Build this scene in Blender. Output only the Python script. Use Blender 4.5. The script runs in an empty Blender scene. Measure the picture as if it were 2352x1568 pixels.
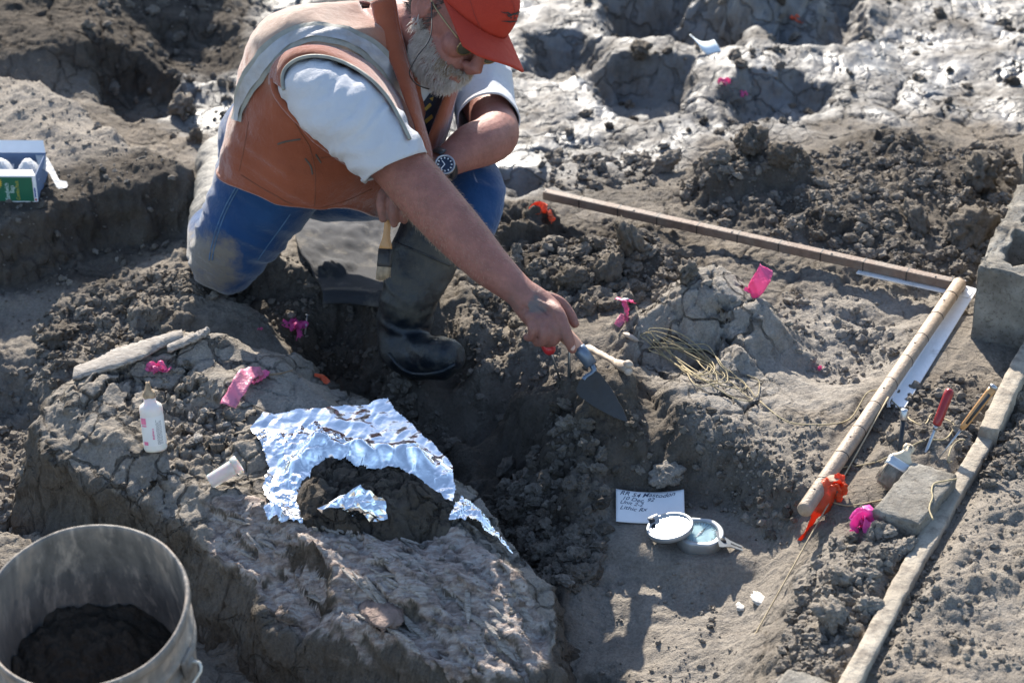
import bpy, bmesh, math, random
import numpy as np
from mathutils import Vector, Matrix

random.seed(7)
rng = np.random.default_rng(11)
SC = bpy.context.scene
COL = SC.collection
R = math.radians

# ------------------------------------------------------------------ camera, sky, sun, exposure
CAM_H, PITCH, FPX = 2.2, R(30.0), 5000.0      # focal length in picture units, picture 2351 x 1568 units
sP, cP = math.sin(PITCH), math.cos(PITCH)
cam_d = bpy.data.cameras.new('camera')
cam = bpy.data.objects.new('camera', cam_d); COL.objects.link(cam)
cam.location = (0, 0, CAM_H); cam.rotation_euler = (R(90) - PITCH, 0, 0)
cam_d.sensor_fit = 'HORIZONTAL'; cam_d.sensor_width = 36.0
cam_d.lens = 36.0 * FPX / 2351.0
cam_d.clip_start = 0.05; cam_d.clip_end = 400
cam_d.dof.use_dof = True; cam_d.dof.focus_distance = 3.9; cam_d.dof.aperture_fstop = 5.0
SC.camera = cam

SUN_EL, SUN_AZ = R(31.0), R(12.0)            # shadows fall towards the camera and SUN_AZ to the right
world = bpy.data.worlds.new('World'); SC.world = world; world.use_nodes = True
nt = world.node_tree
for n in list(nt.nodes): nt.nodes.remove(n)
sky = nt.nodes.new('ShaderNodeTexSky'); sky.sky_type = 'NISHITA'; sky.sun_disc = False
sky.sun_elevation = SUN_EL; sky.sun_rotation = -SUN_AZ
sky.air_density = 1.0; sky.dust_density = 0.6; sky.ozone_density = 1.3
bg = nt.nodes.new('ShaderNodeBackground'); bg.inputs['Strength'].default_value = 0.118
wo = nt.nodes.new('ShaderNodeOutputWorld')
nt.links.new(sky.outputs[0], bg.inputs[0]); nt.links.new(bg.outputs[0], wo.inputs[0])
sun_d = bpy.data.lights.new('sun', 'SUN'); sun_d.energy = 5.0; sun_d.angle = R(0.5); sun_d.color = (1.0, 0.93, 0.82)
sun = bpy.data.objects.new('sun', sun_d); COL.objects.link(sun)
Ldir = Vector((math.sin(SUN_AZ) * math.cos(SUN_EL), -math.cos(SUN_AZ) * math.cos(SUN_EL), -math.sin(SUN_EL)))
sun.rotation_euler = Ldir.to_track_quat('-Z', 'Y').to_euler()
SC.view_settings.view_transform = 'Standard'; SC.view_settings.look = 'None'
SC.view_settings.exposure = 1.33; SC.view_settings.gamma = 1.0
SC.view_settings.use_curve_mapping = False

# ------------------------------------------------------------------ geometry helpers
def P(u, v, d):                                # picture point at a depth along the view axis
    a = d * (u - 1175.5) / FPX; b = -d * (v - 784.0) / FPX
    return np.array([a, d * cP + b * sP, CAM_H - d * sP + b * cP])
def G(u, v, z=0.0):                            # picture point on the level z
    return P(u, v, (CAM_H - z) / (sP + (v - 784.0) / FPX * cP))
CX = np.array([1., 0, 0]); CY = np.array([0, sP, cP]); CZ = np.array([0, -cP, sP])   # right, up, towards the camera
def cv(x, y, z): return CX * x + CY * y + CZ * z
def unit(v): v = np.asarray(v, float); return v / (np.linalg.norm(v) + 1e-12)

def _h(ix, iy, iz, seed):
    n = (ix.astype(np.int64) * 374761393 + iy.astype(np.int64) * 668265263 + iz.astype(np.int64) * 2147483647 + seed * 1274126177) & 0xffffffff
    n = ((n ^ (n >> 13)) * 1274126177) & 0xffffffff
    n = ((n ^ (n >> 16)) * 2246822519) & 0xffffffff
    return ((n ^ (n >> 15)) & 0xffffff) / float(0x1000000)
def noise2(x, y, seed=0):                      # gradient noise about -0.7..0.7
    ix = np.floor(x); iy = np.floor(y); fx = x - ix; fy = y - iy
    u = fx * fx * fx * (fx * (fx * 6 - 15) + 10); w = fy * fy * fy * (fy * (fy * 6 - 15) + 10)
    z = np.zeros_like(ix)
    def g(dx, dy):
        a = _h(ix + dx, iy + dy, z, seed) * 2 * np.pi
        return np.cos(a) * (fx - dx) + np.sin(a) * (fy - dy)
    n0 = g(0, 0) * (1 - u) + g(1, 0) * u; n1 = g(0, 1) * (1 - u) + g(1, 1) * u
    return n0 * (1 - w) + n1 * w
def fbm2(x, y, octv=4, seed=0, gain=0.5):
    s = 0; a = 1.0; f = 1.0
    for o in range(octv):
        s = s + a * noise2(x * f + 17.3 * o, y * f - 9.1 * o, seed + o); a *= gain; f *= 2.03
    return s
def noise3(p, seed=0):
    i = np.floor(p); f = p - i; w = f * f * (3 - 2 * f); out = 0
    for dx in (0, 1):
        for dy in (0, 1):
            for dz in (0, 1):
                h = _h(i[:, 0] + dx, i[:, 1] + dy, i[:, 2] + dz, seed)
                out = out + h * (w[:, 0] if dx else 1 - w[:, 0]) * (w[:, 1] if dy else 1 - w[:, 1]) * (w[:, 2] if dz else 1 - w[:, 2])
    return out * 2 - 1
def fbm3(p, octv=4, seed=0, gain=0.5):
    s = 0; a = 1.0; f = 1.0
    for o in range(octv):
        s = s + a * noise3(p * f + 13.7 * o, seed + o); a *= gain; f *= 2.03
    return s
def worley2(x, y, seed=0):
    ix = np.floor(x); iy = np.floor(y); z = np.zeros_like(ix)
    F1 = np.full(x.shape, 9.0); F2 = np.full(x.shape, 9.0); ID = np.zeros(x.shape)
    for dx in (-1, 0, 1):
        for dy in (-1, 0, 1):
            cx = ix + dx; cy = iy + dy
            px = cx + _h(cx, cy, z, seed); py = cy + _h(cx, cy, z, seed + 5)
            d = np.hypot(px - x, py - y); hid = _h(cx, cy, z, seed + 9)
            n1 = d < F1
            F2 = np.where(n1, F1, np.minimum(F2, d)); ID = np.where(n1, hid, ID); F1 = np.where(n1, d, F1)
    return F1, F2, ID
def sstep(a, b, x):
    t = np.clip((x - a) / (b - a), 0, 1); return t * t * (3 - 2 * t)
def sdf(poly, X, Y):                           # + inside
    poly = np.asarray(poly)[:, :2]; n = len(poly)
    d2 = np.full(X.shape, 1e9); ins = np.zeros(X.shape, bool)
    for i in range(n):
        ax, ay = poly[i]; bx, by = poly[(i + 1) % n]
        ex, ey = bx - ax, by - ay; wx, wy = X - ax, Y - ay
        t = np.clip((wx * ex + wy * ey) / (ex * ex + ey * ey + 1e-12), 0, 1)
        d2 = np.minimum(d2, (wx - ex * t) ** 2 + (wy - ey * t) ** 2)
        c = (ay > Y) != (by > Y)
        ins ^= c & (X < (bx - ax) * (Y - ay) / (by - ay + 1e-12) + ax)
    return np.where(ins, 1, -1) * np.sqrt(d2)
def GP(pts, z=0.0): return [G(u, v, z) for u, v in pts]

def cr(pts, n):                                # smooth curve through points (any width of columns)
    p = np.asarray(pts, float)
    if len(p) == 2: return p[0] + (p[1] - p[0]) * np.linspace(0, 1, n)[:, None]
    q = np.vstack([2 * p[0] - p[1], p, 2 * p[-1] - p[-2]])
    seg = np.linalg.norm(np.diff(p[:, :3], axis=0), axis=1); cum = np.concatenate([[0], np.cumsum(seg)])
    out = []
    for s in np.linspace(0, cum[-1], n):
        i = min(max(np.searchsorted(cum, s, 'right') - 1, 0), len(p) - 2)
        t = (s - cum[i]) / (seg[i] + 1e-12)
        a, b, c, d = q[i], q[i + 1], q[i + 2], q[i + 3]
        out.append(0.5 * (2 * b + (c - a) * t + (2 * a - 5 * b + 4 * c - d) * t * t + (3 * b - a - 3 * c + d) * t ** 3))
    return np.array(out)
def loft(rings, cap=True, closed=True):
    n = len(rings[0]); V = np.vstack(rings); F = []
    m = n if closed else n - 1
    for i in range(len(rings) - 1):
        for j in range(m):
            a = i * n + j; b = i * n + (j + 1) % n
            F.append((a, b, b + n, a + n))
    if cap:
        V = np.vstack([V, np.mean(rings[0], 0), np.mean(rings[-1], 0)]); c0 = len(V) - 2; c1 = len(V) - 1
        L = (len(rings) - 1) * n
        for j in range(n):
            F.append((c0, (j + 1) % n, j)); F.append((c1, L + j, L + (j + 1) % n))
    return V, F
def tube(path, rad, n=10, cap=True, rad2=None, up=None, rounded=False):
    p = np.asarray(path, float); m = len(p)
    rad = np.broadcast_to(np.asarray(rad, float), (m,)); rad2 = rad if rad2 is None else np.broadcast_to(np.asarray(rad2, float), (m,))
    T = np.gradient(p, axis=0); T /= np.linalg.norm(T, axis=1)[:, None] + 1e-12
    N = np.cross(T[0], [0.31, 0.2, 0.93]) if up is None else np.asarray(up, float)
    rings = []; a = np.linspace(0, 2 * np.pi, n, endpoint=False)
    for i in range(m):
        N = unit(N - T[i] * np.dot(N, T[i])); B = np.cross(T[i], N)
        rings.append(p[i] + np.cos(a)[:, None] * N * rad[i] + np.sin(a)[:, None] * B * rad2[i])
    if rounded:
        def capr(ring, c, t, r, rev):
            o = []
            for k in (0.5, 0.85):
                o.append(c + (ring - c) * math.sqrt(1 - k * k) + t * r * k)
            return o
        e = capr(rings[-1], p[-1], T[-1], min(rad[-1], rad2[-1]), 0); s = capr(rings[0], p[0], -T[0], min(rad[0], rad2[0]), 1)
        rings = s[::-1] + rings + e
    return loft(rings, cap)
def disc(ring):
    n = len(ring); return np.vstack([ring, np.mean(ring, 0)]), [(i, (i + 1) % n, n) for i in range(n)]
def lathe(prof, c, axis, n=48, xdir=None):
    axis = unit(axis); x = unit(np.cross(axis, [0.3, 0.9, 0.1])) if xdir is None else unit(np.asarray(xdir) - axis * np.dot(xdir, axis))
    y = np.cross(axis, x); a = np.linspace(0, 2 * np.pi, n, endpoint=False)
    rings = [np.asarray(c) + axis * z + (np.cos(a)[:, None] * x + np.sin(a)[:, None] * y) * r for r, z in prof]
    return loft(rings, False)
def box(c, ax, ay, az, hx, hy, hz, bev=0.0, seg=1):
    bm = bmesh.new(); bmesh.ops.create_cube(bm, size=2.0)
    for v in bm.verts: v.co = Vector((v.co.x * hx, v.co.y * hy, v.co.z * hz))
    if bev: bmesh.ops.bevel(bm, geom=list(bm.edges), offset=bev, segments=seg, affect='EDGES', profile=0.5)
    bm.verts.index_update()
    V = np.array([v.co[:] for v in bm.verts]); F = [tuple(v.index for v in f.verts) for f in bm.faces]; bm.free()
    M = np.array([unit(ax), unit(ay), unit(az)])
    return V @ M + np.asarray(c), F
def ellipsoid(c, ax, ay, az, n=20):
    V = []; F = []
    m = n // 2 + 2
    for i in range(m + 1):
        t = math.pi * (i + 0.02) / (m + 0.04)
        for j in range(n):
            a = 2 * math.pi * j / n
            V.append(np.asarray(c) + ax * (math.sin(t) * math.cos(a)) + ay * (math.sin(t) * math.sin(a)) + az * math.cos(t))
    for i in range(m):
        for j in range(n):
            a = i * n + j; b = i * n + (j + 1) % n
            F.append((a, a + n, b + n, b))
    F.append(tuple(range(n))); F.append(tuple(m * n + j for j in reversed(range(n))))
    return np.array(V), F
def join(*vf):
    V = []; F = []; o = 0
    for v, f in vf:
        v = np.asarray(v); V.append(v); F += [tuple(i + o for i in q) for q in f]; o += len(v)
    return np.vstack(V), F
def prism(poly, thick):                       # poly Nx3 planar outline, thick = vector
    poly = np.asarray(poly); n = len(poly)
    V = np.vstack([poly, poly + np.asarray(thick)])
    F = [tuple(range(n))[::-1], tuple(range(n, 2 * n))] + [(i, (i + 1) % n, (i + 1) % n + n, i + n) for i in range(n)]
    return V, F

def root(name, loc, label, cat, group=None):
    o = bpy.data.objects.new(name, None); COL.objects.link(o); o.location = Vector(loc); o.empty_display_size = 0.02
    o['label'] = label; o['category'] = cat
    if group: o['group'] = group
    return o
def top_of(o):
    while o.parent is not None: o = o.parent
    return o
def mk(name, VF, mat, parent=None, smooth=True, label=None, cat=None, group=None, kind=None, loc=None):
    V, F = VF; V = np.asarray(V, float)
    off = np.array(top_of(parent).location) if parent is not None else (np.asarray(loc, float) if loc is not None else np.zeros(3))
    me = bpy.data.meshes.new(name)
    if isinstance(F, np.ndarray):
        me.vertices.add(len(V)); me.vertices.foreach_set('co', (V - off).ravel())
        k = F.shape[1]; me.loops.add(F.size); me.loops.foreach_set('vertex_index', F.ravel().astype(np.int32))
        me.polygons.add(len(F)); me.polygons.foreach_set('loop_start', np.arange(0, F.size, k, dtype=np.int32))
        me.update(calc_edges=True); me.validate()
    else:
        me.from_pydata((V - off).tolist(), [], F); me.update()
    me.polygons.foreach_set('use_smooth', np.full(len(me.polygons), bool(smooth)))
    o = bpy.data.objects.new(name, me); COL.objects.link(o)
    if mat is not None:
        for m in (mat if isinstance(mat, (list, tuple)) else [mat]): me.materials.append(m)
    if parent is not None: o.parent = parent
    else: o.location = Vector(off)
    if label: o['label'] = label
    if cat: o['category'] = cat
    if group: o['group'] = group
    if kind: o['kind'] = kind
    return o
def fix_normals(o):
    bm = bmesh.new(); bm.from_mesh(o.data); bmesh.ops.recalc_face_normals(bm, faces=bm.faces); bm.to_mesh(o.data); bm.free(); return o
def attr(o, name, vals):
    a = o.data.attributes.new(name, 'FLOAT', 'POINT'); a.data.foreach_set('value', np.ascontiguousarray(vals, dtype=np.float32))

# ------------------------------------------------------------------ materials
class N:                                       # tiny node builder
    def __init__(s, name):
        s.m = bpy.data.materials.new(name); s.m.use_nodes = True; s.t = s.m.node_tree
        s.b = s.t.nodes['Principled BSDF']; s.pos = None
    def n(s, typ, **kw):
        x = s.t.nodes.new(typ)
        for k, v in kw.items(): setattr(x, k, v)
        return x
    def put(s, sock, v):
        if hasattr(v, 'is_output') or isinstance(v, bpy.types.NodeSocket): s.t.links.new(v, sock)
        elif isinstance(v, (tuple, list)) and len(v) == 3 and sock.type == 'RGBA': sock.default_value = (*v, 1)
        else: sock.default_value = v
    def P(s):
        if s.pos is None: s.pos = s.n('ShaderNodeTexCoord').outputs['Object']
        return s.pos
    def map(s, scale, rot=(0, 0, 0), src=None):
        m = s.n('ShaderNodeMapping'); s.put(m.inputs['Vector'], src or s.P()); m.inputs['Scale'].default_value = scale; m.inputs['Rotation'].default_value = rot
        return m.outputs[0]
    def noise(s, scale, detail=4, rough=0.55, vec=None, dist=0.0):
        x = s.n('ShaderNodeTexNoise'); s.put(x.inputs['Vector'], vec or s.P())
        x.inputs['Scale'].default_value = scale; x.inputs['Detail'].default_value = detail; x.inputs['Roughness'].default_value = rough; x.inputs['Distortion'].default_value = dist
        return x.outputs['Fac']
    def voro(s, scale, feature='F1', vec=None, rnd=1.0):
        x = s.n('ShaderNodeTexVoronoi', feature=feature); s.put(x.inputs['Vector'], vec or s.P()); x.inputs['Scale'].default_value = scale; x.inputs['Randomness'].default_value = rnd
        return x.outputs['Distance']
    def ramp(s, fac, stops):
        x = s.n('ShaderNodeValToRGB'); s.put(x.inputs[0], fac); e = x.color_ramp.elements
        while len(e) < len(stops): e.new(0.5)
        for k, (p, c) in enumerate(stops):
            e[k].position = p; e[k].color = (*c, 1) if isinstance(c, (tuple, list)) else (c, c, c, 1)
        return x.outputs[0]
    def mix(s, fac, a, b, mode='MIX'):
        x = s.n('ShaderNodeMix', data_type='RGBA', blend_type=mode); s.put(x.inputs[0], fac); s.put(x.inputs[6], a); s.put(x.inputs[7], b)
        return x.outputs[2]
    def math(s, op, a, b=0.0, c=None):
        x = s.n('ShaderNodeMath', operation=op); s.put(x.inputs[0], a); s.put(x.inputs[1], b)
        if c is not None: s.put(x.inputs[2], c)
        return x.outputs[0]
    def attr(s, name): return s.n('ShaderNodeAttribute', attribute_name=name).outputs['Fac']
    def bump(s, h, dist, strength=1.0):
        x = s.n('ShaderNodeBump'); s.put(x.inputs['Height'], h); x.inputs['Distance'].default_value = dist; s.put(x.inputs['Strength'], strength)
        if s.b.inputs['Normal'].links: s.t.links.new(s.b.inputs['Normal'].links[0].from_socket, x.inputs['Normal'])
        s.t.links.new(x.outputs[0], s.b.inputs['Normal'])
    def set(s, color=None, rough=None, metal=None, spec=None, **kw):
        for k, v in (('Base Color', color), ('Roughness', rough), ('Metallic', metal), ('Specular IOR Level', spec)):
            if v is not None: s.put(s.b.inputs[k], v)
        for k, v in kw.items(): s.put(s.b.inputs[k.replace('_', ' ')], v)
        return s.m

def plain(name, col, rough=0.6, metal=0.0, spec=0.5, var=0.25, scale=40, bump=0.0, bscale=200, dirt=0.0, dirtcol=(0.16, 0.13, 0.10), dscale=14, **kw):
    k = N(name)
    f = k.ramp(k.noise(scale, 5), [(0.3, 0.0), (0.7, 1.0)])
    c = k.mix(f, tuple(max(0, x * (1 - var)) for x in col), tuple(min(1, x * (1 + var)) for x in col))
    if dirt > 0:
        g = k.ramp(k.noise(dscale, 7, 0.65), [(max(0, 0.62 - dirt * 0.4), 0.0), (min(1, 0.85 - dirt * 0.3), 1.0)])
        c = k.mix(g, c, dirtcol)
    if bump: k.bump(k.noise(bscale, 4), bump)
    return k.set(c, rough, metal, spec, **kw)

def soil_material(name):
    k = N(name)
    moist_shade, wet, pale = k.attr('moist_shade'), k.attr('wet'), k.attr('pale')
    big = k.noise(3.1, 5, 0.6); mid = k.noise(22, 6, 0.65); fine = k.noise(190, 4, 0.7)
    dry = k.mix(k.ramp(mid, [(0.3, 0.0), (0.72, 1.0)]), (0.220, 0.186, 0.149), (0.395, 0.340, 0.277))
    dry = k.mix(k.ramp(big, [(0.35, 0.0), (0.65, 0.5)]), dry, (0.265, 0.250, 0.230))
    rust = k.ramp(k.noise(9, 4, 0.6), [(0.60, 0.0), (0.75, 0.30)])
    dry = k.mix(rust, dry, (0.24, 0.170, 0.118))
    dark = k.mix(k.ramp(mid, [(0.3, 0.0), (0.7, 1.0)]), (0.044, 0.037, 0.031), (0.125, 0.103, 0.081))
    m2 = k.math('ADD', moist_shade, k.math('MULTIPLY', k.math('SUBTRACT', mid, 0.5), 0.7))
    c = k.mix(k.ramp(m2, [(0.2, 0.0), (0.8, 1.0)]), dry, dark)
    c = k.mix(pale, c, k.mix(k.ramp(mid, [(0.3, 0.0), (0.7, 1.0)]), (0.26, 0.232, 0.20), (0.42, 0.382, 0.335)))
    c = k.mix(k.ramp(fine, [(0.3, 0.0), (0.7, 1.0)]), k.mix(0.45, c, (0.04, 0.035, 0.03)), c)
    w2 = k.ramp(k.math('ADD', wet, k.math('MULTIPLY', k.math('SUBTRACT', k.noise(7, 5, 0.6), 0.5), 1.5)), [(0.48, 0.0), (1.08, 1.0)])
    rough = k.math('SUBTRACT', 0.95, k.math('MULTIPLY', w2, 0.52))
    spec = k.math('ADD', 0.12, k.math('MULTIPLY', w2, 0.46))
    c = k.mix(k.math('MULTIPLY', w2, 0.75), c, k.mix(k.ramp(mid, [(0.3, 0.0), (0.7, 1.0)]), (0.075, 0.077, 0.082), (0.195, 0.195, 0.195)))
    bone = k.attr('bone')
    gr = k.noise(18, 6, 0.65, vec=k.map((1.0, 7.0, 3.0), (0, 0, R(42))))
    bc = k.ramp(gr, [(0.30, (0.13, 0.105, 0.09)), (0.46, (0.31, 0.245, 0.21)), (0.60, (0.46, 0.41, 0.37)), (0.75, (0.34, 0.25, 0.205))])
    c = k.mix(k.ramp(k.math('ADD', bone, k.math('MULTIPLY', k.math('SUBTRACT', mid, 0.5), 0.8)), [(0.35, 0.0), (0.65, 1.0)]), c, bc)
    wv = k.n('ShaderNodeVectorMath', operation='ADD'); nv = k.n('ShaderNodeTexNoise'); k.put(nv.inputs['Vector'], k.P()); nv.inputs['Scale'].default_value = 14; nv.inputs['Detail'].default_value = 2; sv = k.n('ShaderNodeVectorMath', operation='SCALE'); k.put(sv.inputs[0], nv.outputs['Color']); sv.inputs['Scale'].default_value = .10
    k.put(wv.inputs[0], k.P()); k.put(wv.inputs[1], sv.outputs[0]); ce = k.voro(10.5, 'DISTANCE_TO_EDGE', wv.outputs[0])
    cm = k.math('MULTIPLY', k.ramp(ce, [(0.012, 1.0), (0.045, 0.0)]), k.math('MULTIPLY', k.attr('crack'), k.ramp(k.noise(6.5, 4), [(.36, 0.), (.52, 1.)])))
    c = k.mix(k.math('MULTIPLY', cm, 0.8), c, (0.035, 0.03, 0.026)); k.bump(k.math('SUBTRACT', 1.0, cm), 0.012)  # crack lines darkened: damp clay plus the shade inside them painted in
    bs = k.math('SUBTRACT', 1.0, k.math('MULTIPLY', w2, 0.72)); k.bump(k.noise(75, 5, 0.65), 0.008, bs); k.bump(k.noise(240, 3, 0.72), 0.0032, bs)
    return k.set(c, rough, 0.0, spec)
SOIL = soil_material('excavated_clay_soil')
# ------------------------------------------------------------------ ground: one sheet from the excavation out to the horizon
def axis(core0, core1, steps, grow=1.22, out=90.0):
    a = list(np.concatenate(steps)); s = a[1] - a[0]
    lo = []; x = a[0]
    while x > -out: s *= grow; x -= s; lo.append(x)
    s = a[-1] - a[-2]; hi = []; x = a[-1]
    while x < out: s *= grow; x += s; hi.append(x)
    return np.array(lo[::-1] + a + hi)
gx = axis(0, 0, [np.arange(-1.62, 1.62, 0.0046)])
gy = axis(0, 0, [np.arange(2.35, 4.2, 0.0044), np.arange(4.2, 6.9, 0.0066)])
GXm, GYm = np.meshgrid(gx, gy)
X, Y = GXm.ravel(), GYm.ravel()
corem = (np.abs(X) < 2.0) & (Y > 1.9) & (Y < 7.6)
xs, ys = X[corem], Y[corem]

CTRL = [ # u, v, z
 (1500,1300,0),(1650,1420,.0),(1450,1520,-.02),(1620,1568,-.02),(1560,1210,0),(1750,1500,.02),
 (1100,1010,-.10),(1040,930,-.09),(1150,1110,-.09),(1250,1270,-.05),(1330,1180,-.01),(1330,1330,-.03),(1290,1500,-.06),(1380,1480,-.04),
 (960,850,.0),(860,900,-.06),(800,800,-.04),(1120,830,.04),(1080,760,.05),
 (500,640,.07),(700,650,.07),(870,690,.06),(640,590,.07),(820,560,.06),(1000,690,.05),
 (100,800,.0),(220,690,.02),(40,960,-.03),(30,1150,-.04),(420,620,.05),(250,820,.0),(-200,900,0),(-200,1300,-.04),
 (600,450,.06),(500,250,.05),(1200,560,.07),(1150,480,.08),(250,250,.06),(-100,300,.06),(400,120,.10),(100,60,.16),(-200,20,.2),
 (1300,300,.06),(1700,330,.06),(2200,240,.06),(1250,50,.06),(1650,100,.10),(2100,80,.06),(2500,200,.08),(1900,20,.10),(700,-100,.10),(1500,-200,.12),
 (1400,620,.08),(1300,640,.08),(1550,520,.08),(1900,520,.11),(2150,420,.11),(1800,430,.10),(2200,560,.10),
 (1650,720,.125),(1900,700,.09),(2000,790,.05),(1900,870,.05),(2080,700,.07),(1760,900,.08),
 (1350,760,.09),(1250,760,.08),
 (1200,880,.11),(1380,900,.115),(1560,940,.10),(1650,980,.10),(1850,1010,.075),(1780,1060,.06),(1640,1060,.06),
 (2000,950,.08),(2100,1150,.09),(2000,1350,.10),(1880,1480,.085),(2200,1400,.10),(2330,1150,.10),(2250,800,.08),(2330,1540,.10),(2500,1300,.10),(2050,1500,.10),
 (0,1500,-.02),(250,1500,-.02),(500,1560,-.04),(800,1640,-.05),(1100,1650,-.05),(1500,1700,-.03),(1800,1700,.06),
]
cp = np.array([list(G(u, v, z)[:2]) + [z] for u, v, z in CTRL])
def base_z(x, y):
    num = np.zeros_like(x); den = np.full_like(x, 1e-9); 
    for px, py, pz in cp:
        w = 1.0 / (((x - px) ** 2 + (y - py) ** 2) + 0.0035) ** 2
        num += w * pz; den += w
    return num / den
wx = xs + 0.020 * fbm2(xs * 9, ys * 9, 4, 3) + 0.010 * noise2(xs * 45, ys * 45, 8)
wy = ys + 0.020 * fbm2(xs * 9 + 40, ys * 9, 4, 5) + 0.010 * noise2(xs * 45 + 9, ys * 45, 9)
Z = base_z(xs, ys)

def region(pts, z, soft, warp=True):
    return sstep(-soft, soft, sdf(GP(pts, z), wx if warp else xs, wy if warp else ys))
def plateau(pts, z, h, inner, warp=True, outer=0.0):
    """raise (or sink) a patch: full height INNER metres inside the edge"""
    global Z
    m = sstep(-outer, inner, sdf(GP(pts, z), wx if warp else xs, wy if warp else ys))
    Z = Z + h * m
    return m
# the dig floor below the standing blocks of clay
plateau([(-600,150),(-100,160),(0,170),(120,200),(230,255),(330,320),(430,350),(470,380),(420,410),(330,440),(230,440),(150,470),(60,500),(-20,520),(-600,560)], .16, .115, .05, outer=.02)
plateau([(1150,880),(1190,845),(1330,840),(1480,850),(1545,890),(1560,920),(1600,940),(1560,1005),(1480,1060),(1330,1075),(1230,1030),(1180,950)], .12, .045, .09, outer=.04)
wall = plateau([(1555,900),(1535,945),(1590,1000),(1660,1035),(1740,1080),(1830,1160),(1880,1200),(1860,1260),(1800,1370),(1700,1568),(1660,1750),(2700,1750),(2700,700),(2300,720),(2100,740),(1900,760),(1780,780),(1640,830)], .08, .030, .045, outer=.04)
floor_cut = plateau([(1390,1125),(1450,1100),(1560,1105),(1640,1125),(1730,1185),(1835,1235),(1850,1270),(1770,1400),(1690,1568),(1660,1700),(1250,1700),(1270,1400),(1330,1300),(1370,1200)], .0, -.040, .07, outer=.02)
# trench round the fossil block, hollow under the knee ridge, notch beside the trowel
plateau([(480,700),(560,690),(640,695),(720,720),(880,740),(880,800),(900,890),(1010,930),(1090,1040),(1160,1130),(1240,1260),(1300,1450),(1200,1560),(1100,1300),(900,1000),(760,880),(620,800),(520,760)], -.02, -.065, .05, outer=.01)
plateau([(120,1165),(250,1230),(400,1330),(560,1440),(760,1545),(1000,1620),(1300,1640),(1320,1500),(1400,1700),(900,1900),(420,1620),(330,1480),(200,1330),(90,1230)], -.06, -.075, .06, outer=.02)
plateau([(1300,1490),(1390,1475),(1455,1520),(1450,1600),(1300,1640)], -.03, -.09, .06, outer=.01)
plateau([(-80,900),(100,880),(108,960),(95,1060),(140,1180),(60,1240),(-120,1230)], -.05, -.06, .07, outer=.03)
plateau([(1440,890),(1530,885),(1540,960),(1560,1010),(1500,1040),(1450,1000)], .09, -.05, .03, outer=.01)
plateau([(1110,905),(1180,900),(1230,1000),(1260,1080),(1180,1100),(1080,1010),(1000,930)], .0, -.035, .05, outer=.02)
# pale cracked mound behind the pegs
plateau([(1380,720),(1480,690),(1560,650),(1640,625),(1690,635),(1760,690),(1830,720),(1850,770),(1760,800),(1650,785),(1520,775),(1430,780)], .13, .070, .09, outer=.03)
plateau([(1560,640),(1640,622),(1690,640),(1700,700),(1640,720),(1560,700)], .17, .016, .07, outer=.02)
plateau([(1640,790),(1740,800),(1760,850),(1700,880),(1630,860)], .11, .035, .05, outer=.01)
plateau([(1850,800),(1950,770),(2060,760),(2080,850),(1990,910),(1870,920),(1800,880)], .06, -.02, .10, outer=.02)
# the heap left of the spade line and the big clods in the middle
plateau([(1130,600),(1250,560),(1400,540),(1540,540),(1600,600),(1560,660),(1400,690),(1250,680),(1170,650)], .08, .045, .10, outer=.02)
plateau([(1060,505),(1230,490),(1290,505),(1260,560),(1130,590),(1050,560)], .08, .05, .03, outer=.01)
plateau([(1550,400),(1760,370),(1850,380),(1880,440),(1720,460),(1600,470)], .1, .05, .05, outer=.01)
plateau([(1700,330),(2000,300),(2260,350),(2290,460),(2150,600),(1950,580),(1760,470)], .12, .025, .25, outer=.05)
# pits dug in the far ground: their back faces stand in shade
for pts, z, h, inn in [
  ([(1335,170),(1420,150),(1590,165),(1600,215),(1590,260),(1480,285),(1380,240)], .06, -.085, .06),
  ([(1706,195),(1830,185),(1926,205),(1930,250),(1830,275),(1700,262)], .06, -.060, .06),
  ([(1656,225),(1720,212),(1755,240),(1745,285),(1670,285)], .06, -.045, .05),
  ([(1205,60),(1330,55),(1396,90),(1396,160),(1290,175),(1200,150)], .08, -.075, .06),
  ([(1370,-20),(1560,-40),(1690,-10),(1741,60),(1700,125),(1600,118),(1480,100),(1400,70)], .08, -.12, .08),
  ([(1740,70),(1840,55),(1960,85),(1966,120),(1880,130),(1780,125)], .06, -.055, .05),
  ([(1900,-10),(1990,0),(1985,95),(1930,110),(1880,60)], .08, -.08, .06),
  ([(210,165),(320,150),(410,180),(400,255),(300,275),(225,235)], .06, -.10, .04),
  ([(343,70),(480,60),(560,80),(550,160),(440,185),(350,150)], .08, -.05, .06),
  ([(1140,390),(1240,395),(1290,430),(1180,450)], .07, -.05, .04)]:
    plateau(pts, z, h, inn, outer=.018)
# dark bank at the top left and low berms further out
plateau([(-700,-60),(200,-30),(420,-10),(560,-40),(640,-120),(500,-300),(-700,-300)], .1, .34, .32, outer=.05)
plateau([(1560,-15),(1700,30),(1800,20),(1880,-10),(1800,-60),(1650,-70)], .1, .14, .08, outer=.04)
plateau([(1030,600),(1130,640),(1150,740),(1090,800),(1040,760),(1010,690)], .05, .03, .06, outer=.02)

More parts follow.
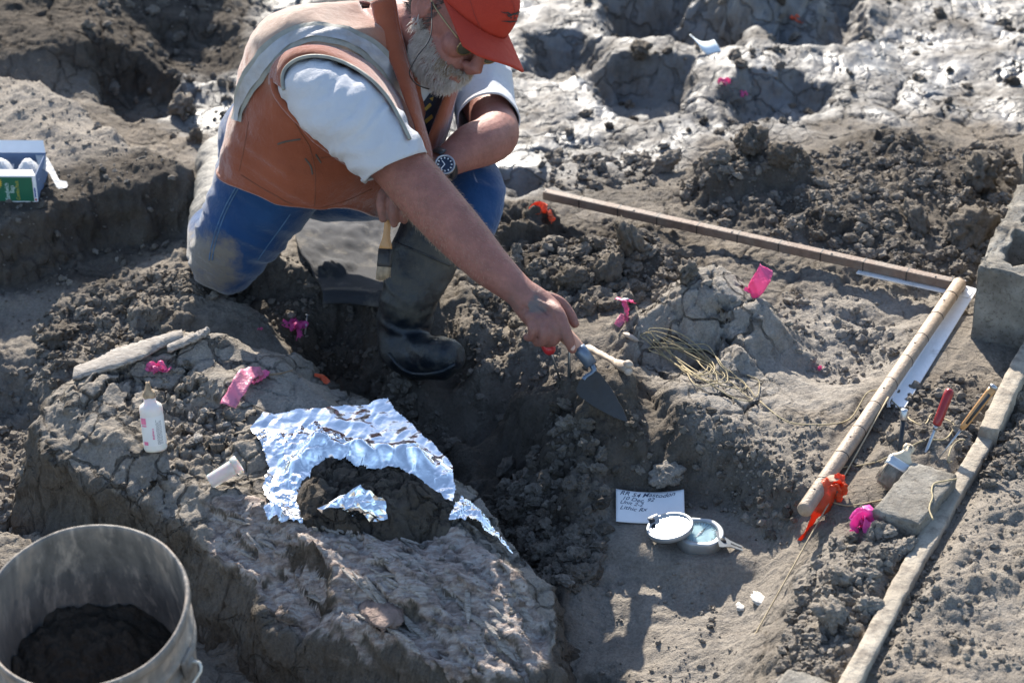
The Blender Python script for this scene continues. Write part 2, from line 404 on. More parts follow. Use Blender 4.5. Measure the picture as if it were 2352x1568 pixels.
# how each part of the soil is: loose (clods), moist (dark, in places painted-in shade), wet (glossy), pale (dried skin), crack
loose = np.full_like(xs, .35); moist_shade = np.full_like(xs, .30); wet = np.full_like(xs, .0); pale = np.full_like(xs, .0); crack = np.full_like(xs, .25)
def zone(pts, z, soft, lo=None, mo=None, we=None, pa=None, cr_=None):
    global loose, moist_shade, wet, pale, crack
    m = region(pts, z, soft)
    if lo is not None: loose = loose * (1 - m) + lo * m
    if mo is not None: moist_shade = moist_shade * (1 - m) + mo * m
    if we is not None: wet = wet * (1 - m) + we * m
    if pa is not None: pale = pale * (1 - m) + pa * m
    if cr_ is not None: crack = crack * (1 - m) + cr_ * m
BIG = [(-1500,-400),(3600,-400),(3600,330),(2300,300),(1700,340),(1560,420),(1220,500),(430,420),(430,330),(230,250),(0,170),(-1500,150)]
zone(BIG, .06, .16, lo=.14, mo=.42, we=.82, pa=.0, cr_=.40)
zone([(-1500,-400),(600,-400),(560,120),(250,170),(0,165),(-1500,150)], .1, .1, lo=.45, mo=.85, we=.25, pa=.0)  # bank's shade painted in as darker soil, on top of its damp
zone([(-600,150),(0,170),(230,255),(450,350),(430,430),(150,470),(-600,560)], .16, .03, lo=.30, mo=.10, we=.05, pa=.35, cr_=.05)
zone([(-600,520),(60,500),(230,445),(440,430),(430,600),(250,680),(-600,720)], .06, .05, lo=.30, mo=.75, we=.0, pa=.0)  # terrace's cast shadow painted into the floor as darker soil
zone([(-600,720),(250,680),(440,600),(640,650),(900,690),(920,720),(700,760),(420,800),(140,900),(80,1000),(60,1200),(-600,1300)], .0, .05, lo=.75, mo=.30, pa=.05, cr_=0)
zone([(640,540),(880,520),(900,690),(760,690),(600,640)], .06, .03, lo=.35, mo=.10, pa=.25, cr_=0)
zone([(480,670),(900,700),(1100,760),(1200,860),(1560,1000),(1430,1120),(1380,1330),(1280,1500),(900,1000),(700,800)], .0, .04, lo=.85, mo=.75, cr_=0)
zone([(980,640),(1180,700),(1300,740),(1480,800),(1500,860),(1200,850),(1080,830),(1010,760)], .08, .05, lo=.7, mo=.30, cr_=0)
zone([(1050,520),(1300,500),(1600,540),(1600,660),(1480,690),(1200,690)], .08, .05, lo=1.0, mo=.75, cr_=0)
zone([(1560,360),(2000,290),(2330,300),(2330,520),(2200,640),(1900,560),(1600,480)], .11, .06, lo=1.0, mo=.65, we=.25, cr_=0)
zone([(1400,700),(1560,640),(1690,630),(1800,690),(1850,760),(1760,930),(1640,1000),(1560,900),(1500,800)], .13, .04, lo=.08, mo=.0, pa=1.0, cr_=.8)
zone([(1780,740),(1980,700),(2130,690),(2060,860),(1940,990),(1740,980),(1760,840)], .06, .04, lo=.30, mo=.05, we=.35, pa=.75, cr_=.1)
zone([(1640,990),(1900,990),(1900,1150),(1820,1150),(1700,1080)], .09, .04, lo=.55, mo=.15, pa=.3, cr_=0)
zone([(1380,1130),(1640,1120),(1850,1240),(1700,1568),(1600,1750),(1250,1750),(1290,1400)], .0, .04, lo=.14, mo=.12, pa=.25, cr_=.05)
zone([(1420,1045),(1600,1020),(1850,1180),(1830,1240),(1640,1140),(1420,1130)], .03, .02, lo=.5, mo=.65, cr_=0)
zone([(1880,1230),(2060,1180),(2000,1400),(1950,1568),(1800,1600),(1760,1480)], .09, .03, lo=.95, mo=.30, pa=.15, cr_=0)
zone([(2080,1250),(2200,1020),(2400,900),(2500,1800),(1940,1700)], .10, .03, lo=.42, mo=.20, pa=.15, cr_=.10)
zone([(2180,900),(2351,860),(2400,1050),(2250,1180),(2180,1050)], .10, .04, lo=.8, mo=.45, cr_=0)
zone([(1960,900),(2230,840),(2160,1060),(1950,1150)], .08, .03, lo=.6, mo=.4, cr_=0)

def clods(x, y, cell, seed, keep):             # half-buried lumps, one per cell, each of its own size
    F1, F2, ID = worley2(x / cell, y / cell, seed)
    rad = 0.25 + 0.38 * ((ID * 7.31) % 1.0); on = ((ID * 3.77) % 1.0) < keep
    return np.where(on, np.sqrt(np.maximum(0, 1 - (F1 / rad) ** 2)) * rad, 0) * cell
r1 = fbm2(xs * 3.2, ys * 3.2, 3, 20); r2 = fbm2(xs * 13, ys * 13, 5, 30, .55); r3 = fbm2(xs * 60, ys * 60, 3, 40, .6)
patch = np.clip(0.6 + 1.2 * fbm2(xs * 5, ys * 5, 3, 55), 0.1, 1.3)
qx = xs + .006 * r3; qy = ys + .006 * noise2(xs * 60 + 5, ys * 60, 41)
L = loose * patch
Z = Z + 0.030 * r1 * (0.35 + L) + 0.016 * r2 * (0.30 + 1.0 * L) + 0.0052 * r3 * (0.35 + 1.5 * L) * (1 - .5 * wet) + 0.020 * wet * fbm2(xs * 6.5, ys * 6.5, 3, 97)
Z = Z + L * (0.55 * clods(qx, qy, .085, 61, .40) + 0.62 * clods(qx, qy, .042, 62, .55) + 0.65 * clods(qx, qy, .020, 63, .7) + .5 * clods(qx, qy, .0125, 64, .8))
Z = Z - 0.010 * np.clip(noise2(xs * 30, ys * 30, 77) - .25, 0, 1) * (1 - L)
cxw = xs + .02 * noise2(xs * 20, ys * 20, 71) + .006 * noise2(xs * 80, ys * 80, 72); cyw = ys + .02 * noise2(xs * 20 + 7, ys * 20, 73) + .006 * noise2(xs * 80, ys * 80 + 3, 74)
F1, F2, _ = worley2(cxw / .135, cyw / .135, 75)
cmask = np.clip(crack * 1.6 * np.clip(.55 + 1.6 * fbm2(xs * 4, ys * 4, 2, 78), 0, 1), 0, 1)
Z = Z - 0.022 * cmask * sstep(.055, .0, F2 - F1)
F1b, F2b, _ = worley2(cxw / .05, cyw / .05, 79)
Z = Z - 0.007 * cmask * sstep(.09, .0, F2b - F1b)
moist_shade = np.clip(moist_shade * .9 + .10 + .25 * fbm2(xs * 6, ys * 6, 3, 81) * (moist_shade > .05) + .5 * cmask * sstep(.07, .0, F2 - F1), 0, 1)

def bed(a, b, w):                              # the ground keeps under the survey poles
    global Z
    a, b = np.asarray(a), np.asarray(b); e = b - a; t = np.clip(((xs - a[0]) * e[0] + (ys - a[1]) * e[1]) / (e[0] ** 2 + e[1] ** 2), 0, 1)
    d = np.hypot(xs - a[0] - e[0] * t, ys - a[1] - e[1] * t); lim = a[2] + e[2] * t
    Z = np.where(d < w * 3, np.minimum(Z, lim + .9 * np.maximum(0, d - w)), Z)
POLE_A0, POLE_A1, POLE_B0, POLE_B1 = G(1250, 446, .115), G(2215, 658, .125), G(2203, 650, .13), G(1846, 1172, .115)
bed(POLE_A0 - [0, 0, .014], POLE_A1 - [0, 0, .014], .02); bed(POLE_B0 - [0, 0, .016], POLE_B1 - [0, 0, .016], .035)
BOARD0, BOARD1 = G(2280, 970, .13), G(1895, 1660, .13)
bed(BOARD0 - [0, 0, .02], BOARD1 - [0, 0, .02], .02)

bed(G(2232, 662, .125) - [0, 0, .016], G(2060, 934, .115) - [0, 0, .016], .035)
fm = sstep(-.03, .03, sdf(GP([(1395, 1128), (1580, 1128), (1690, 1165), (1750, 1290), (1560, 1300), (1400, 1240)], 0), xs, ys)); Z = Z * (1 - fm) + fm * np.minimum(.12 * Z, .004)
Zall = np.full(X.shape, .06); Zall[corem] = Z
far = ~corem
Zall[far] = .06 + .05 * fbm2(X[far] * .5, Y[far] * .5, 4, 90) * np.clip(np.hypot(X[far], Y[far] - 4) / 3 - .6, 0, 6)
ed = np.minimum(np.minimum(2.0 - np.abs(X), Y - 1.9), 7.6 - Y)
Zall = Zall * sstep(0, .25, ed) + np.where(far, Zall, .06) * (1 - sstep(0, .25, ed))
# rough the steep faces by pushing them along their normals
Zg = Zall.reshape(GXm.shape)
gyd = np.gradient(Zg, gy, axis=0); gxd = np.gradient(Zg, gx, axis=1)
steep = sstep(.7, 2.2, np.hypot(gyd, gxd)).ravel()
nn = np.stack([-gxd.ravel(), -gyd.ravel(), np.ones(X.size)], 1); nn /= np.linalg.norm(nn, axis=1)[:, None]
VG = np.stack([X, Y, Zall], 1)
sel = corem & (steep > .05)
VG[sel] += nn[sel] * (steep[sel] * (0.010 * fbm3(VG[sel] * 38, 4, 95, .6) ))[:, None]
nx_, ny_ = len(gx), len(gy)
ii = (np.arange(ny_ - 1)[:, None] * nx_ + np.arange(nx_ - 1)[None]).ravel()
FG = np.stack([ii, ii + 1, ii + 1 + nx_, ii + nx_], 1)
ground = mk('ground', (VG, FG), SOIL, kind='structure')
def full(a, d):
    o = np.full(X.shape, d); o[corem] = a; return o
attr(ground, 'moist_shade', full(moist_shade, .3)); attr(ground, 'crack', full(np.clip(crack * 1.2, 0, 1), .3)); attr(ground, 'wet', full(wet, .4)); attr(ground, 'pale', full(pale, .1))

def lut(ax, v):
    i = np.clip(np.searchsorted(ax, v) - 1, 0, len(ax) - 2); return i, np.clip((v - ax[i]) / (ax[i + 1] - ax[i]), 0, 1)
def gz(x, y):
    i, s = lut(gx, np.asarray(x, float)); j, t = lut(gy, np.asarray(y, float))
    return (Zg[j, i] * (1 - s) + Zg[j, i + 1] * s) * (1 - t) + (Zg[j + 1, i] * (1 - s) + Zg[j + 1, i + 1] * s) * t
HEIGHTS = [gz]
def top_z(x, y): return np.max([h(x, y) for h in HEIGHTS], axis=0)
def S(u, v, lift=0.0, only=None):              # the point of the ground (or block) seen at a picture point
    ds = np.linspace(2.6, 7.5, 2600); p = np.array([P(u, v, d) for d in (0.0, 1.0)]); dirv = p[1] - p[0]
    pts = p[0] + ds[:, None] * dirv
    h = (only or top_z)(pts[:, 0], pts[:, 1]); k = np.argmax(pts[:, 2] <= h)
    q = pts[k].copy(); q[2] = h[k] + lift
    return q
# ------------------------------------------------------------------ the fossil on its clay pedestal
ZT = .15
TOP = [G(*q) for q in [(92,945,.13),(140,862,.165),(280,780,.175),(385,730,.19),(470,735,.20),(600,765,.17),(690,800,.15),(745,855,.135),(835,928,.135),(950,985,.13),(1045,1065,.125),(1120,1140,.12),(1185,1235,.11),(1255,1325,.09),(1280,1410,.075),(1240,1500,.06),(1150,1520,.06),(1000,1485,.065),(900,1440,.07),(780,1395,.075),(640,1318,.085),(500,1240,.09),(430,1180,.10),(330,1105,.11),(240,1055,.12),(150,1010,.125)]]
TOPA = np.array(TOP)
bx = np.arange(TOPA[:, 0].min() - .24, TOPA[:, 0].max() + .24, .0034); by = np.arange(TOPA[:, 1].min() - .26, TOPA[:, 1].max() + .2, .0034)
BXm, BYm = np.meshgrid(bx, by); px_, py_ = BXm.ravel(), BYm.ravel()
BC = [(470,742,.200),(300,800,.175),(200,872,.165),(230,840,.172),(640,790,.165),(735,850,.135),(620,870,.155),(500,860,.168),(340,900,.150),(400,980,.128),(480,1000,.122),(600,1000,.140),(150,960,.140),(250,1010,.130),(350,1080,.118),(420,1130,.115),(700,1000,.145),(700,1150,.120),(560,1120,.112),(900,1100,.120),(1000,1180,.118),(850,950,.140),(1040,1080,.125),
      (600,1220,.110),(700,1220,.120),(900,1280,.112),(1100,1290,.108),(1180,1300,.104),(1240,1420,.084),(760,1360,.094),(1000,1440,.084),(560,1250,.098),(860,1400,.090),(1160,1480,.078)]
bp = np.array([list(G(u, v, z)[:2]) + [z] for u, v, z in BC])
num = 0; den = 1e-9
for a, b, z in bp:
    w = 1 / ((px_ - a) ** 2 + (py_ - b) ** 2 + .0015) ** 2; num = num + w * z; den = den + w
zt = num / den
wx, wy = px_ + .012 * fbm2(px_ * 14, py_ * 14, 4, 201), py_ + .012 * fbm2(px_ * 14 + 30, py_ * 14, 4, 202)
s_ = sdf(TOP, px_ + .012 * fbm2(px_ * 7, py_ * 7, 2, 205), py_ + .012 * fbm2(px_ * 7 + 30, py_ * 7, 3, 206))
def breg(pts, soft): return sstep(-soft, soft, sdf(GP(pts, ZT), wx, wy))
bone = sstep(-.02, .02, sdf(GP([(480,1165),(560,1170),(700,1190),(800,1170),(1000,1220),(1150,1290),(1260,1400),(1240,1530),(1080,1530),(900,1480),(760,1420),(600,1320),(480,1235)], .09), wx, wy))
bone = np.maximum(bone, .0)
rubble = breg([(340,890),(430,870),(520,920),(560,990),(500,1050),(400,1040),(340,980)], .02)
smooth_top = breg([(250,850),(470,760),(640,800),(830,930),(700,960),(520,920),(420,860),(300,900),(200,960)], .03)
hollow = breg([(590,1225),(660,1205),(740,1230),(770,1285),(700,1300),(620,1270)], .012)
ca, sa = math.cos(R(-42)), math.sin(R(-42)); al = px_ * ca + py_ * sa; ac = -px_ * sa + py_ * ca    # along and across the grain of the bone
aw = ac + .006 * noise2(al * 14, ac * 14, 213); grain = fbm2(al * 4, aw * 30, 3, 211, .5); strands = np.abs(noise2(al * 3.5, aw * 48, 214)); pf = fbm2(al * 4.5, aw * 17, 3, 215) * 4.5; plates = (np.floor(pf) + sstep(.75, 1.0, pf - np.floor(pf))) / 4.5
f1 = fbm2(px_ * 11, py_ * 11, 4, 220); f2 = fbm2(px_ * 48, py_ * 48, 4, 221, .6)
zt = zt + .012 * f1 * (1 - .6 * bone) + .0035 * f2 * (1.2 - .8 * smooth_top) + bone * (.010 * grain + .008 * strands + .030 * plates + .002 * f2 - .004) - .028 * hollow
zt = zt + rubble * (.75 * clods(px_, py_, .032, 230, .8) + .8 * clods(px_, py_, .016, 231, .9) - .01) + (1 - smooth_top) * (1 - bone) * .28 * (clods(px_, py_, .03, 232, .5) + clods(px_, py_, .014, 233, .6))
cw1, cw2 = px_ + .012 * noise2(px_ * 30, py_ * 30, 240), py_ + .012 * noise2(px_ * 30 + 5, py_ * 30, 241)
F1, F2, _ = worley2(cw1 / .075, cw2 / .075, 242); ck = sstep(.07, 0, F2 - F1) * (1 - bone) * np.clip(.7 + 1.3 * fbm2(px_ * 7, py_ * 7, 2, 244), 0, 1)
zt = zt - .011 * ck
out_ = np.maximum(0, -s_)
zb = zt - .032 * sstep(.065, -.005, s_) - .36 * sstep(0, .115, out_) - .10 * sstep(.1, .2, out_)
ZBm = zb.reshape(BXm.shape)
gy_, gx_ = np.gradient(ZBm, .0034)
st = sstep(.8, 2.4, np.hypot(gx_, gy_)).ravel()
nb = np.stack([-gx_.ravel(), -gy_.ravel(), np.ones(px_.size)], 1); nb /= np.linalg.norm(nb, axis=1)[:, None]
VB = np.stack([px_, py_, zb], 1)
q = st > .02
VB[q] += nb[q] * (st[q] * (.022 * fbm3(VB[q] * 10, 3, 250) + .006 * fbm3(VB[q] * 60, 4, 251, .62)))[:, None]
keep = (out_ < .20).reshape(BXm.shape)
kq = keep[:-1, :-1] & keep[1:, :-1] & keep[:-1, 1:] & keep[1:, 1:]
jj, kk = np.nonzero(kq); i0 = jj * len(bx) + kk
FB = np.stack([i0, i0 + 1, i0 + 1 + len(bx), i0 + len(bx)], 1)
used, inv = np.unique(FB, return_inverse=True); FB = inv.reshape(FB.shape)
BL = G(700, 1150, -.08)
fossil = root('fossil_pedestal', BL, 'large mastodon fossil on a rounded clay pedestal beside the grey bucket', 'fossil')
body_b = mk('clay_block', (VB[used], FB), SOIL, fossil)
attr(body_b, 'moist_shade', np.clip(.13 + .5 * st + .25 * rubble * 0 + .6 * ck + .25 * f1 * .5 + .3 * hollow, 0, 1)[used]); attr(body_b, 'pale', (np.clip(.40 * smooth_top + .28, 0, 1) * (1 - st))[used])  # steep sides, cracks and hollow set darker, flat top set paler
attr(body_b, 'bone', (bone * (1 - .7 * st))[used]); attr(body_b, 'wet', np.full(len(used), .12)); attr(body_b, 'crack', (np.clip(1 - bone, 0, 1) * (.8 - .45 * st))[used])
Zb_flat = np.where(keep, VB[:, 2].reshape(BXm.shape), -9)
def bz(x, y):
    x = np.asarray(x, float); y = np.asarray(y, float)
    i = np.clip(((x - bx[0]) / .0034).astype(int), 0, len(bx) - 2); j = np.clip(((y - by[0]) / .0034).astype(int), 0, len(by) - 2)
    ok = (x > bx[0]) & (x < bx[-1]) & (y > by[0]) & (y < by[-1])
    return np.where(ok, Zb_flat[j, i], -9)
HEIGHTS.append(bz)

BONE = N('weathered_bone'); _g = BONE.noise(60, 6, .65, vec=BONE.map((1, 6, 2), (0, 0, R(42)))); _b = BONE.ramp(_g, [(.3, (.13, .11, .095)), (.5, (.36, .32, .28)), (.72, (.50, .46, .42))])
BONE.bump(BONE.noise(180, 5, .6, vec=BONE.map((1, 5, 2), (0, 0, R(42)))), .004); BONE = BONE.set(_b, .75, 0, .3)
PALEBONE = plain('pale_fresh_bone', (.55, .50, .43), .6, var=.15, scale=60, bump=.003, dirt=.25)
# the flat grey bone along the back edge, of two lengths broken across
def bone_slab(us, hw, th, seed):
    rings = []
    pts = cr([S(u, v, 0, bz) for u, v in us], 40); pts[:, 2] = np.convolve(np.pad(pts[:, 2], 6, 'edge'), np.ones(13) / 13, 'valid')
    for i, p in enumerate(pts):
        t = i / 39; T = unit(pts[min(i + 1, 39)] - pts[max(i - 1, 0)]); s = unit(np.cross([0, 0, 1], T)); w = hw * (.55 + .45 * math.sin(math.pi * min(1, .15 + t * .95))) * (1 + .12 * math.sin(9 * t + seed))
        a = np.linspace(0, 2 * np.pi, 22, endpoint=False)
        p = p + np.array([0, 0, .008]); r = p + np.cos(a)[:, None] * s * w + np.array([0, 0, 1]) * (np.sin(a)[:, None] * th)
        r = r + s * (.003 * fbm3(r * 40 + seed, 2, seed)[:, None]) + np.array([0, 0, 1]) * (.004 * np.abs(noise3(np.stack([r @ s * 160, r @ T * 12, np.full(22, seed)], 1), seed))[:, None])
        rings.append(r)
    return loft(rings)
mk('bone_slab', bone_slab([(172,872),(260,838),(350,806),(420,778)], .029, .009, 3), BONE, fossil, label='long flat grey bone lying along the upper edge')
mk('bone_slab', bone_slab([(385,812),(450,785),(480,768)], .012, .007, 8), BONE, fossil)
def splinter(c, T, ln, w, th, seed):
    T = unit(T); s = unit(np.cross([0, 0, 1], T)); up = np.cross(T, s); rr = np.random.default_rng(seed); rings = []
    for t in np.linspace(-1, 1, 6):
        k = (1 - abs(t) ** 3) * .8 + .2; c2 = c + T * (ln * t + rr.normal(0, .001)) + s * rr.normal(0, w * .12) + up * rr.normal(0, th * .2)
        rings.append(np.array([c2 + s * x * w * k * rr.uniform(.75, 1.2) + up * y * th * k * rr.uniform(.7, 1.2) for x, y in ((-1, -.6), (-.8, .8), (0, 1.1), (.9, .7), (1, -.6), (0, -1))]))
    return loft(rings)
rs = np.random.default_rng(5)
quad = GP([(500,1185),(700,1200),(1000,1240),(1200,1330),(1240,1450),(1050,1480),(860,1420),(700,1345),(560,1260)], .09); QA = np.array(quad)
n_ = 0; k_ = 0
while n_ < 75 and k_ < 4000:
    k_ += 1
    x = rs.uniform(QA[:, 0].min(), QA[:, 0].max()); y = rs.uniform(QA[:, 1].min(), QA[:, 1].max())
    if sdf(quad, np.array([x]), np.array([y]))[0] < .005: continue
    z = float(bz(x, y)); ang = R(-42) + rs.normal(0, .07) + (rs.normal(0, .5) if rs.random() < .08 else 0)
    ln = rs.uniform(.012, .048); T = np.array([math.cos(ang), math.sin(ang), 0]); dz = float(bz(x + T[0] * ln, y + T[1] * ln) - bz(x - T[0] * ln, y - T[1] * ln)) / 2
    if abs(dz) > .03: continue
    T[2] = dz / ln
    mk('bone_splinter', splinter(np.array([x, y, z - .0005]), T, ln, rs.uniform(.0022, .0075), rs.uniform(.0016, .0032), int(rs.integers(1e6))), BONE, fossil, smooth=False); n_ += 1
PINKBONE = plain('reddish_bone_core', (.205, .145, .12), .85, var=.4, scale=50, bump=.006, bscale=120)
def chunk(c, r3, seed, n=18, amp=.3):
    V, F = ellipsoid([0, 0, 0], np.array([1., 0, 0]), np.array([0, 1., 0]), np.array([0, 0, 1.]), n)
    V = V * (1 + amp * fbm3(V * 1.7 + seed, 4, seed, .55))[:, None]
    rr = np.random.default_rng(seed); a = rr.uniform(0, 6.28); M = np.array([[math.cos(a), -math.sin(a), 0], [math.sin(a), math.cos(a), 0], [0, 0, 1]])
    return (V * np.asarray(r3)) @ M.T + np.asarray(c), F
mk('bone_core', chunk(S(873,1385,-.008,bz), (.060,.030,.012), 21, 40, .35), PINKBONE, fossil, label='rounded reddish piece of bone core')
for i, (u, v, r) in enumerate([(455,1010,.012),(478,985,.009),(440,960,.010),(500,1010,.008),(430,1010,.007),(520,985,.008),(470,945,.007),(500,960,.009),(385,975,.007),(415,935,.006)]):
    mk('bone_fragment', chunk(S(u, v, r * .3, bz), (r, r * .7, r * .6), 40 + i, 10, .45), BONE, fossil, smooth=False)
# ------------------------------------------------------------------ loose clods: crumbs past counting in one mesh, the big ones singly
def ico(sub):
    bm = bmesh.new(); bmesh.ops.create_icosphere(bm, subdivisions=sub, radius=1.0)
    V = np.array([v.co[:] for v in bm.verts]); F = np.array([[v.index for v in f.verts] for f in bm.faces]); bm.free(); return V, F
ROCK = {}
for sub in (1, 2, 3, 4):
    V, F = ico(sub); ROCK[sub] = (F, [V * (1 + .34 * fbm3(V * 1.25 + 31 * k, 4, 300 + k, .55) + (.30 * fbm3(V * 3.6 + k, 3, 330 + k, .65) if sub > 1 else .15 * fbm3(V * 3 + k, 1, 331 + k)))[:, None] * np.array([1, .6 + .1 * (k % 4), .55 + .08 * (k % 3)]) for k in range(7)])
def rotm(r):
    a, b, c = r.uniform(0, 6.28), r.normal(0, .5), r.normal(0, .5)
    A = np.array([[math.cos(a), -math.sin(a), 0], [math.sin(a), math.cos(a), 0], [0, 0, 1]]); B = np.array([[1, 0, 0], [0, math.cos(b), -math.sin(b)], [0, math.sin(b), math.cos(b)]]); C = np.array([[math.cos(c), 0, math.sin(c)], [0, 1, 0], [-math.sin(c), 0, math.cos(c)]])
    return A @ B @ C
AREAS = [ # polygon, level, number, smallest, largest radius, moistness, paleness
 ([(1190,1090),(1290,1070),(1380,1150),(1400,1220),(1370,1330),(1260,1350),(1190,1270),(1120,1150)], -.03, 1100, .004, .018, .62, 0),
 ([(1060,560),(1250,540),(1500,540),(1590,600),(1540,670),(1380,690),(1200,690),(1100,640)], .11, 1500, .003, .022, .42, .0),
 ([(1560,370),(1800,350),(2000,300),(2330,300),(2330,560),(2200,640),(2000,580),(1760,520),(1580,470)], .13, 2600, .003, .018, .40, .05),
 ([(720,830),(870,830),(940,930),(1060,1040),(1000,1080),(900,990),(800,910)], -.08, 600, .004, .014, .55, 0),
 ([(80,720),(300,660),(440,650),(500,690),(640,700),(440,740),(260,800),(100,880)], .02, 700, .004, .020, .45, .0),
 ([(-40,880),(150,850),(90,950),(80,1080),(60,1200),(-40,1250)], -.03, 350, .004, .014, .30, .1),
 ([(1020,700),(1180,680),(1260,770),(1320,860),(1180,860),(1060,820)], .07, 350, .004, .012, .35, .1),
 ([(1870,1260),(2040,1220),(2060,1300),(1980,1440),(1920,1568),(1800,1600),(1780,1480)], .1, 800, .004, .017, .32, .2),
 ([(1960,960),(2180,880),(2260,900),(2180,1040),(2040,1060),(1940,1120)], .08, 350, .003, .012, .45, .1),
 ([(2180,960),(2351,900),(2351,1100),(2240,1190),(2200,1100)], .1, 350, .004, .017, .45, .1),
 ([(2040,1300),(2140,1200),(2160,1300),(2060,1568),(1990,1568)], .1, 220, .003, .010, .3, .1),
 ([(2100,1250),(2220,1050),(2351,1000),(2351,1568),(1990,1568)], .1, 700, .002, .009, .25, .15),
 ([(1780,700),(2060,680),(2120,760),(2000,920),(1880,900),(1780,800)], .06, 260, .003, .014, .1, .7),
 ([(1600,990),(1880,980),(1900,1140),(1800,1160),(1680,1090)], .09, 300, .003, .010, .2, .3),
 ([(1400,1060),(1640,1040),(1840,1200),(1800,1270),(1640,1150),(1420,1140)], .02, 300, .003, .012, .6, .1),
 ([(560,560),(900,680),(880,740),(700,720),(520,680)], .06, 260, .003, .012, .3, .1),
 ([(1330,1300),(1500,1270),(1640,1300),(1700,1500),(1500,1568),(1340,1500)], .0, 160, .0025, .007, .2, .2),
 ([(1230,340),(1560,330),(1560,440),(1250,440)], .07, 160, .004, .020, .4, .1),
 ([(0,190),(220,280),(420,370),(300,420),(60,470),(0,460)], .15, 200, .003, .009, .15, .3),
 ([(0,560),(420,460),(430,620),(120,720),(0,720)], .04, 220, .003, .012, .5, .0),
 ([(1300,0),(2351,0),(2351,300),(1900,340),(1300,320)], .06, 420, .003, .020, .55, .0),
 ([(150,0),(620,0),(540,200),(440,330),(240,240)], .08, 220, .004, .020, .5, .0),
 ([(330,890),(430,870),(530,930),(560,990),(500,1050),(400,1040)], .13, 420, .0022, .009, .4, .35),
 ([(480,1170),(700,1190),(1000,1220),(1230,1350),(1200,1480),(860,1380),(560,1240)], .1, 260, .002, .007, .3, .3),
]
rc = np.random.default_rng(77); CV, CF, CMo, CPa = [], [], [], []; off = 0
for poly, z0, cnt, r0, r1, mo, pa in AREAS:
    W = np.array(GP(poly, z0)); lo, hi = W.min(0), W.max(0)
    pts = np.stack([rc.uniform(lo[0], hi[0], cnt * 4), rc.uniform(lo[1], hi[1], cnt * 4)], 1)
    wgt = noise2(pts[:, 0] * 7, pts[:, 1] * 7, 400) + rc.uniform(-.5, .5, len(pts))
    pts = pts[(sdf(W, pts[:, 0], pts[:, 1]) > 0) & (wgt > -.15)][:cnt]
    rad = r0 + (r1 - r0) * rc.random(len(pts)) ** 5
    zz = top_z(pts[:, 0], pts[:, 1])
    for (x, y), r, z in zip(pts, rad, zz):
        F, bases = ROCK[1 if r < .0048 else (2 if r < .013 else 3)]
        V = bases[rc.integers(7)] @ rotm(rc).T * r + [x, y, z + r * rc.uniform(-.15, .4)]
        CV.append(V); CF.append(F + off); off += len(V)
        CMo.append(np.full(len(V), np.clip(mo + rc.normal(0, .15), 0, 1))); CPa.append(np.full(len(V), np.clip(pa + rc.normal(0, .1), 0, 1)))
crumbs = mk('soil_crumbs', (np.vstack(CV), np.vstack(CF)), SOIL, kind='stuff', smooth=False)
attr(crumbs, 'moist_shade', np.concatenate(CMo)); attr(crumbs, 'pale', np.concatenate(CPa)); attr(crumbs, 'wet', np.full(off, .06))

BIGROCKS = [ # u, v, radius, moist, pale, name, label
 (1522,380,.034,.25,.2,'clay_lump','tan pointed clay lump standing on the far heap above the wooden pole'),
 (1640,372,.030,.30,.15,'clay_lump','tan rounded clay lump on the far heap behind the pink ribbon flag'),
 (1722,330,.042,.6,.0,'soil_clod','broad dark flat topped clod on pale cracked mud above the far heap'),
 (1790,372,.030,.6,.0,'soil_clod','dark knobbly clod on the far heap below the flat topped one'),
 (1470,118,.036,.6,.0,'soil_clod','dark round clod on the far mud to the left of the curled paper'),
 (2252,405,.050,.5,.0,'soil_clod','large dark clod at the far right beside the concrete blocks'),
 (2225,530,.050,.5,.0,'soil_clod','large dark clod leaning against the foot of the concrete blocks'),
 (2100,500,.036,.5,.0,'soil_clod','dark clod in the middle of the far right heap'),
 (1395,630,.036,.5,.0,'soil_clod','dark upright clod in the heap above the pointing hand'),
 (1310,640,.030,.5,.0,'soil_clod','dark round clod nearest the wrist in the middle heap'),
 (1440,560,.036,.5,.0,'soil_clod','dark lumpy clod just below the brown survey pole'),
 (1560,590,.026,.55,.1,'soil_clod','grey rounded clod on the slope below the survey pole'),
 (1580,630,.026,.55,.1,'soil_clod','grey knobbly clod at the right end of the middle heap'),
 (135,775,.030,.65,.0,'soil_clod','dark rounded clod on the loose soil behind the fossil block'),
 (290,690,.022,.5,.0,'soil_clod','small dark clod on the sunlit ridge left of the kneeling knee'),
 (1905,1418,.030,.3,.35,'stone','largest pale stone in the rubble left of the long board'),
 (1990,1398,.022,.15,.8,'stone','whitish flat topped stone next to the long board'),
 (1927,1330,.020,.3,.35,'stone','tan stone at the top of the rubble below the pink flag'),
 (2078,1262,.022,.2,.6,'stone','long pale stone in front of the grey concrete brick'),
 (1960,1455,.013,.35,.3,'stone','small grey stone just right of the largest pale stone'),
 (1528,1094,.028,.1,.8,'stone','pale stone lying on the dark bank above the index card'),
 (1345,1315,.022,.5,.0,'soil_clod','dark clod on the soil pile beside the tip of the foil'),
 (1240,1275,.020,.5,.0,'soil_clod','dark clod near the lower edge of the soil pile by the foil'),
 (1315,1225,.018,.5,.0,'soil_clod','small dark clod in the middle of the pile left of the index card'),
 (1165,1085,.022,.5,.0,'soil_clod','dark flat clod in the trench beyond the foil'),
 (420,245,.040,.4,.1,'soil_clod','round grey clod on the wet mud just left of the orange vest'),
 (452,318,.018,.5,.0,'soil_clod','small dark clod on wet mud behind the kneeling leg'),
 (2255,1000,.020,.5,.1,'soil_clod','grey clod on the right of the long board beside the knife'),
]
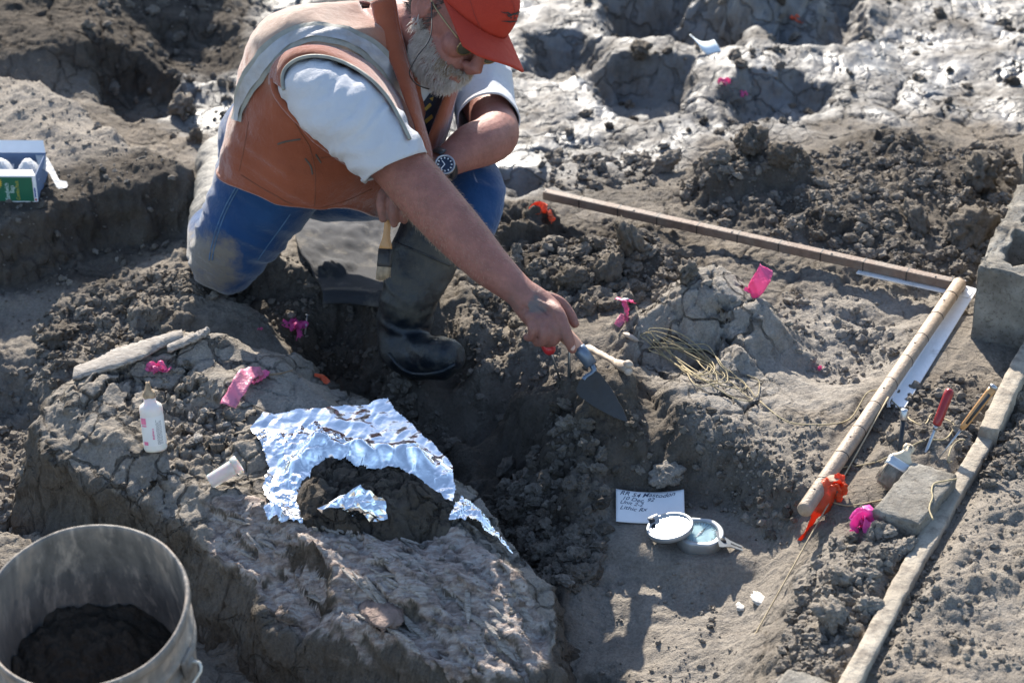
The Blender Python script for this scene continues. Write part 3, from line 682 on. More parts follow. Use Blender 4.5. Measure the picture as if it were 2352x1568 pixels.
for k, (u, v, r, mo, pa, nm, lab) in enumerate(BIGROCKS):
    p = S(u, v + r * 450); F, bases = ROCK[4]
    V = bases[k % 7] @ rotm(rc).T * r; V = V * (1 + (.05 if nm == 'stone' else .11) * fbm3(V / r * 3, 4, 500 + k, .6))[:, None]; p = p + [0, 0, -V[:, 2].min() * .62]
    o = mk(nm, (V + p, F), SOIL, label=lab, cat='stone' if nm == 'stone' else 'clod', loc=p, group={'stone': 'pale stones', 'soil_clod': 'dark soil clods', 'clay_lump': 'tan clay lumps'}[nm])
    attr(o, 'moist_shade', np.full(len(V), mo)); attr(o, 'pale', np.full(len(V), pa)); attr(o, 'wet', np.full(len(V), .05))
# ------------------------------------------------------------------ survey poles, boards, concrete
def gframe(a, b):
    T = unit(np.asarray(b) - np.asarray(a)); s = unit(np.cross(T, [0, 0, 1])); return T, s, np.cross(s, T)
WOODP = N('survey_pole_wood'); _n = WOODP.noise(90, 5, .6, vec=WOODP.map((1, 1, 1)))
_c = WOODP.mix(WOODP.ramp(_n, [(.3, 0.), (.7, 1.)]), (.30, .225, .16), (.41, .315, .23)); WOODP.bump(WOODP.noise(220, 4), .002); WOODP = WOODP.set(_c, .55, 0, .4)
WOODD = plain('brown_survey_pole_wood', (.185, .125, .092), .7, var=.25, scale=60, bump=.002, dirt=.4, dirtcol=(.20, .17, .14))
INK = plain('black_marking', (.012, .012, .014), .6, var=.1)
WHITEMETAL = plain('white_painted_metal', (.80, .80, .80), .45, spec=.5, var=.05, dirt=.12, bump=.001)
def densify(VF, it=1):
    bm = bmesh.new(); vs = [bm.verts.new(v) for v in VF[0]]
    for f in VF[1]: bm.faces.new([vs[i] for i in f])
    bmesh.ops.subdivide_edges(bm, edges=list(bm.edges), cuts=it, use_grid_fill=True); bm.verts.index_update()
    V = np.array([v.co[:] for v in bm.verts]); F = [tuple(v.index for v in f.verts) for f in bm.faces]; bm.free(); return V, F
pa = root('survey_pole', POLE_A0, 'brown square wooden survey pole with black ten centimetre marks lying across the far side', 'survey pole', 'survey poles')
T, s, n = gframe(POLE_A0, POLE_A1); ln = np.linalg.norm(POLE_A1 - POLE_A0)
mk('pole_shaft', box((POLE_A0 + POLE_A1) / 2, T, s, n, ln / 2, .0098, .0098, .0022, 2), WOODD, pa, smooth=False)
for k in range(1, 11):
    c = POLE_A0 + T * (ln * (k - .04) / 10.25)
    mk('pole_mark', box(c - s * 0, T, s, n, .0011, .0102, .0102), INK, pa, smooth=False)
for k in (0.06, 2.35, 4.8, 7.2, 9.6):
    c = POLE_A0 + T * (ln * k / 10.25) + n * .0102 + s * .004
    mk('pole_mark', box(c, T, s, n, .0016, .0022, .0009), INK, pa, smooth=False)
pb = root('survey_pole', POLE_B1, 'round tan wooden survey pole with black rings lying on the right beside the white strip', 'survey pole', 'survey poles')
T, s, n = gframe(POLE_B0, POLE_B1); ln = np.linalg.norm(POLE_B1 - POLE_B0)
mk('pole_shaft', tube([POLE_B0 + T * ln * t for t in (0, .003, .5, .997, 1)], [.0118, .0135, .0138, .0135, .0118], 20), WOODP, pb)
for k in range(1, 10):
    c = POLE_B0 + T * ln * (k - .3) / 9.7; a0 = rng.uniform(1.2, 1.8); aa = np.linspace(a0 - 1.75, a0 + 1.0, 14)
    mk('pole_ring', tube([c + T * .004 * math.sin(k) * (a - 1.5) * .6 + (-s * math.cos(a) * 1 + n * math.sin(a)) * .0137 for a in aa], .0008, 5), INK, pb)
    if k % 2: 
        c = POLE_B0 + T * ln * (k + .15) / 9.7; mk('pole_mark', tube([c + (-s * math.cos(a) + n * math.sin(a)) * .0137 for a in (1.5, 1.75)], .0013, 5), INK, pb)
st = root('metal_strip', G(2130, 800, .1), 'flat white metal strip lying against the round survey pole', 'metal strip')
c0, c1, c2, c3 = G(2214, 655, .112), G(2238, 662, .112), G(2078, 934, .104), G(2036, 932, .104)
c1 = c0 + (c1 - c0) * 1.25
mk('strip_plate', prism([c0, c1, c2, c3], [0, 0, -.003]), WHITEMETAL, st, smooth=False)
mk('strip_flange', prism([c0 + [0, 0, .0003], c0 + unit(c1 - c0) * .003, c3 + unit(c2 - c3) * .003, c3 + [0, 0, .0003]], [0, 0, .012]), WHITEMETAL, st, smooth=False)
T, s, n = gframe(POLE_A0, POLE_A1); q0 = POLE_A0 + T * .72 - n * .013 + s * .004; q1 = POLE_A0 + T * .955 - n * .013 + s * .004
sa_ = root('metal_strip', q0, 'thin white metal strip showing under the right end of the brown survey pole', 'metal strip')
mk('strip_plate', box((q0 + q1) / 2, T, s, n, np.linalg.norm(q1 - q0) / 2, .016, .0014), WHITEMETAL, sa_, smooth=False)

CONC = N('weathered_concrete'); _a = CONC.noise(14, 7, .65); _f = CONC.noise(140, 5, .7)
_c = CONC.mix(CONC.ramp(_a, [(.32, 0.), (.7, 1.)]), (.14, .125, .105), (.37, .345, .30)); _c = CONC.mix(CONC.ramp(_f, [(.34, .75), (.47, 0.)]), _c, (.10, .085, .07))
CONC.bump(CONC.noise(60, 8, .75), .006); CONC.bump(_f, .0035); CONC = CONC.set(_c, .95, 0, .15)
def rough_block(name, VF, parent, amp=.0016, cuts=9, seed=1, **kw):
    V, F = densify(VF, cuts); V = V + amp * np.stack([fbm3(V * 55 + 9 * k, 4, seed + k, .6) for k in range(3)], 1); return mk(name, (V, F), CONC, parent, smooth=True, **kw)
def cmu(c, ax, ay, hgt, L=.39, W=.19, rt=.0, seed=1):
    xs_ = [0, .032, .17, .22, .358, .39]; ys_ = [0, .034, .156, .19]; V, F, ix = [], [], {}
    def vid(i, j, k, m):
        p = (xs_[i] - .195, ys_[j] - .095, (0, hgt / 2, hgt)[k])
        if p not in ix: ix[p] = len(V); V.append(p)
        return ix[p]
    sol = lambda i, j: 0 <= i < 5 and 0 <= j < 3 and not (j == 1 and i in (1, 3))
    for i in range(5):
        for j in range(3):
            if not sol(i, j): continue
            F.append(tuple(vid(a, b, 2, 0) for a, b in ((i, j), (i + 1, j), (i + 1, j + 1), (i, j + 1)))); F.append(tuple(vid(a, b, 0, 0) for a, b in ((i, j), (i, j + 1), (i + 1, j + 1), (i + 1, j))))
            for di, dj, e in ((-1, 0, ((i, j + 1), (i, j))), (1, 0, ((i + 1, j), (i + 1, j + 1))), (0, -1, ((i, j), (i + 1, j))), (0, 1, ((i + 1, j + 1), (i, j + 1)))):
                if not sol(i + di, j + dj):
                    for k in (0, 1): F.append((vid(*e[0], k, 0), vid(*e[1], k, 0), vid(*e[1], k + 1, 0), vid(*e[0], k + 1, 0)))
    V = np.array(V); V = V[:, :1] * unit(ax) + V[:, 1:2] * unit(ay) + V[:, 2:] * np.array([0, 0, 1.]) + np.asarray(c)
    V, F = densify((V, F), 7)
    top = sstep(hgt * .8, hgt, V[:, 2] - c[2]); nz = np.stack([fbm3(V * 45 + 9 * k, 5, seed + k, .65) for k in range(3)], 1)
    return V + nz * (.0014 + .0050 * top)[:, None], F
# the row of hollow blocks at the right edge
z0 = .075; fl = G(2223, 812, z0); bx_ax = unit(G(2330, 640, z0) - G(2252, 812, z0)); by_ax = unit(np.array([bx_ax[1], -bx_ax[0], 0]))
cc = fl + bx_ax * .195 + by_ax * .095
b1 = root('concrete_block', cc, 'grey hollow concrete block at the right edge, nearest of the row, open cores on top', 'concrete block', 'concrete blocks at the right edge')
mk('block_body', cmu(cc, bx_ax, by_ax, .19, seed=601), CONC, b1)
cc2 = cc + bx_ax * .41 + np.array([0, 0, .012])
b2 = root('concrete_block', cc2, 'grey concrete block at the right edge standing behind the nearest hollow one', 'concrete block', 'concrete blocks at the right edge')
mk('block_body', cmu(cc2, bx_ax, by_ax, .24, seed=611), CONC, b2)
# concrete bricks beside the long board
def brick(bl, br, fl_, z, h, label, seed):
    a, b, c = G(*bl, z), G(*br, z), G(*fl_, z); ax = unit(b - a); ay = c - a; ay = ay - ax * np.dot(ay, ax); Ly = np.linalg.norm(ay); ay /= Ly; Lx = np.linalg.norm(b - a)
    ce = a + ax * Lx / 2 + ay * Ly / 2 - np.array([0, 0, h / 2]); r_ = root('concrete_brick', ce - [0, 0, h / 2], label, 'concrete brick', 'concrete bricks')
    rough_block('brick_body', box(ce, ax, ay, [0, 0, 1], Lx / 2, Ly / 2, h / 2, .003), r_, .0022, 12, seed); return r_
brick((2096, 1058), (2200, 1090), (2033, 1178), .155, .062, 'grey concrete brick lying beside the big paint brush and the long board', 620)
brick((1808, 1531), (1918, 1564), (1740, 1660), .150, .062, 'grey concrete brick half out of the bottom edge of the picture', 630)
# long boards on edge
BOARDM = N('muddy_board_wood'); _a = BOARDM.noise(26, 6, .65); _c = BOARDM.ramp(BOARDM.noise(7, 5, .6), [(.35, (.30, .255, .20)), (.65, (.43, .38, .31))]); _c = BOARDM.mix(BOARDM.ramp(_a, [(.48, 0.), (.62, .75)]), _c, (.19, .16, .13))
BOARDM.bump(BOARDM.noise(90, 6, .7), .004); BOARDM = BOARDM.set(_c, .9, 0, .15)
def board(a, b, w, h, name, label, seed):
    T, s, n = gframe(a, b); L_ = np.linalg.norm(np.asarray(b) - a); V = []; nx = 90; prof = [(-1, -1), (-1, -.3), (-1, .3), (-1, .92), (-.88, 1), (-.4, 1), (0, 1), (.4, 1), (.88, 1), (1, .92), (1, .3), (1, -.3), (1, -1)]
    rings = []
    for i in range(nx):
        t = i / (nx - 1); c = a + T * L_ * t + s * .003 * math.sin(t * 5 + seed)
        r_ = np.array([c + s * x * w / 2 + n * ((y - 1) * h / 2) for x, y in prof]); rings.append(r_ + .0016 * np.stack([fbm3(r_ * 40 + 7 * k, 4, seed + k, .6) for k in range(3)], 1))
    o = root(name, a, label, 'board', 'boards on edge'); mk('plank_body', loft(rings), BOARDM, o); return o
board(BOARD0, BOARD1, .030, .055, 'wooden_plank', 'long narrow muddy wooden board on edge running down to the bottom edge', 640)
board(G(2268, 985, .150), G(2440, 660, .150), .034, .070, 'wooden_plank', 'cream wooden board on edge continuing the long board up to the right edge', 650)

# ------------------------------------------------------------------ small tools and finds
STEEL = plain('worn_steel', (.42, .43, .45), .35, metal=.9, var=.15, dirt=.35, dirtcol=(.12, .10, .085))
DARKSTEEL = plain('muddy_dark_steel', (.045, .046, .048), .55, metal=.3, var=.3, dirt=.7, dirtcol=(.042, .036, .031), scale=30, bump=.002, bscale=90)
REDPL = plain('dark_red_plastic', (.27, .018, .022), .3, spec=.5, var=.15, dirt=.1)
REDRUB = plain('red_plastic', (.42, .025, .03), .35, spec=.5, var=.15)
BLACKPL = plain('black_plastic', (.018, .02, .024), .35, spec=.5, var=.2, dirt=.1)
RAWWOOD = plain('pale_brush_wood', (.62, .50, .35), .5, var=.12, scale=25, bump=.001, dirt=.12)
ORWOOD = plain('orange_varnished_wood', (.50, .26, .10), .4, var=.15, scale=30, dirt=.1)
def at_d(u, v, ref): # picture point at the depth of a reference world point
    d = np.dot(np.asarray(ref) - np.array([0, 0, CAM_H]), -CZ); return P(u, v, d)
def stick(name, label, cat, tip, top, segs, mats, group=None, tilt=0.0):
    """a tool standing in the ground: segs = (name, t0, t1, [(t, r)...]) measured from the tip"""
    b = S(*tip); a = at_d(*top, b) + CZ * tilt; o = root(name, b, label, cat, group)
    b2 = b - unit(a - b) * .01
    for (nm, prof, flat), m in zip(segs, mats):
        pth = [b2 + (a - b2) * t for t, r in prof]; r_ = [r for t, r in prof]
        mk(nm, tube(pth, r_, 14, True, [x * flat for x in r_], up=CX), m, o)
    return o
stick('screwdriver', 'screwdriver with dark red handle stuck upright in the soil near the knife', 'screwdriver', (2127, 1036), (2182, 893),
      [('blade', [(0, .0012), (.06, .0035), (.12, .0035), (.38, .0030), (.40, .0030)], .8), ('ferrule', [(.40, .0042), (.46, .005)], 1), ('handle', [(.46, .006), (.48, .0078), (.6, .0082), (.9, .0088), (.97, .008), (1.0, .005)], 1)], [STEEL, STEEL, REDPL])
stick('metal_spike', 'black metal spike with pale flat head standing next to the round survey pole', 'spike', (2064, 1050), (2072, 938),
      [('shaft', [(0, .003), (.1, .0042), (.80, .0045)], 1), ('head', [(.80, .006), (.82, .0068), (.97, .007), (1.0, .0055)], 1)], [BLACKPL, STEEL], tilt=.02)
stick('excavation_knife', 'thin bladed knife with wooden handle stuck slanting beside the long board', 'knife', (2148, 1063), (2276, 884),
      [('blade', [(0, .0008), (.3, .0018), (.47, .0022)], .6), ('handle', [(.47, .0045), (.52, .0062), (.9, .0075), (.965, .0075)], .8), ('handle_end', [(.962, .0080), (.99, .0078), (1.0, .005)], .8), ('handle_inlay', [(.54, .0036), (.9, .0046)], 1.75)], [STEEL, ORWOOD, STEEL, BLACKPL], tilt=.03)
def brush(name, label, tip, top, ref, wd, th, fr, mats, tilt=(0, 0), hole=True, group=None, mud=False):
    """flat paint brush: bristle tip, end of handle"""
    a = at_d(*tip, ref) + CZ * tilt[0]; b = at_d(*top, ref) + CZ * tilt[1]; T = unit(b - a); L_ = np.linalg.norm(b - a); s = unit(np.cross(T, CZ)); n = np.cross(s, T)
    o = root(name, a, label, 'paint brush', group); hm, fm, bm_ = mats
    h0, h1 = fr
    rr = np.random.default_rng(len(label)); br = []
    for k in range(420):
        x, y = rr.uniform(-1, 1), rr.uniform(-1, 1); p0 = a + T * L_ * (h0 - .01) + s * x * wd * .48 + n * y * th * .48; e = a + T * (L_ * rr.uniform(0, .05) + .010 * x * x) + s * (x * wd * .55 + rr.normal(0, .0012)) + n * (y * th * .65 + rr.normal(0, .001))
        br.append(tube([p0, (p0 + e) / 2 + s * rr.normal(0, .0008), e], [.0007, .0007, .00025], 4))
    core = loft([np.array([a + T * L_ * t + s * x * wd * k + n * y * th * k for x, y in ((-.5, -.4), (0, -.5), (.5, -.4), (.5, .4), (0, .5), (-.5, .4))]) for t, k in ((.05, .85), (h0 * .6, .95), (h0, .95))])
    mk('bristles', join(core, *br), bm_, o)
    rec = lambda t, w, h, b=.8: np.array([a + T * L_ * t + s * x * w / 2 + n * y * h / 2 for x, y in ((-1, -b), (-b, -1), (b, -1), (1, -b), (1, b), (b, 1), (-b, 1), (-1, b))])
    fe = mk('ferrule', loft([rec(h0 - .004, wd, th), rec(h0 + .25 * (h1 - h0), wd * 1.03, th * 1.06), rec(h0 + .35 * (h1 - h0), wd * .99, th), rec(h0 + .8 * (h1 - h0), wd * .99, th), rec(h1, wd * 1.02, th * 1.05)]), fm, o)
    hp = [(h1 - .002, .93, .95), (h1 + .06, .88, .9), (h1 + .12, .60, .85), (h1 + .2, .36, .8), (h1 + .35, .30, .8), (.82, .36, .75), (.92, .44, .7), (.97, .38, .6), (1.0, .15, .4)]
    mk('handle', loft([rec(t, wd * w, th * h * .8, .6) for t, w, h in hp if t >= h1 - .01]), hm, o)
    if hole: mk('hang_hole_shade', tube([a + T * L_ * .93 - n * th * .31, a + T * L_ * .93 + n * th * .31], .0035, 12), INK, o)  # solid black plug painted as the shade inside the hole
    return o
GREYFER = plain('pale_zinc_ferrule', (.55, .57, .58), .4, metal=.7, var=.1, dirt=.2); BRMUD = N('muddy_bristles')
_g = BRMUD.noise(40, 4); BRMUD = BRMUD.set(BRMUD.ramp(_g, [(.35, (.20, .16, .12)), (.6, (.42, .35, .26))]), .8)
BRBLOND = plain('blond_bristles', (.45, .33, .21), .7, var=.3, scale=80)
brush('paint_brush', 'wide paint brush with cream handle and muddy bristles leaning by the concrete brick', (2033, 1122), (2096, 1022), S(2042, 1118), .047, .016, (.42, .60), (RAWWOOD, GREYFER, BRMUD), tilt=(.012, -.02))

# wooden stake with its orange tape
def ribbon(name, pts, wd, mat, parent, label=None, twist=None, curl=.2, seed=0, n=26):
    p = cr(pts, n); T = np.gradient(p, axis=0); T /= np.linalg.norm(T, axis=1)[:, None]; rows = []; rr = np.random.default_rng(seed); ph = rr.uniform(0, 6)
    w = np.interp(np.linspace(0, 1, n), np.linspace(0, 1, len(wd)), wd); tw = np.zeros(n) if twist is None else np.interp(np.linspace(0, 1, n), np.linspace(0, 1, len(twist)), twist)
    for i in range(n):
        up0 = np.array([0, -.35, .94]); s = unit(np.cross(T[i], up0)); nn_ = np.cross(s, T[i]); s2 = s * math.cos(tw[i]) + nn_ * math.sin(tw[i]); n2 = np.cross(s2, T[i])
        rows.append([p[i] + s2 * x * w[i] / 2 + n2 * (curl * w[i] * (x * x - .4) * math.sin(ph + i * .22) + .06 * w[i] * math.sin(i * 1.3 + 4 * x + ph)) for x in np.linspace(-1, 1, 7)])
    V = np.array(rows).reshape(-1, 3); F = [(i * 7 + j, i * 7 + j + 1, i * 7 + j + 8, i * 7 + j + 7) for i in range(n - 1) for j in range(6)]
    o = mk(name, (V, F), mat, parent, label=label); m = o.modifiers.new('thickness', 'SOLIDIFY'); m.thickness = .0004; return o
def film(name, col, mud=.25):
    k = N(name); c = k.mix(k.ramp(k.noise(55, 5, .65), [(.62 - mud * .3, 0.), (.80, .75)]), tuple(x * .9 for x in col), (.12, .10, .09)); k.bump(k.noise(120, 3), .002)
    t = k.n('ShaderNodeBsdfTranslucent'); k.put(t.inputs[0], c); mx = k.n('ShaderNodeMixShader'); mx.inputs[0].default_value = .38; k.set(c, .42, 0, .45)
    out = [x for x in k.t.nodes if x.type == 'OUTPUT_MATERIAL'][0]; k.t.links.new(k.b.outputs[0], mx.inputs[1]); k.t.links.new(t.outputs[0], mx.inputs[2]); k.t.links.new(mx.outputs[0], out.inputs[0]); return k.m
PINK = film('pink_flagging_tape', (.90, .17, .40), .15); PINKPALE = film('pale_pink_flagging_tape', (.88, .32, .47), .40); ORANGE = film('orange_flagging_tape', (.85, .13, .045), .12); MAG = film('magenta_flagging_tape', (.90, .13, .50), .05)
NAILM = plain('zinc_nail', (.5, .52, .55), .4, metal=.8, var=.1)
sp = S(1898, 1150); sk = root('wooden_stake', sp, 'short round wooden stake wrapped with orange tape beside the end of the survey pole', 'stake')
stop_ = at_d(1911, 1096, sp) + CZ * .01
mk('stake_post', tube([sp - [0, 0, .02], sp, stop_ - [0, 0, .002], stop_], [.010, .0105, .0112, .0100], 14), plain('brown_stake_wood', (.30, .20, .14), .8, var=.25, scale=30, dirt=.3), sk)
ts = root('orange_tape', sp, 'orange flagging tape tied round the wooden stake with a long twisted tail', 'flagging tape', 'orange flagging tapes')
def W(u, v, ref, t=0): return at_d(u, v, ref) + CZ * t
ribbon('tape_tail', [W(1908, 1104, sp, .02), W(1893, 1122, sp, .022), W(1880, 1155, sp, .022), W(1865, 1185, sp, .02), W(1846, 1222, sp, .014), W(1834, 1240, sp, .008)], [.026, .040, .038, .018, .012, .012], ORANGE, ts, twist=[0, .3, .2, 1.2, 1.5, 1.2], seed=1)
for q_, (aa_, bb_) in enumerate((((1910, 1100), (1940, 1134)), ((1900, 1104), (1928, 1150)))):
    ribbon('tape_loop', [W(*aa_, sp, .014), W((aa_[0] + bb_[0]) / 2 + 8, (aa_[1] + bb_[1]) / 2 - 12, sp, .02), W(*bb_, sp, .012)], [.02, .028, .012], ORANGE, ts, twist=[0, .8, .4], curl=.5, seed=3 + q_)
# strings
TWINE = plain('tan_twine', (.42, .34, .22), .9, var=.25, scale=120, bump=.001, bscale=600); CORD = plain('yellow_brown_cord', (.36, .29, .165), .8, var=.25, scale=120)
def ropeline(name, px, r, mat, label, lift=.003, dense=8, cat='string', ends=None):
    pts = [S(u, v, lift + (l[0] if l else 0)) for u, v, *l in px]; p = cr(pts, len(pts) * dense)
    z = top_z(p[:, 0], p[:, 1]) + r * .8; p[:, 2] = np.maximum(p[:, 2], z)
    p[:, 2] = np.convolve(np.pad(p[:, 2], 3, 'edge'), np.ones(7) / 7, 'valid'); c = p.mean(0); c[2] = p[:, 2].min()
    return mk(name, tube(p, r, 6), mat, label=label, cat=cat, loc=c)
a_, b_ = S(2036, 944, .03), S(1906, 1160, .01); c_ = S(1748, 1437, .006); d_ = S(1655, 1600, .004)
mk('guide_string', tube(np.vstack([cr([a_, b_], 8), cr([b_, c_], 14)[1:], cr([c_, d_], 8)[1:]]), .0014, 6), TWINE, label='straight tan guide string stretched from the white strip down past the stake', cat='string', loc=b_)
ropeline('cord', [(1745, 925), (1790, 962), (1832, 978), (1898, 978), (1950, 967), (1985, 925, .012), (2008, 917, .02), (2030, 922, .012), (2068, 945), (2096, 971), (2124, 976), (2138, 957), (2165, 966), (2190, 976), (2186, 995), (2162, 1014), (2096, 1030), (2020, 1061), (1950, 1077), (1917, 1092, .012), (1885, 1118, .01), (1880, 1135), (1893, 1150), (1950, 1165), (2011, 1155), (2040, 1146)], .0013, CORD, 'long yellow brown cord trailing from the tangle over the pole to the stake', dense=7)
ropeline('cord', [(2228, 1033, .01), (2205, 1026, .012), (2185, 1033, .004), (2176, 1061), (2185, 1064)], .0013, CORD, 'short loop of yellow brown cord beside the long board')
bz_ = .158; bp_ = [G(2197, 1099, bz_), G(2170, 1104, bz_), G(2145, 1110, bz_), G(2139, 1126, bz_), G(2141, 1141, bz_), G(2135, 1158, bz_), G(2134, 1172, bz_), G(2142, 1192, bz_)]
mk('cord', tube(cr(bp_, 40), .0014, 6), CORD, label='piece of yellow brown cord lying on top of the concrete brick', cat='string', loc=bp_[3])
rt_ = np.random.default_rng(9); loops = []
A0, A1 = np.array([1470., 775]), np.array([1742., 912]); ax2 = (A1 - A0) / np.linalg.norm(A1 - A0); pr2 = np.array([-ax2[1], ax2[0]])
for k in range(9):
    t0, t1 = rt_.uniform(0, .40), rt_.uniform(.55, 1.0); wv = rt_.uniform(12, 34); off = rt_.uniform(-16, 16); ph = rt_.uniform(0, 6)
    for a in np.linspace(0, 2 * np.pi, 12, endpoint=False):
        t = (t0 + t1) / 2 - (t1 - t0) / 2 * math.cos(a); q2 = A0 + ax2 * t * 305 + pr2 * (off + wv * math.sin(a) + 9 * math.sin(5 * t + ph) + rt_.normal(0, 3.0)); loops.append((q2[0], q2[1], .002 + .008 * rt_.random()))
loops += [(1700, 880), (1735, 915), (1742, 880), (1712, 862)]
ropeline('cord_tangle', loops, .0010, CORD, 'tangled heap of yellow brown cord lying on pale clay', dense=5)

# pink flags
def nail(parent, base, top, r=.0018):
    mk('nail', tube([base, base + (top - base) * .96], r, 8), NAILM, parent); d = unit(top - base); mk('nail_head', tube([top - d * .002, top], r * 2.6, 12), NAILM, parent)
def bow(u, v, sz, label, mat, nloops=5, seed=0, nail_px=None, tails=()):
    b = S(u, v); o = root('pink_flag' if mat is not ORANGE else 'orange_flag', b, label, 'flag', 'pink flagging tapes' if mat is not ORANGE else 'orange flagging tapes'); rr = np.random.default_rng(seed)
    for k in range(nloops):
        a = 2 * math.pi * (k + rr.uniform(-.25, .25)) / nloops; e = np.array([math.cos(a), math.sin(a) * .8, 0]); l = sz * rr.uniform(.6, 1.1); z = sz * rr.uniform(.35, .9)
        ribbon('bow_loop', [b + [0, 0, sz * .35], b + e * l * .55 + [0, 0, z * .9 + sz * .2], b + e * l + [0, 0, z * .5], b + e * l * .8 + [0, 0, .004]], [sz * .35, sz * .7, sz * .8, sz * .55], mat, o, twist=[0, rr.uniform(-.9, .9), rr.uniform(-1.2, 1.2), rr.uniform(-.8, .8)], curl=.35, seed=seed * 9 + k, n=16)
    for t in tails: ribbon('bow_tail', [b + [0, 0, sz * .4]] + [W(x, y, b, .004) for x, y in t], [sz * .4, sz * .7, sz * .6], mat, o, twist=[0, .4, .9], seed=seed + 77)
    if nail_px: nail(o, W(*nail_px[0], b), W(*nail_px[1], b), nail_px[2] if len(nail_px) > 2 else .0018)
    return o
bow(680, 757, .020, 'bright pink tape bow on a steel nail at the right end of the fossil', MAG, 6, 1, ((700, 768), (706, 722)), tails=[[(690, 765), (685, 783)], [(660, 745), (648, 738)]])
bow(362, 852, .018, 'flat pink tape bow lying next to the long grey bone slab', PINK, 4, 2, tails=[[(345, 856), (334, 846)], [(380, 852), (394, 842)]])
b0 = S(1438, 735); o = root('pink_flag', b0, 'pink tape tied as a T on a peg left of the cracked mound', 'flag', 'pink flagging tapes')
ribbon('tape_tail', [W(1434, 690, b0, .01), W(1436, 710, b0, .014), W(1442, 735, b0, .004)], [.020, .022, .018], PINK, o, twist=[.9, .9, .8], seed=5); ribbon('bow_loop', [W(1415, 684, b0, .004), W(1434, 690, b0, .016), W(1456, 694, b0, .004)], [.013, .012, .014], PINK, o, twist=[.4, .8, .3], seed=6); ribbon('tape_tail', [W(1432, 722, b0, .002), W(1424, 738, b0, .003), W(1416, 748, b0, .004)], [.014, .018, .014], PINKPALE, o, seed=7); nail(o, W(1436, 730, b0), W(1435, 686, b0, .006), .003)
b0 = S(1725, 675); o = root('pink_flag', b0, 'pink ribbon flag with a muddy tail curling over the cracked mound', 'flag', 'pink flagging tapes')
ribbon('tape_tail', [W(1758, 614, b0, .006), W(1752, 632, b0, .016), W(1738, 655, b0, .018), W(1722, 676, b0, .006), W(1706, 668, b0, .010)], [.030, .034, .034, .030, .018], PINK, o, twist=[.5, .5, .5, .5, .3], curl=.12, seed=8)
b0 = S(560, 905); o = root('pink_flag', b0, 'long faded pink ribbon hanging down the top of the fossil block', 'flag', 'pink flagging tapes')
ribbon('tape_tail', [S(602, 864, .012), S(586, 870, .016), S(566, 882, .014), S(548, 905, .012), S(534, 928, .010), S(524, 944, .012)], [.018, .030, .032, .032, .032, .032], PINKPALE, o, twist=[.2, .0, .2, .1, 0, 0], curl=.10, seed=9); ribbon('tape_knot', [S(575, 886, .003), S(596, 876, .004), S(610, 862, .010)], [.014, .024, .020], PINK, o, twist=[.3, .6, .3], seed=10)
mk('twig', tube(cr([S(606, 868, .006), S(640, 864, .005), S(672, 856, .005)], 14), [.0012 + .0012 * t for t in np.linspace(1, 0, 14)], 6), plain('dry_twig', (.20, .14, .09), .8), label='thin brown twig on the fossil block beside the faded pink ribbon', cat='twig', loc=S(640, 864))
bow(1990, 1216, .034, 'bright pink crumpled tape bow on a nail near the concrete brick', MAG, 5, 12, ((1950, 1250), (2010, 1200), .0028), tails=[[(1970, 1230), (1962, 1212)], [(2010, 1225), (2024, 1216)]])
bow(1661, 196, .014, 'small red pink tape scrap lying flat on bright far mud', PINK, 4, 13)
bow(1706, 222, .012, 'small pink tape bow with hanging tail above the far pit', PINK, 3, 14, tails=[[(1704, 232), (1710, 250)]])
bow(1822, 47, .014, 'small red tape at the very top of the far mound', ORANGE, 3, 15, tails=[[(1832, 50), (1850, 56)]])
bow(1887, 851, .009, 'tiny pink tape scrap half buried in the pale basin', PINK, 3, 16)
bow(598, 760, .006, 'tiny pink tape scrap at the back rim of the fossil block', PINK, 2, 17)
b0 = S(738, 876); o = root('orange_flag', b0, 'small red orange tape scrap on the back rim of the fossil above the foil', 'flag', 'orange flagging tapes'); ribbon('tape_tail', [S(722, 868, .006), S(740, 876, .008), S(752, 884, .004)], [.008, .013, .012], ORANGE, o, seed=19)
b0 = S(1254, 512); o = root('orange_flag', b0, 'orange tape on a short dark peg near the left end of the brown pole', 'flag', 'orange flagging tapes')
mk('peg', tube([b0 - [0, 0, .01], W(1256, 478, b0, .004)], [.005, .005], 8), plain('dark_wet_wood', (.05, .035, .03), .6), o)
ribbon('tape_tail', [W(1256, 482, b0, .01), W(1264, 492, b0, .014), W(1270, 510, b0, .008)], [.02, .026, .024], ORANGE, o, twist=[.8, .8, .7], seed=20); ribbon('tape_loop', [W(1256, 480, b0, .01), W(1238, 478, b0, .012), W(1216, 488, b0, .006)], [.02, .028, .020], ORANGE, o, twist=[.5, .7, .3], seed=21)
# dark roots beside that peg
# bone next to the trowel
b0, b1_ = S(1350, 815, .012), S(1436, 862, .016); o = root('long_bone', S(1400, 842), 'small white long bone with knobbed end lying beside the trowel', 'bone'); CLEANBONE = plain('clean_white_bone', (.52, .42, .33), .7, var=.2, scale=50, dirt=.4)
V, F = tube(cr([b0, b0 * .6 + b1_ * .4 + [0, 0, .002], b1_ * .8 + b0 * .2, b1_], 16), np.interp(np.linspace(0, 1, 16), [0, .25, .5, .7, .82, .92, 1], [.0085, .0062, .0055, .006, .0085, .0115, .009]), 14, rounded=True); mk('bone_shaft', (V + .0007 * fbm3(V * 150, 2, 3)[:, None], F), CLEANBONE, o)
for q_ in (-1, 1): mk('bone_knob', chunk(b1_ + CX * .004 + CY * .007 * q_ + CZ * .004, (.009, .008, .007), 50 + q_, 12, .15), CLEANBONE, o)
b0 = S(1448, 778, .004); mk('bone_flake', chunk(b0, (.022, .006, .004), 61, 14, .25), CLEANBONE, label='thin white bone flake beside the cord tangle', cat='bone', loc=b0)
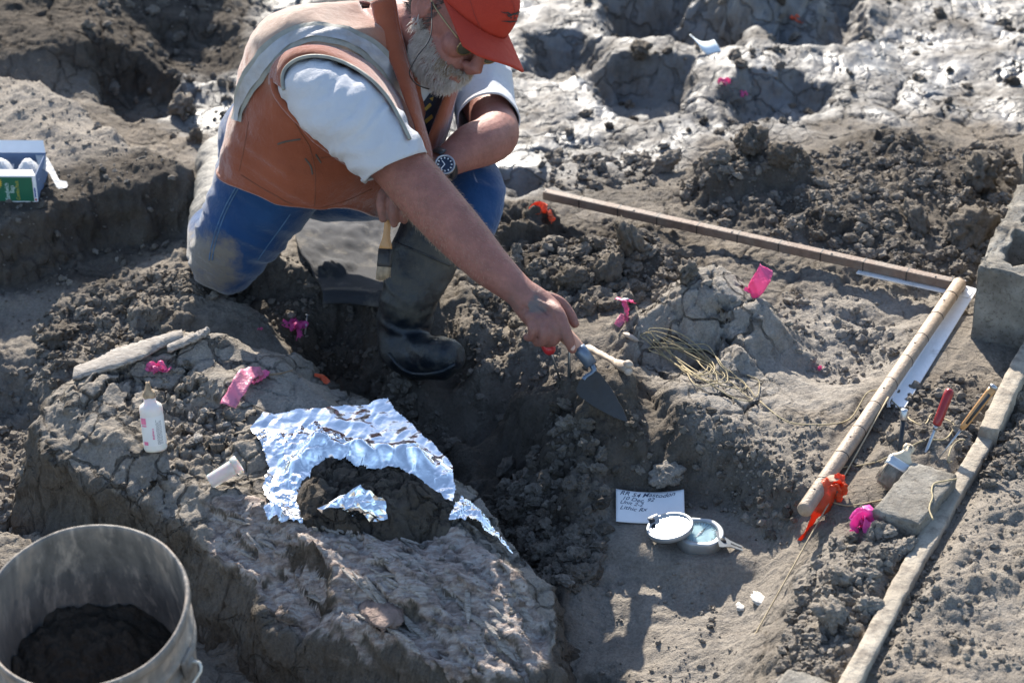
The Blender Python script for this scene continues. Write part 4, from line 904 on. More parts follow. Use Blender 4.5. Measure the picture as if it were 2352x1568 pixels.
# white patches pressed in the clay
CHALK = plain('white_plaster_crumb', (.62, .58, .52), .9, var=.12, scale=60, bump=.002)
for k, (u, v, r, lab) in enumerate([(1745, 1378, .020, 'white plaster flake on the sunlit clay left of the guide string'), (1698, 1395, .009, 'small white plaster flake left of the larger one')]):
    b0 = S(u, v, .0015); mk('plaster_flake', chunk(b0, (r, r * .7, .0035), 70 + k, 22, .45), CHALK, label=lab, cat='flake', loc=b0, group='white plaster flakes')

# ------------------------------------------------------------------ index card and pocket compass
PAPER = plain('white_card', (.80, .80, .80), .8, spec=.2, var=.03)
ref = S(1494, 1203); TL, TR, BL_ = W(1416, 1134, ref), W(1573, 1136, ref), W(1414, 1205, ref, .0)
BL_ = S(1414, 1205, .006); BR_ = S(1572, 1207, .006); ex = unit(BR_ - BL_); wv = np.linalg.norm(BR_ - BL_); ey = unit(np.cross([0, 0, 1], ex) + np.array([0, 0, .26])); en = np.cross(ex, ey); hgt = wv * .6
card = root('index_card', BL_, 'white index card with handwritten notes lying under the open compass lid', 'card')
def cpt(x, y, l=0): # x,y in 0..1 on the bent card
    return BL_ + ex * x * wv + ey * y * hgt + en * (l + .006 * (2 * x - 1) ** 2 * (.3 + .7 * y) - .003 * math.sin(3 * x))
nxc, nyc = 24, 12; V = [cpt(i / nxc, j / nyc) for j in range(nyc + 1) for i in range(nxc + 1)]; F = [(j * 25 + i, j * 25 + i + 1, (j + 1) * 25 + i + 1, (j + 1) * 25 + i) for j in range(nyc) for i in range(nxc)]
co = mk('card_sheet', (V, F), PAPER, card); co.modifiers.new('thickness', 'SOLIDIFY').thickness = -.0006
INKB = plain('blue_black_ink', (.03, .045, .09), .7, var=.1)
def text_mesh(name, txt, size, fn, mat, parent, shear=0.0, align='LEFT', bold=.0, aspect=1.0):
    """letters as flat thin meshes laid on a surface: fn(x, y) in metres -> world point"""
    c = bpy.data.curves.new(name, 'FONT'); c.body = txt; c.size = size; c.shear = shear; c.align_x = align; c.resolution_u = 3; c.offset = bold; c.fill_mode = 'FRONT'
    t = bpy.data.objects.new(name, c); COL.objects.link(t); bpy.context.view_layer.update(); me = t.evaluated_get(bpy.context.evaluated_depsgraph_get()).to_mesh()
    V = [fn(v.co.x * aspect, v.co.y) for v in me.vertices]; F = [tuple(p.vertices) for p in me.polygons]; t.to_mesh_clear(); bpy.data.objects.remove(t); bpy.data.curves.remove(c)
    return mk(name, (V, F), mat, parent, smooth=False)
for txt, x, y, sz in (('RR 54 Mastodon', .05, .83, .0132), ('10 Dec. 92', .08, .68, .0118), ('Unit 2-2', .05, .55, .0112), ('Lithic Rx', .05, .38, .0122)):
    text_mesh('handwriting', txt, sz, lambda a, b, x=x, y=y: cpt(x + a / wv, y + b / hgt + .02 * math.sin(a * 140), .0011), INKB, card, shear=.45, aspect=1.10, bold=.00004)
GREYMET = plain('pale_grey_anodised_metal', (.38, .40, .41), .45, metal=.5, var=.06, dirt=.12, dirtcol=(.2, .18, .16))
MIRROR = N('compass_mirror').set((.92, .93, .95), .10, 1.0); GLASS = N('compass_glass'); GLASS = GLASS.set((.92, .97, .98), .03, 0, .5, Transmission_Weight=1.0, IOR=1.15); DIALM = plain('pale_blue_dial', (.40, .58, .62), .55, var=.04)
gc = S(1606, 1240); up = unit([.02, -.05, 1]); cx_ = unit(np.cross([0.10, 1, 0], up)); cy_ = np.cross(up, cx_)   # x right, y away
cen = W(1606, 1217, gc, .018); base = cen - up * .030
comp = root('pocket_compass', base, 'grey pocket compass lying open with mirror lid and slotted sighting arm', 'compass')
def oct_(cn, r, ch, n=64, inner=False):
    out = []
    for a in np.linspace(0, 2 * np.pi, n, endpoint=False):
        rr = r; x, y = math.cos(a) * rr, math.sin(a) * rr
        if not inner: y = np.clip(y, -ch, ch); 
        out.append(cn + cx_ * x + cy_ * y)
    return np.array(out)
R0 = .0415
mk('compass_body', loft([oct_(cen - up * .026, R0 * .90, .034), oct_(cen - up * .024, R0 * .97, .037), oct_(cen - up * .003, R0, .0385), oct_(cen - up * .0005, R0 * .985, .038), oct_(cen, R0 * .95, .0365), oct_(cen, R0 * .77, .09), oct_(cen - up * .007, R0 * .75, .09)], False), GREYMET, comp)
mk('compass_bottom', disc(oct_(cen - up * .0262, R0 * .90, .034)), GREYMET, comp)
dial = mk('dial', disc(oct_(cen - up * .0062, R0 * .755, .09)), DIALM, comp)
for k in range(36):
    a = k * math.pi / 18; d = cx_ * math.cos(a) + cy_ * math.sin(a); tt = np.cross(up, d); L0 = .0255 if k % 3 else .023
    mk('dial_tick', box(cen - up * .0058 + d * (L0 + .030) / 2, d, tt, up, (.030 - L0) / 2, .0003, .0002), INK, dial, smooth=False)
for q_, m_ in ((1, INK), (-1, WHITEMETAL)):
    nd = unit(cx_ * .5 + cy_ * .86) * q_; tt = np.cross(up, nd); c0_ = cen - up * .0048; mk('needle', prism([c0_ + tt * .0016, c0_ + nd * .021, c0_ - tt * .0016], up * .0005), m_, comp, smooth=False)
mk('dial_pivot', tube([cen - up * .0060, cen - up * .0030], [.0028, .0018], 12), WHITEMETAL, comp)
mk('dial_glass', disc(oct_(cen - up * .0016, R0 * .765, .09)), GLASS, comp)
lc = W(1536, 1190, gc, .026); lid_c = cen + (lc - cen) - up * np.dot(lc - cen, up) + up * .008
lu = unit(unit(np.array([0, 0, CAM_H]) - lc) - np.array(Ldir) + np.array([.02, .0, .06])); lx = unit(cx_ - lu * np.dot(cx_, lu)); ly = np.cross(lu, lx)
def circ(c, r, n=56, chy=9): 
    a = np.linspace(0, 2 * np.pi, n, endpoint=False); return c + np.cos(a)[:, None] * lx * r + np.clip(np.sin(a) * r, -chy, chy)[:, None] * ly
lid = mk('compass_lid', loft([circ(lid_c - lu * .010, R0 * .93), circ(lid_c - lu * .009, R0 * .98), circ(lid_c - lu * .001, R0), circ(lid_c, R0 * .98), circ(lid_c, R0 * .86), circ(lid_c - lu * .004, R0 * .84)], False), GREYMET, comp)
mk('lid_back', disc(circ(lid_c - lu * .0102, R0 * .93)), GREYMET, lid)
mk('lid_mirror', disc(circ(lid_c - lu * .0034, R0 * .85)), MIRROR, lid)
mk('lid_latch', box(lid_c - lx * R0 * .72 + ly * R0 * .62 + lu * .003, unit(lx + ly * .6), unit(ly - lx * .6), lu, .010, .0035, .003, .001), GREYMET, lid); mk('lid_hinge', tube([lid_c - lx * R0 * .85 + ly * R0 * .36 + lu * .003, lid_c - lx * R0 * .66 + ly * R0 * .44 + lu * .003], .0042, 12), INK, lid)
s0 = cen + cx_ * .030 - cy_ * .020 + up * .001; s1 = s0 + (W(1714, 1263, gc, .018) - s0); sT = unit(s1 - s0); sS = unit(np.cross(up, sT)); sN = np.cross(sT, sS); sL = np.linalg.norm(s1 - s0)
def sw(t): return np.interp(t, [0, .08, .25, .45, .85, 1], [.022, .021, .014, .0085, .0066, .0060])
out_a = [(t, sw(t) / 1.0) for t in np.linspace(0, 1, 14)] + [(1.035, .003)]
slot = [(.42, .0022), (.44, .0028), (.82, .0024), (.84, .0018)]
arm_bm = []
# arm built as two rails, a root plate and an eye so that the slot is a real opening
rail = lambda sg: prism([s0 + sT * sL * t + sS * sg * w_ for t, w_ in [(.42, .0026), (.84, .0022)]] + [s0 + sT * sL * t + sS * sg * w_ for t, w_ in [(.84, sw(.84)), (.62, sw(.62)), (.42, sw(.42))]], sN * .0018)
eye_c = s0 + sT * sL * .955; ea = np.linspace(0, 2 * np.pi, 20, endpoint=False)
ring = loft([np.array([eye_c + sT * math.cos(a) * r + sS * math.sin(a) * r + sN * z for a in ea]) for r, z in ((.0072, 0), (.0072, .0018), (.0030, .0018), (.0030, 0), (.0072, 0))], False)
arm = mk('sighting_arm', join(rail(1), rail(-1), prism([s0 + sT * sL * t + sS * w_ for t, w_ in [(0, .022), (.08, .021), (.25, .014), (.4205, sw(.42))]] + [s0 + sT * sL * t - sS * w_ for t, w_ in [(.4205, sw(.42)), (.25, .014), (.08, .021), (0, .022)]], sN * .0018), prism([s0 + sT * sL * t + sS * w_ for t, w_ in [(.8395, .0066), (.905, .0052), (.905, -.0052), (.8395, -.0066)]], sN * .0018), ring), GREYMET, comp, smooth=False)
mk('arm_rivet', tube([s0 + sT * sL * .17 + sN * .0018, s0 + sT * sL * .17 + sN * .0032], [.0065, .0055], 14), INK, arm)

# ------------------------------------------------------------------ glue bottle and vial on the fossil
bb = S(358, 1030, -.002); btop = at_d(346, 906, bb); bax = unit(unit(btop - bb) * .55 + np.array([-.06, 0, 1]) * .45); bl = root('glue_bottle', bb, 'white plastic glue bottle with brown crusted nozzle standing on the fossil block', 'bottle')
WPLAST = plain('milky_white_plastic', (.74, .71, .64), .4, var=.05, dirt=.12, dirtcol=(.45, .40, .33), Subsurface_Weight=.15)
rB = .0205
mk('bottle_body', lathe([(.001, 0), (rB * .9, 0), (rB, .004), (rB * .985, .010), (rB * .985, .066), (rB, .069), (rB, .074), (rB * .93, .081), (rB * .62, .086), (.0105, .088), (.0105, .096), (.004, .0965)], bb, bax, 40), WPLAST, bl)
CRUST = plain('crusted_brown_glue', (.36, .25, .15), .7, var=.4, scale=120, bump=.003); V, F = lathe([(.0112, .0945), (.0118, .099), (.0100, .105), (.0062, .109), (.0052, .117), (.0034, .123), (.001, .1235)], bb, bax, 22); mk('bottle_nozzle', (V + .0012 * fbm3(V * 240, 3, 9)[:, None], F), CRUST, bl)
tw_ = unit(CZ - bax * np.dot(CZ, bax)); sd = np.cross(bax, tw_)
def bpt(a, z, lift=.0004): # a metres round from the side facing the camera
    th = a / rB; return bb + bax * z + (tw_ * math.cos(th) + sd * math.sin(th)) * (rB * .985 + lift)
sgn = 1 if np.dot(sd, CX) > 0 else -1
def patch(name, a0, a1, z0, z1, mat, lift=.0004, parent=bl):
    na = 10; V = [bpt(sgn * (a0 + (a1 - a0) * i / na), z, lift) for z in (z0, z1) for i in range(na + 1)]; return mk(name, (V, [(i, i + 1, na + 2 + i, na + 1 + i) for i in range(na)]), mat, parent)
LBLPINK = plain('pink_label_print', (.78, .20, .33), .5, var=.1, dirt=.15, dirtcol=(.7, .65, .6)); LBLW = plain('white_label_paper', (.76, .74, .70), .55, var=.04, dirt=.1, dirtcol=(.5, .45, .4)); LBLD = plain('grey_label_print', (.22, .21, .22), .6)
lab_ = patch('label', -.030, .034, .012, .064, LBLW, .0003); patch('label_block', -.0215, -.0085, .051, .0625, LBLPINK, .0006, lab_); patch('label_block', -.0190, -.0090, .0135, .020, LBLPINK, .0006, lab_); patch('label_block', -.0195, -.0085, .047, .0495, LBLPINK, .0006, lab_)
def vtext(txt, sz, a0, z0, mat, bold=0): text_mesh('label_print', txt, sz, lambda x, y: bpt(sgn * (a0 - y), z0 + x, .0007), mat, lab_, bold=bold)
rl = np.random.default_rng(3)
for z in np.arange(.024, .044, .0026): patch('label_mark', .0005 + rl.uniform(0, .0008), .0042 - rl.uniform(0, .0008), z, z + rl.uniform(.0012, .0022), LBLPINK, .0007, lab_)
for a0 in (.0085, .0105, .0125, .0150, .0175):
    z = .014
    while z < .054: w_ = rl.uniform(.0015, .0050); patch('label_mark', a0, a0 + .0008, z, z + w_, LBLD, .0007, lab_); z += w_ + .0011
vb, vt = S(483, 1121, .012), None; vt = at_d(549, 1064, vb) + CZ * -.004; vax = unit(vt - vb); vl = root('plastic_vial', vb, 'small white translucent vial lying on the fossil block left of the foil', 'vial'); VIALM = N('translucent_vial_plastic'); VIALM = VIALM.set(VIALM.ramp(VIALM.noise(40, 4), [(.4, (.62, .65, .60)), (.7, (.75, .77, .74))]), .35, 0, .5, Transmission_Weight=.25, Subsurface_Weight=.3)
vL = np.linalg.norm(vt - vb); mk('vial_tube', lathe([(.001, -.001), (.0115, 0), (.0130, .003), (.0132, vL * .75), (.0132, vL * .8)], vb, vax, 28), VIALM, vl); mk('vial_cap', lathe([(.0132, vL * .80), (.0160, vL * .82), (.0162, vL * .97), (.0150, vL), (.0125, vL * 1.005), (.0115, vL * .94), (.001, vL * .94)], vb, vax, 28), VIALM, vl)

# ------------------------------------------------------------------ crumpled kitchen foil and the dark lump on it
FOIL = N('crumpled_aluminium_foil'); FOIL.bump(FOIL.noise(60, 2, .5), .0012); FOIL = FOIL.set((.90, .91, .93), .19, 1.0)
def tri_noise(x, y, seed):                     # flat triangular facets with sharp creases
    i, j = np.floor(x), np.floor(y); fx, fy = x - i, y - j; z = np.zeros_like(i); h = lambda p, q: _h(i + p, j + q, z, seed) - .5
    return np.where(fx + fy < 1, h(0, 0) + (h(1, 0) - h(0, 0)) * fx + (h(0, 1) - h(0, 0)) * fy, h(1, 1) + (h(0, 1) - h(1, 1)) * (1 - fx) + (h(1, 0) - h(1, 1)) * (1 - fy))
def crinkle(a, b, seed, amp):
    o = 0
    for cell, k, rot, sd_ in ((.030, .0062, .4, 0), (.015, .0042, 1.3, 1), (.0085, .0022, 2.2, 2), (.0048, .0009, .9, 3)):
        c_, s_2 = math.cos(rot), math.sin(rot); x, y = (a * c_ - b * s_2) / cell, (a * s_2 + b * c_) / cell
        x, y = x + .55 * noise2(x * .45, y * .45, seed + sd_), y + .55 * noise2(x * .45 + 9, y * .45, seed + sd_ + 7)
        w_ = 1.0 if sd_ < 2 else .25 + .75 * sstep(-.1, .3, noise2(a * 11, b * 11, seed + 60)); o = o + amp * k * w_ * tri_noise(x, y, seed + 20 + sd_)
    return o
def foil_sheet(name, outline, z, label, seed, collar=None, hole_lift=.0, lift=.008, step=.0018, lumpy=.006, parent=None, flat=None):
    W_ = np.array(GP(outline, z)); lo, hi = W_.min(0) - .01, W_.max(0) + .01; ax_, ay_ = np.arange(lo[0], hi[0], step), np.arange(lo[1], hi[1], step); A, B = np.meshgrid(ax_, ay_); a, b = A.ravel(), B.ravel()
    d = sdf(W_, a + .003 * noise2(a * 70, b * 70, seed + 8), b + .003 * noise2(a * 70 + 3, b * 70, seed + 9)); zz = top_z(a, b)
    k = 9; pad = np.pad(zz.reshape(A.shape), k, 'edge'); pad = np.maximum(pad, -.3); cs = np.apply_along_axis(lambda r_: np.convolve(r_, np.ones(2 * k + 1) / (2 * k + 1), 'valid'), 1, pad); cs = np.apply_along_axis(lambda r_: np.convolve(r_, np.ones(2 * k + 1) / (2 * k + 1), 'valid'), 0, cs)
    zs = np.maximum(cs.ravel(), zz + .001) + lift
    def facet(f, sd_):
        w1, w2 = a + .01 * noise2(a * 30, b * 30, sd_ + 20), b + .01 * noise2(a * 30, b * 30, sd_ + 21); F1, F2, ID = worley2(w1 * f, w2 * f, sd_); g = ID * 6.28 * 5; return (np.cos(g) * ((w1 * f) % 1 - .5) * .0 + np.cos(g) * .7) * np.clip((F2 - F1) / .35, 0, 1), F1
    n1 = np.abs(noise2(a * 22, b * 22, seed)); ck_ = crinkle(a, b, seed, lumpy / .006)
    zs = zs + .004 + ck_
    if flat is not None: zs = np.maximum(zs - .003, flat + .25 * (b - G(800, 1085, .15)[1]) + .05 * (a - G(800, 1085, .15)[0]) + ck_)
    if collar is not None:
        Cw = np.array(GP(collar[0], z)); dc = sdf(Cw, a, b); away = sstep(collar[2] - .02, collar[2] + .05, b)
        zs = zs + collar[1] * sstep(.045, .0, np.abs(dc + .004)) * away * (.65 + .9 * n1)
    V = np.stack([a, b, zs], 1) + .002 * np.stack([noise2(a * 60, b * 60, seed + 5), noise2(a * 60 + 9, b * 60, seed + 6), 0 * a], 1)
    ok = (d > 0).reshape(A.shape)
    if collar is not None: ok &= ~((sdf(Cw, a, b) > .022).reshape(A.shape))
    kq = ok[:-1, :-1] & ok[1:, :-1] & ok[:-1, 1:] & ok[1:, 1:]; jj, kk = np.nonzero(kq); i0 = jj * len(ax_) + kk; F = np.stack([i0, i0 + 1, i0 + 1 + len(ax_), i0 + len(ax_)], 1); u_, inv = np.unique(F, return_inverse=True)
    c = V[u_].mean(0); c[2] = V[u_][:, 2].min()
    o = mk(name, (V[u_], inv.reshape(F.shape)), FOIL, label=label, cat='foil', group='pieces of aluminium foil', loc=c); return o
LUMP = [(668, 1110), (690, 1068), (740, 1040), (800, 1042), (850, 1055), (930, 1055), (985, 1085), (1035, 1115), (1058, 1150), (1030, 1180), (880, 1190), (780, 1185), (700, 1180), (672, 1150)]
foil = foil_sheet('aluminium_foil', [(572, 985), (605, 962), (645, 962), (700, 956), (760, 955), (830, 953), (892, 946), (908, 968), (925, 975), (960, 1000), (1000, 1028), (1038, 1060), (1046, 1105), (1040, 1125), (1000, 1110), (900, 1120), (760, 1130), (700, 1150), (694, 1178), (640, 1165), (610, 1130), (600, 1085), (617, 1052), (600, 1020)], .15, 'large crumpled sheet of aluminium foil spread on the fossil around the dark lump', 700, lumpy=.0060, flat=.128, collar=(LUMP, .042, G(800, 1090, .15)[1]))
foil_sheet('aluminium_foil', [(604, 1170), (640, 1156), (680, 1160), (692, 1182), (640, 1188), (614, 1186)], .13, 'small torn foil scrap at the lower left of the dark lump', 720, lift=.016, lumpy=.008)
foil_sheet('aluminium_foil', [(1058, 1128), (1090, 1136), (1120, 1160), (1150, 1195), (1185, 1232), (1130, 1205), (1090, 1190), (1030, 1186)], .13, 'pointed foil strip hanging off the right end of the fossil beside the dark lump', 730, lift=.008, lumpy=.007)
lp = np.array(GP(LUMP, .15)); lc_ = lp.mean(0); lo, hi = lp.min(0) - .02, lp.max(0) + .02; ax_, ay_ = np.arange(lo[0], hi[0], .0028), np.arange(lo[1], hi[1], .0028); A, B = np.meshgrid(ax_, ay_); a, b = A.ravel(), B.ravel()
dl = sdf(lp, a + .008 * noise2(a * 25, b * 25, 740), b + .008 * noise2(a * 25 + 4, b * 25, 741)); zl = top_z(a, b) - .01 + .062 * np.sqrt(np.clip(dl / .055, 0, 1)) * (.8 + .35 * fbm2(a * 12, b * 12, 3, 742)) + .004 * fbm2(a * 45, b * 45, 4, 743, .6) * sstep(0, .01, dl) + .18 * clods(a, b, .018, 744, .7)
w1, w2 = a + .006 * noise2(a * 50, b * 50, 746), b + .006 * noise2(a * 50, b * 50, 747); F1, F2, _ = worley2(w1 / .045, w2 / .045, 745); zl = zl - .008 * sstep(.09, 0, F2 - F1)
ok = (dl > -.004).reshape(A.shape); kq = ok[:-1, :-1] & ok[1:, :-1] & ok[:-1, 1:] & ok[1:, 1:]; jj, kk = np.nonzero(kq); i0 = jj * len(ax_) + kk; F = np.stack([i0, i0 + 1, i0 + 1 + len(ax_), i0 + len(ax_)], 1); u_, inv = np.unique(F, return_inverse=True); VL = np.stack([a, b, zl], 1)
lump = mk('sediment_lump', (VL[u_], inv.reshape(F.shape)), SOIL, label='dark brown lump of sediment sitting inside the crumpled foil', cat='soil lump', loc=lc_)
attr(lump, 'moist_shade', np.clip(.80 + .2 * noise2(a * 30, b * 30, 748), 0, 1)[u_]); attr(lump, 'crack', np.full(len(u_), .8)); attr(lump, 'wet', np.full(len(u_), .1)); attr(lump, 'pale', np.zeros(len(u_)))
fs = S(840, 1172, .012); fo_pts = [(735, 1164), (785, 1132), (830, 1112), (856, 1122), (888, 1148), (896, 1184), (852, 1190), (800, 1184), (764, 1176)]
ref = fs; C_ = np.array([W(u, v, ref, .045 + .010 * math.sin(u * .3 + v)) for u, v in fo_pts]); nA = len(C_); cm = C_.mean(0) + CZ * .008; Vf = [cm]; Ff = []
for k in range(1, 9):
    for i in range(nA * 4):
        t = i / 4; p_ = C_[int(t) % nA] * (1 - t % 1) + C_[(int(t) + 1) % nA] * (t % 1); q_ = cm + (p_ - cm) * k / 8; Vf.append(q_ + CZ * .009 * noise3(q_[None] * 75, 760)[0] + CY * .006 * noise3(q_[None] * 110, 761)[0] + CX * .003 * noise3(q_[None] * 160, 762)[0])
m4 = nA * 4
for i in range(m4): Ff.append((0, 1 + i, 1 + (i + 1) % m4))
for k in range(7):
    for i in range(m4): Ff.append((1 + k * m4 + i, 1 + (k + 1) * m4 + i, 1 + (k + 1) * m4 + (i + 1) % m4, 1 + k * m4 + (i + 1) % m4))
mk('aluminium_foil', (Vf, Ff), FOIL, label='folded foil flap standing up in front of the dark lump', cat='foil', group='pieces of aluminium foil', loc=fs, smooth=False)

# ------------------------------------------------------------------ bucket
bn = unit(cv(-.698 * .05, .698 * .998, .716)); bc = P(195, 1388, 3.06)
GALV = N('muddy_grey_bucket'); _s = GALV.noise(9, 6, .65, vec=GALV.map((3.2, 3.2, .8))); _c = GALV.ramp(_s, [(.33, (.11, .102, .094)), (.52, (.205, .182, .160)), (.68, (.34, .275, .22))]); _d = GALV.noise(26, 6, .65, vec=GALV.map((1.6, 1.6, .35)))
_c = GALV.mix(GALV.ramp(_d, [(.54, 0.), (.66, .8)]), _c, (.46, .38, .31)); _c = GALV.mix(GALV.ramp(GALV.noise(17, 5, .6), [(.58, 0.), (.72, .8)]), _c, (.09, .08, .075)); GALV.bump(GALV.noise(60, 5), .002); GALV = GALV.set(_c, .55, 0.0, .4)
bu = root('bucket', bc - bn * .37, 'muddy grey bucket standing at the bottom left corner', 'bucket')
prof = [(.001, -.37), (.126, -.37), (.130, -.365), (.1455, -.112), (.1475, -.108), (.1505, -.106), (.1515, -.101), (.1500, -.097), (.1465, -.095), (.1468, -.078), (.1478, -.075), (.1512, -.073), (.1522, -.068), (.1508, -.064), (.1480, -.062), (.1484, -.030), (.1490, -.024), (.1535, -.020), (.1552, -.014), (.1556, -.005), (.1545, -.001), (.1522, .0008), (.1500, .0002), (.1484, -.003), (.1470, -.012), (.1462, -.05), (.1445, -.12), (.128, -.358), (.001, -.358)]
prof = [(r_ * .95, z_ * .97) for r_, z_ in prof]; V, F = lathe(prof, bc, bn, 96); V = V + bn * (.0012 * fbm3(V * 12, 3, 790))[:, None] + .0016 * np.stack([noise3(V * 9, 791 + k) for k in range(3)], 1); mk('bucket_body', (V, F), GALV, bu)
bxx = unit(CX - bn * np.dot(CX, bn)); byy = np.cross(bn, bxx)
def bk(a, r, z): r = r * .95; return bc + bxx * math.cos(a) * r + byy * math.sin(a) * r + bn * z
ea_ = -.30
mk('handle_ear', join(tube([bk(ea_, .148, -.085), bk(ea_, .160, -.085)], [.014, .010], 18), box(bk(ea_, .152, -.085), bxx * math.cos(ea_) + byy * math.sin(ea_), byy * math.cos(ea_) - bxx * math.sin(ea_), bn, .004, .016, .022, .003)), GALV, bu)
wire = [bk(ea_, .150, -.082), bk(ea_ + .02, .168, -.080), bk(ea_ - .02, .174, -.088), bk(ea_ - .09, .168, -.100), bk(ea_ - .25, .160, -.122), bk(ea_ - .6, .160, -.175), bk(ea_ - 1.0, .160, -.22), bk(ea_ - 1.5, .160, -.235), bk(ea_ - 2.0, .160, -.215), bk(ea_ - 2.5, .160, -.15), bk(ea_ - 2.75, .160, -.10), bk(ea_ - 2.84, .150, -.082)]
mk('wire_handle', tube(cr(wire, 90), .0024, 8), plain('pale_galvanised_wire', (.55, .54, .50), .5, metal=.5, var=.15, dirt=.2), bu)
rr_ = np.linspace(0, 1, 44); aa_ = np.linspace(0, 2 * np.pi, 110, endpoint=False); RR, AA = np.meshgrid(rr_, aa_, indexing='ij'); sx, sy = (RR * np.cos(AA)).ravel(), (RR * np.sin(AA)).ravel()
sz_ = -.172 - .045 * sx + .028 * sy - .03 * (sx ** 2 + sy ** 2) + .018 * fbm2(sx * 2.4, sy * 2.4, 4, 800) + .006 * fbm2(sx * 9, sy * 9, 4, 801, .6) + .10 * clods(sx, sy, .18, 802, .6) + .12 * clods(sx, sy, .09, 803, .7); rad_ = .1300 + .06 * (sz_ + .205)
V = bc + sx[:, None] * rad_[:, None] * bxx + sy[:, None] * rad_[:, None] * byy + sz_[:, None] * bn; F = [(i * 110 + j, (i + 1) * 110 + j, (i + 1) * 110 + (j + 1) % 110, i * 110 + (j + 1) % 110) for i in range(43) for j in range(110)]
so = mk('soil_heap', (V, F), SOIL, label='dark crumbly soil filling the bottom of the muddy grey bucket', cat='soil', loc=bc - bn * .24); attr(so, 'moist_shade', np.full(len(V), .85)); attr(so, 'pale', np.zeros(len(V))); attr(so, 'wet', np.zeros(len(V)))

# ------------------------------------------------------------------ box of bags on the left terrace
gb = S(45, 466); fr_ = [W(-150, 462, gb), W(88, 463, gb), W(93, 404, gb), W(-150, 402, gb)]
exb = unit(fr_[1] - fr_[0]); h_b = .062; upb = np.array([0, 0, 1.]); dpt = unit(np.cross(upb, exb)); B0 = fr_[1] + [0, 0, -.002]; Lb = np.linalg.norm(fr_[1] - fr_[0]); dep = .115
GREEN = plain('green_box_print', (.010, .115, .062), .45, var=.06); BOXW = plain('white_box_card', (.78, .78, .80), .6, var=.03); BLUEIN = plain('blue_box_inside', (.10, .16, .28), .8, var=.1)
bxo = root('bag_box', B0, 'green cardboard box of sandwich bags open on top on the left terrace', 'box')
def bp3(x, y, z): return B0 - exb * x + dpt * y + upb * z    # x to the left from the right front corner, y back, z up
pnl = lambda pts, m, nm, th, lab=None: mk(nm, prism([bp3(*q) for q in pts], th), m, bxo, smooth=False, label=lab)
fp = pnl([(0, 0, 0), (Lb, 0, 0), (Lb, 0, h_b), (0, 0, h_b)], BOXW, 'front_panel', dpt * .0012)
pnl([(0, dep, 0), (Lb, dep, 0), (Lb, dep, h_b), (0, dep, h_b)], BLUEIN, 'back_panel', dpt * .0012); pnl([(0, .0014, 0), (0, dep - .0002, 0), (0, dep - .0002, h_b), (0, .0014, h_b)], BLUEIN, 'side_panel', -exb * .0012); pnl([(0, 0, 0), (Lb, 0, 0), (Lb, dep, 0), (0, dep, 0)], BLUEIN, 'bottom_panel', upb * .001)
mk('green_print', prism([bp3(.008, -.0003, .003), bp3(Lb, -.0003, .003), bp3(Lb, -.0003, h_b - .003), bp3(.008, -.0003, h_b - .003)], -dpt * .0004), GREEN, fp, smooth=False)
text_mesh('box_print', 'Sandwich', .0135, lambda x, y: bp3(.059 + y, -.0010, .006 + x * .78), plain('pale_box_lettering', (.55, .68, .66), .5), fp); text_mesh('box_print', 'Bags', .0130, lambda x, y: bp3(.0485 + y, -.0010, .022 + x * .78), plain('pale_box_lettering', (.55, .68, .66), .5), fp); text_mesh('box_print', 'Combo Pack', .011, lambda x, y: bp3(.0375 + y, -.0010, .006 + x * .78), plain('yellow_box_lettering', (.50, .42, .05), .5), fp)
bc_ = bp3(.088, -.0009, h_b - .016); star = [bc_ + (exb * math.cos(a) + upb * math.sin(a)) * (.017 if i % 2 else .013) for i, a in enumerate(np.linspace(0, 2 * np.pi, 40, endpoint=False))]; star = [p_ - upb * max(0, np.dot(p_ - bp3(0, 0, h_b), upb)) for p_ in star]
mk('yellow_burst', prism(star, -dpt * .0004), plain('yellow_burst_print', (.62, .42, .04), .5), fp, smooth=False); mk('red_blot', prism([bp3(.0062, -.0003, .004), bp3(.0024, -.0003, .004), bp3(.0024, -.0003, .009), bp3(.0062, -.0003, .009)], -dpt * .0004), plain('red_box_print', (.5, .05, .08), .5), fp, smooth=False); mk('blue_blot', prism([bp3(.0058, -.0003, .012), bp3(.0030, -.0003, .012), bp3(.0030, -.0003, .034), bp3(.0058, -.0003, .034)], -dpt * .0004), plain('blue_box_print', (.05, .09, .32), .5), fp, smooth=False)
pnl([(.0, dep, h_b), (Lb, dep, h_b), (Lb, dep + .018, h_b + .020), (.006, dep + .018, h_b + .020)], BOXW, 'back_flap', upb * .001); pnl([(.0, -.0002, h_b + .0003), (Lb, -.0002, h_b + .0003), (Lb, .020, h_b + .0042), (.010, .020, h_b + .0042)], BOXW, 'front_flap', upb * .0008)
BAGM = film('white_plastic_bag', (.82, .84, .87), .0)
bagr = root('plastic_bag', bp3(.05, dep / 2, .01), 'bundle of clear white plastic bags inside the green box', 'plastic bags')
for k, x0 in enumerate((.028, .085, .14)):
    nI, nJ = 16, 14; V = [bp3(x0 + .030 * (i / nI - .5) * 2 * (1 - .35 * j / nJ), .020 + .075 * j / nJ, h_b - .020 + .030 * math.sin(math.pi * j / nJ) * (1 - (2 * i / nI - 1) ** 2) + .003 * math.sin(i * 1.7 + j * 2.3 + k)) for j in range(nJ + 1) for i in range(nI + 1)]
    mk('bag_fold', (V, [(j * 17 + i, j * 17 + i + 1, j * 17 + i + 18, j * 17 + i + 17) for j in range(nJ) for i in range(nI)]), BAGM, bagr)
flap_px = [(56, 334), (66, 333), (84, 343), (100, 360), (117, 383), (137, 414), (155, 418), (160, 428), (158, 433), (141, 436), (134, 431), (110, 396), (97, 388), (85, 385), (69, 351)]
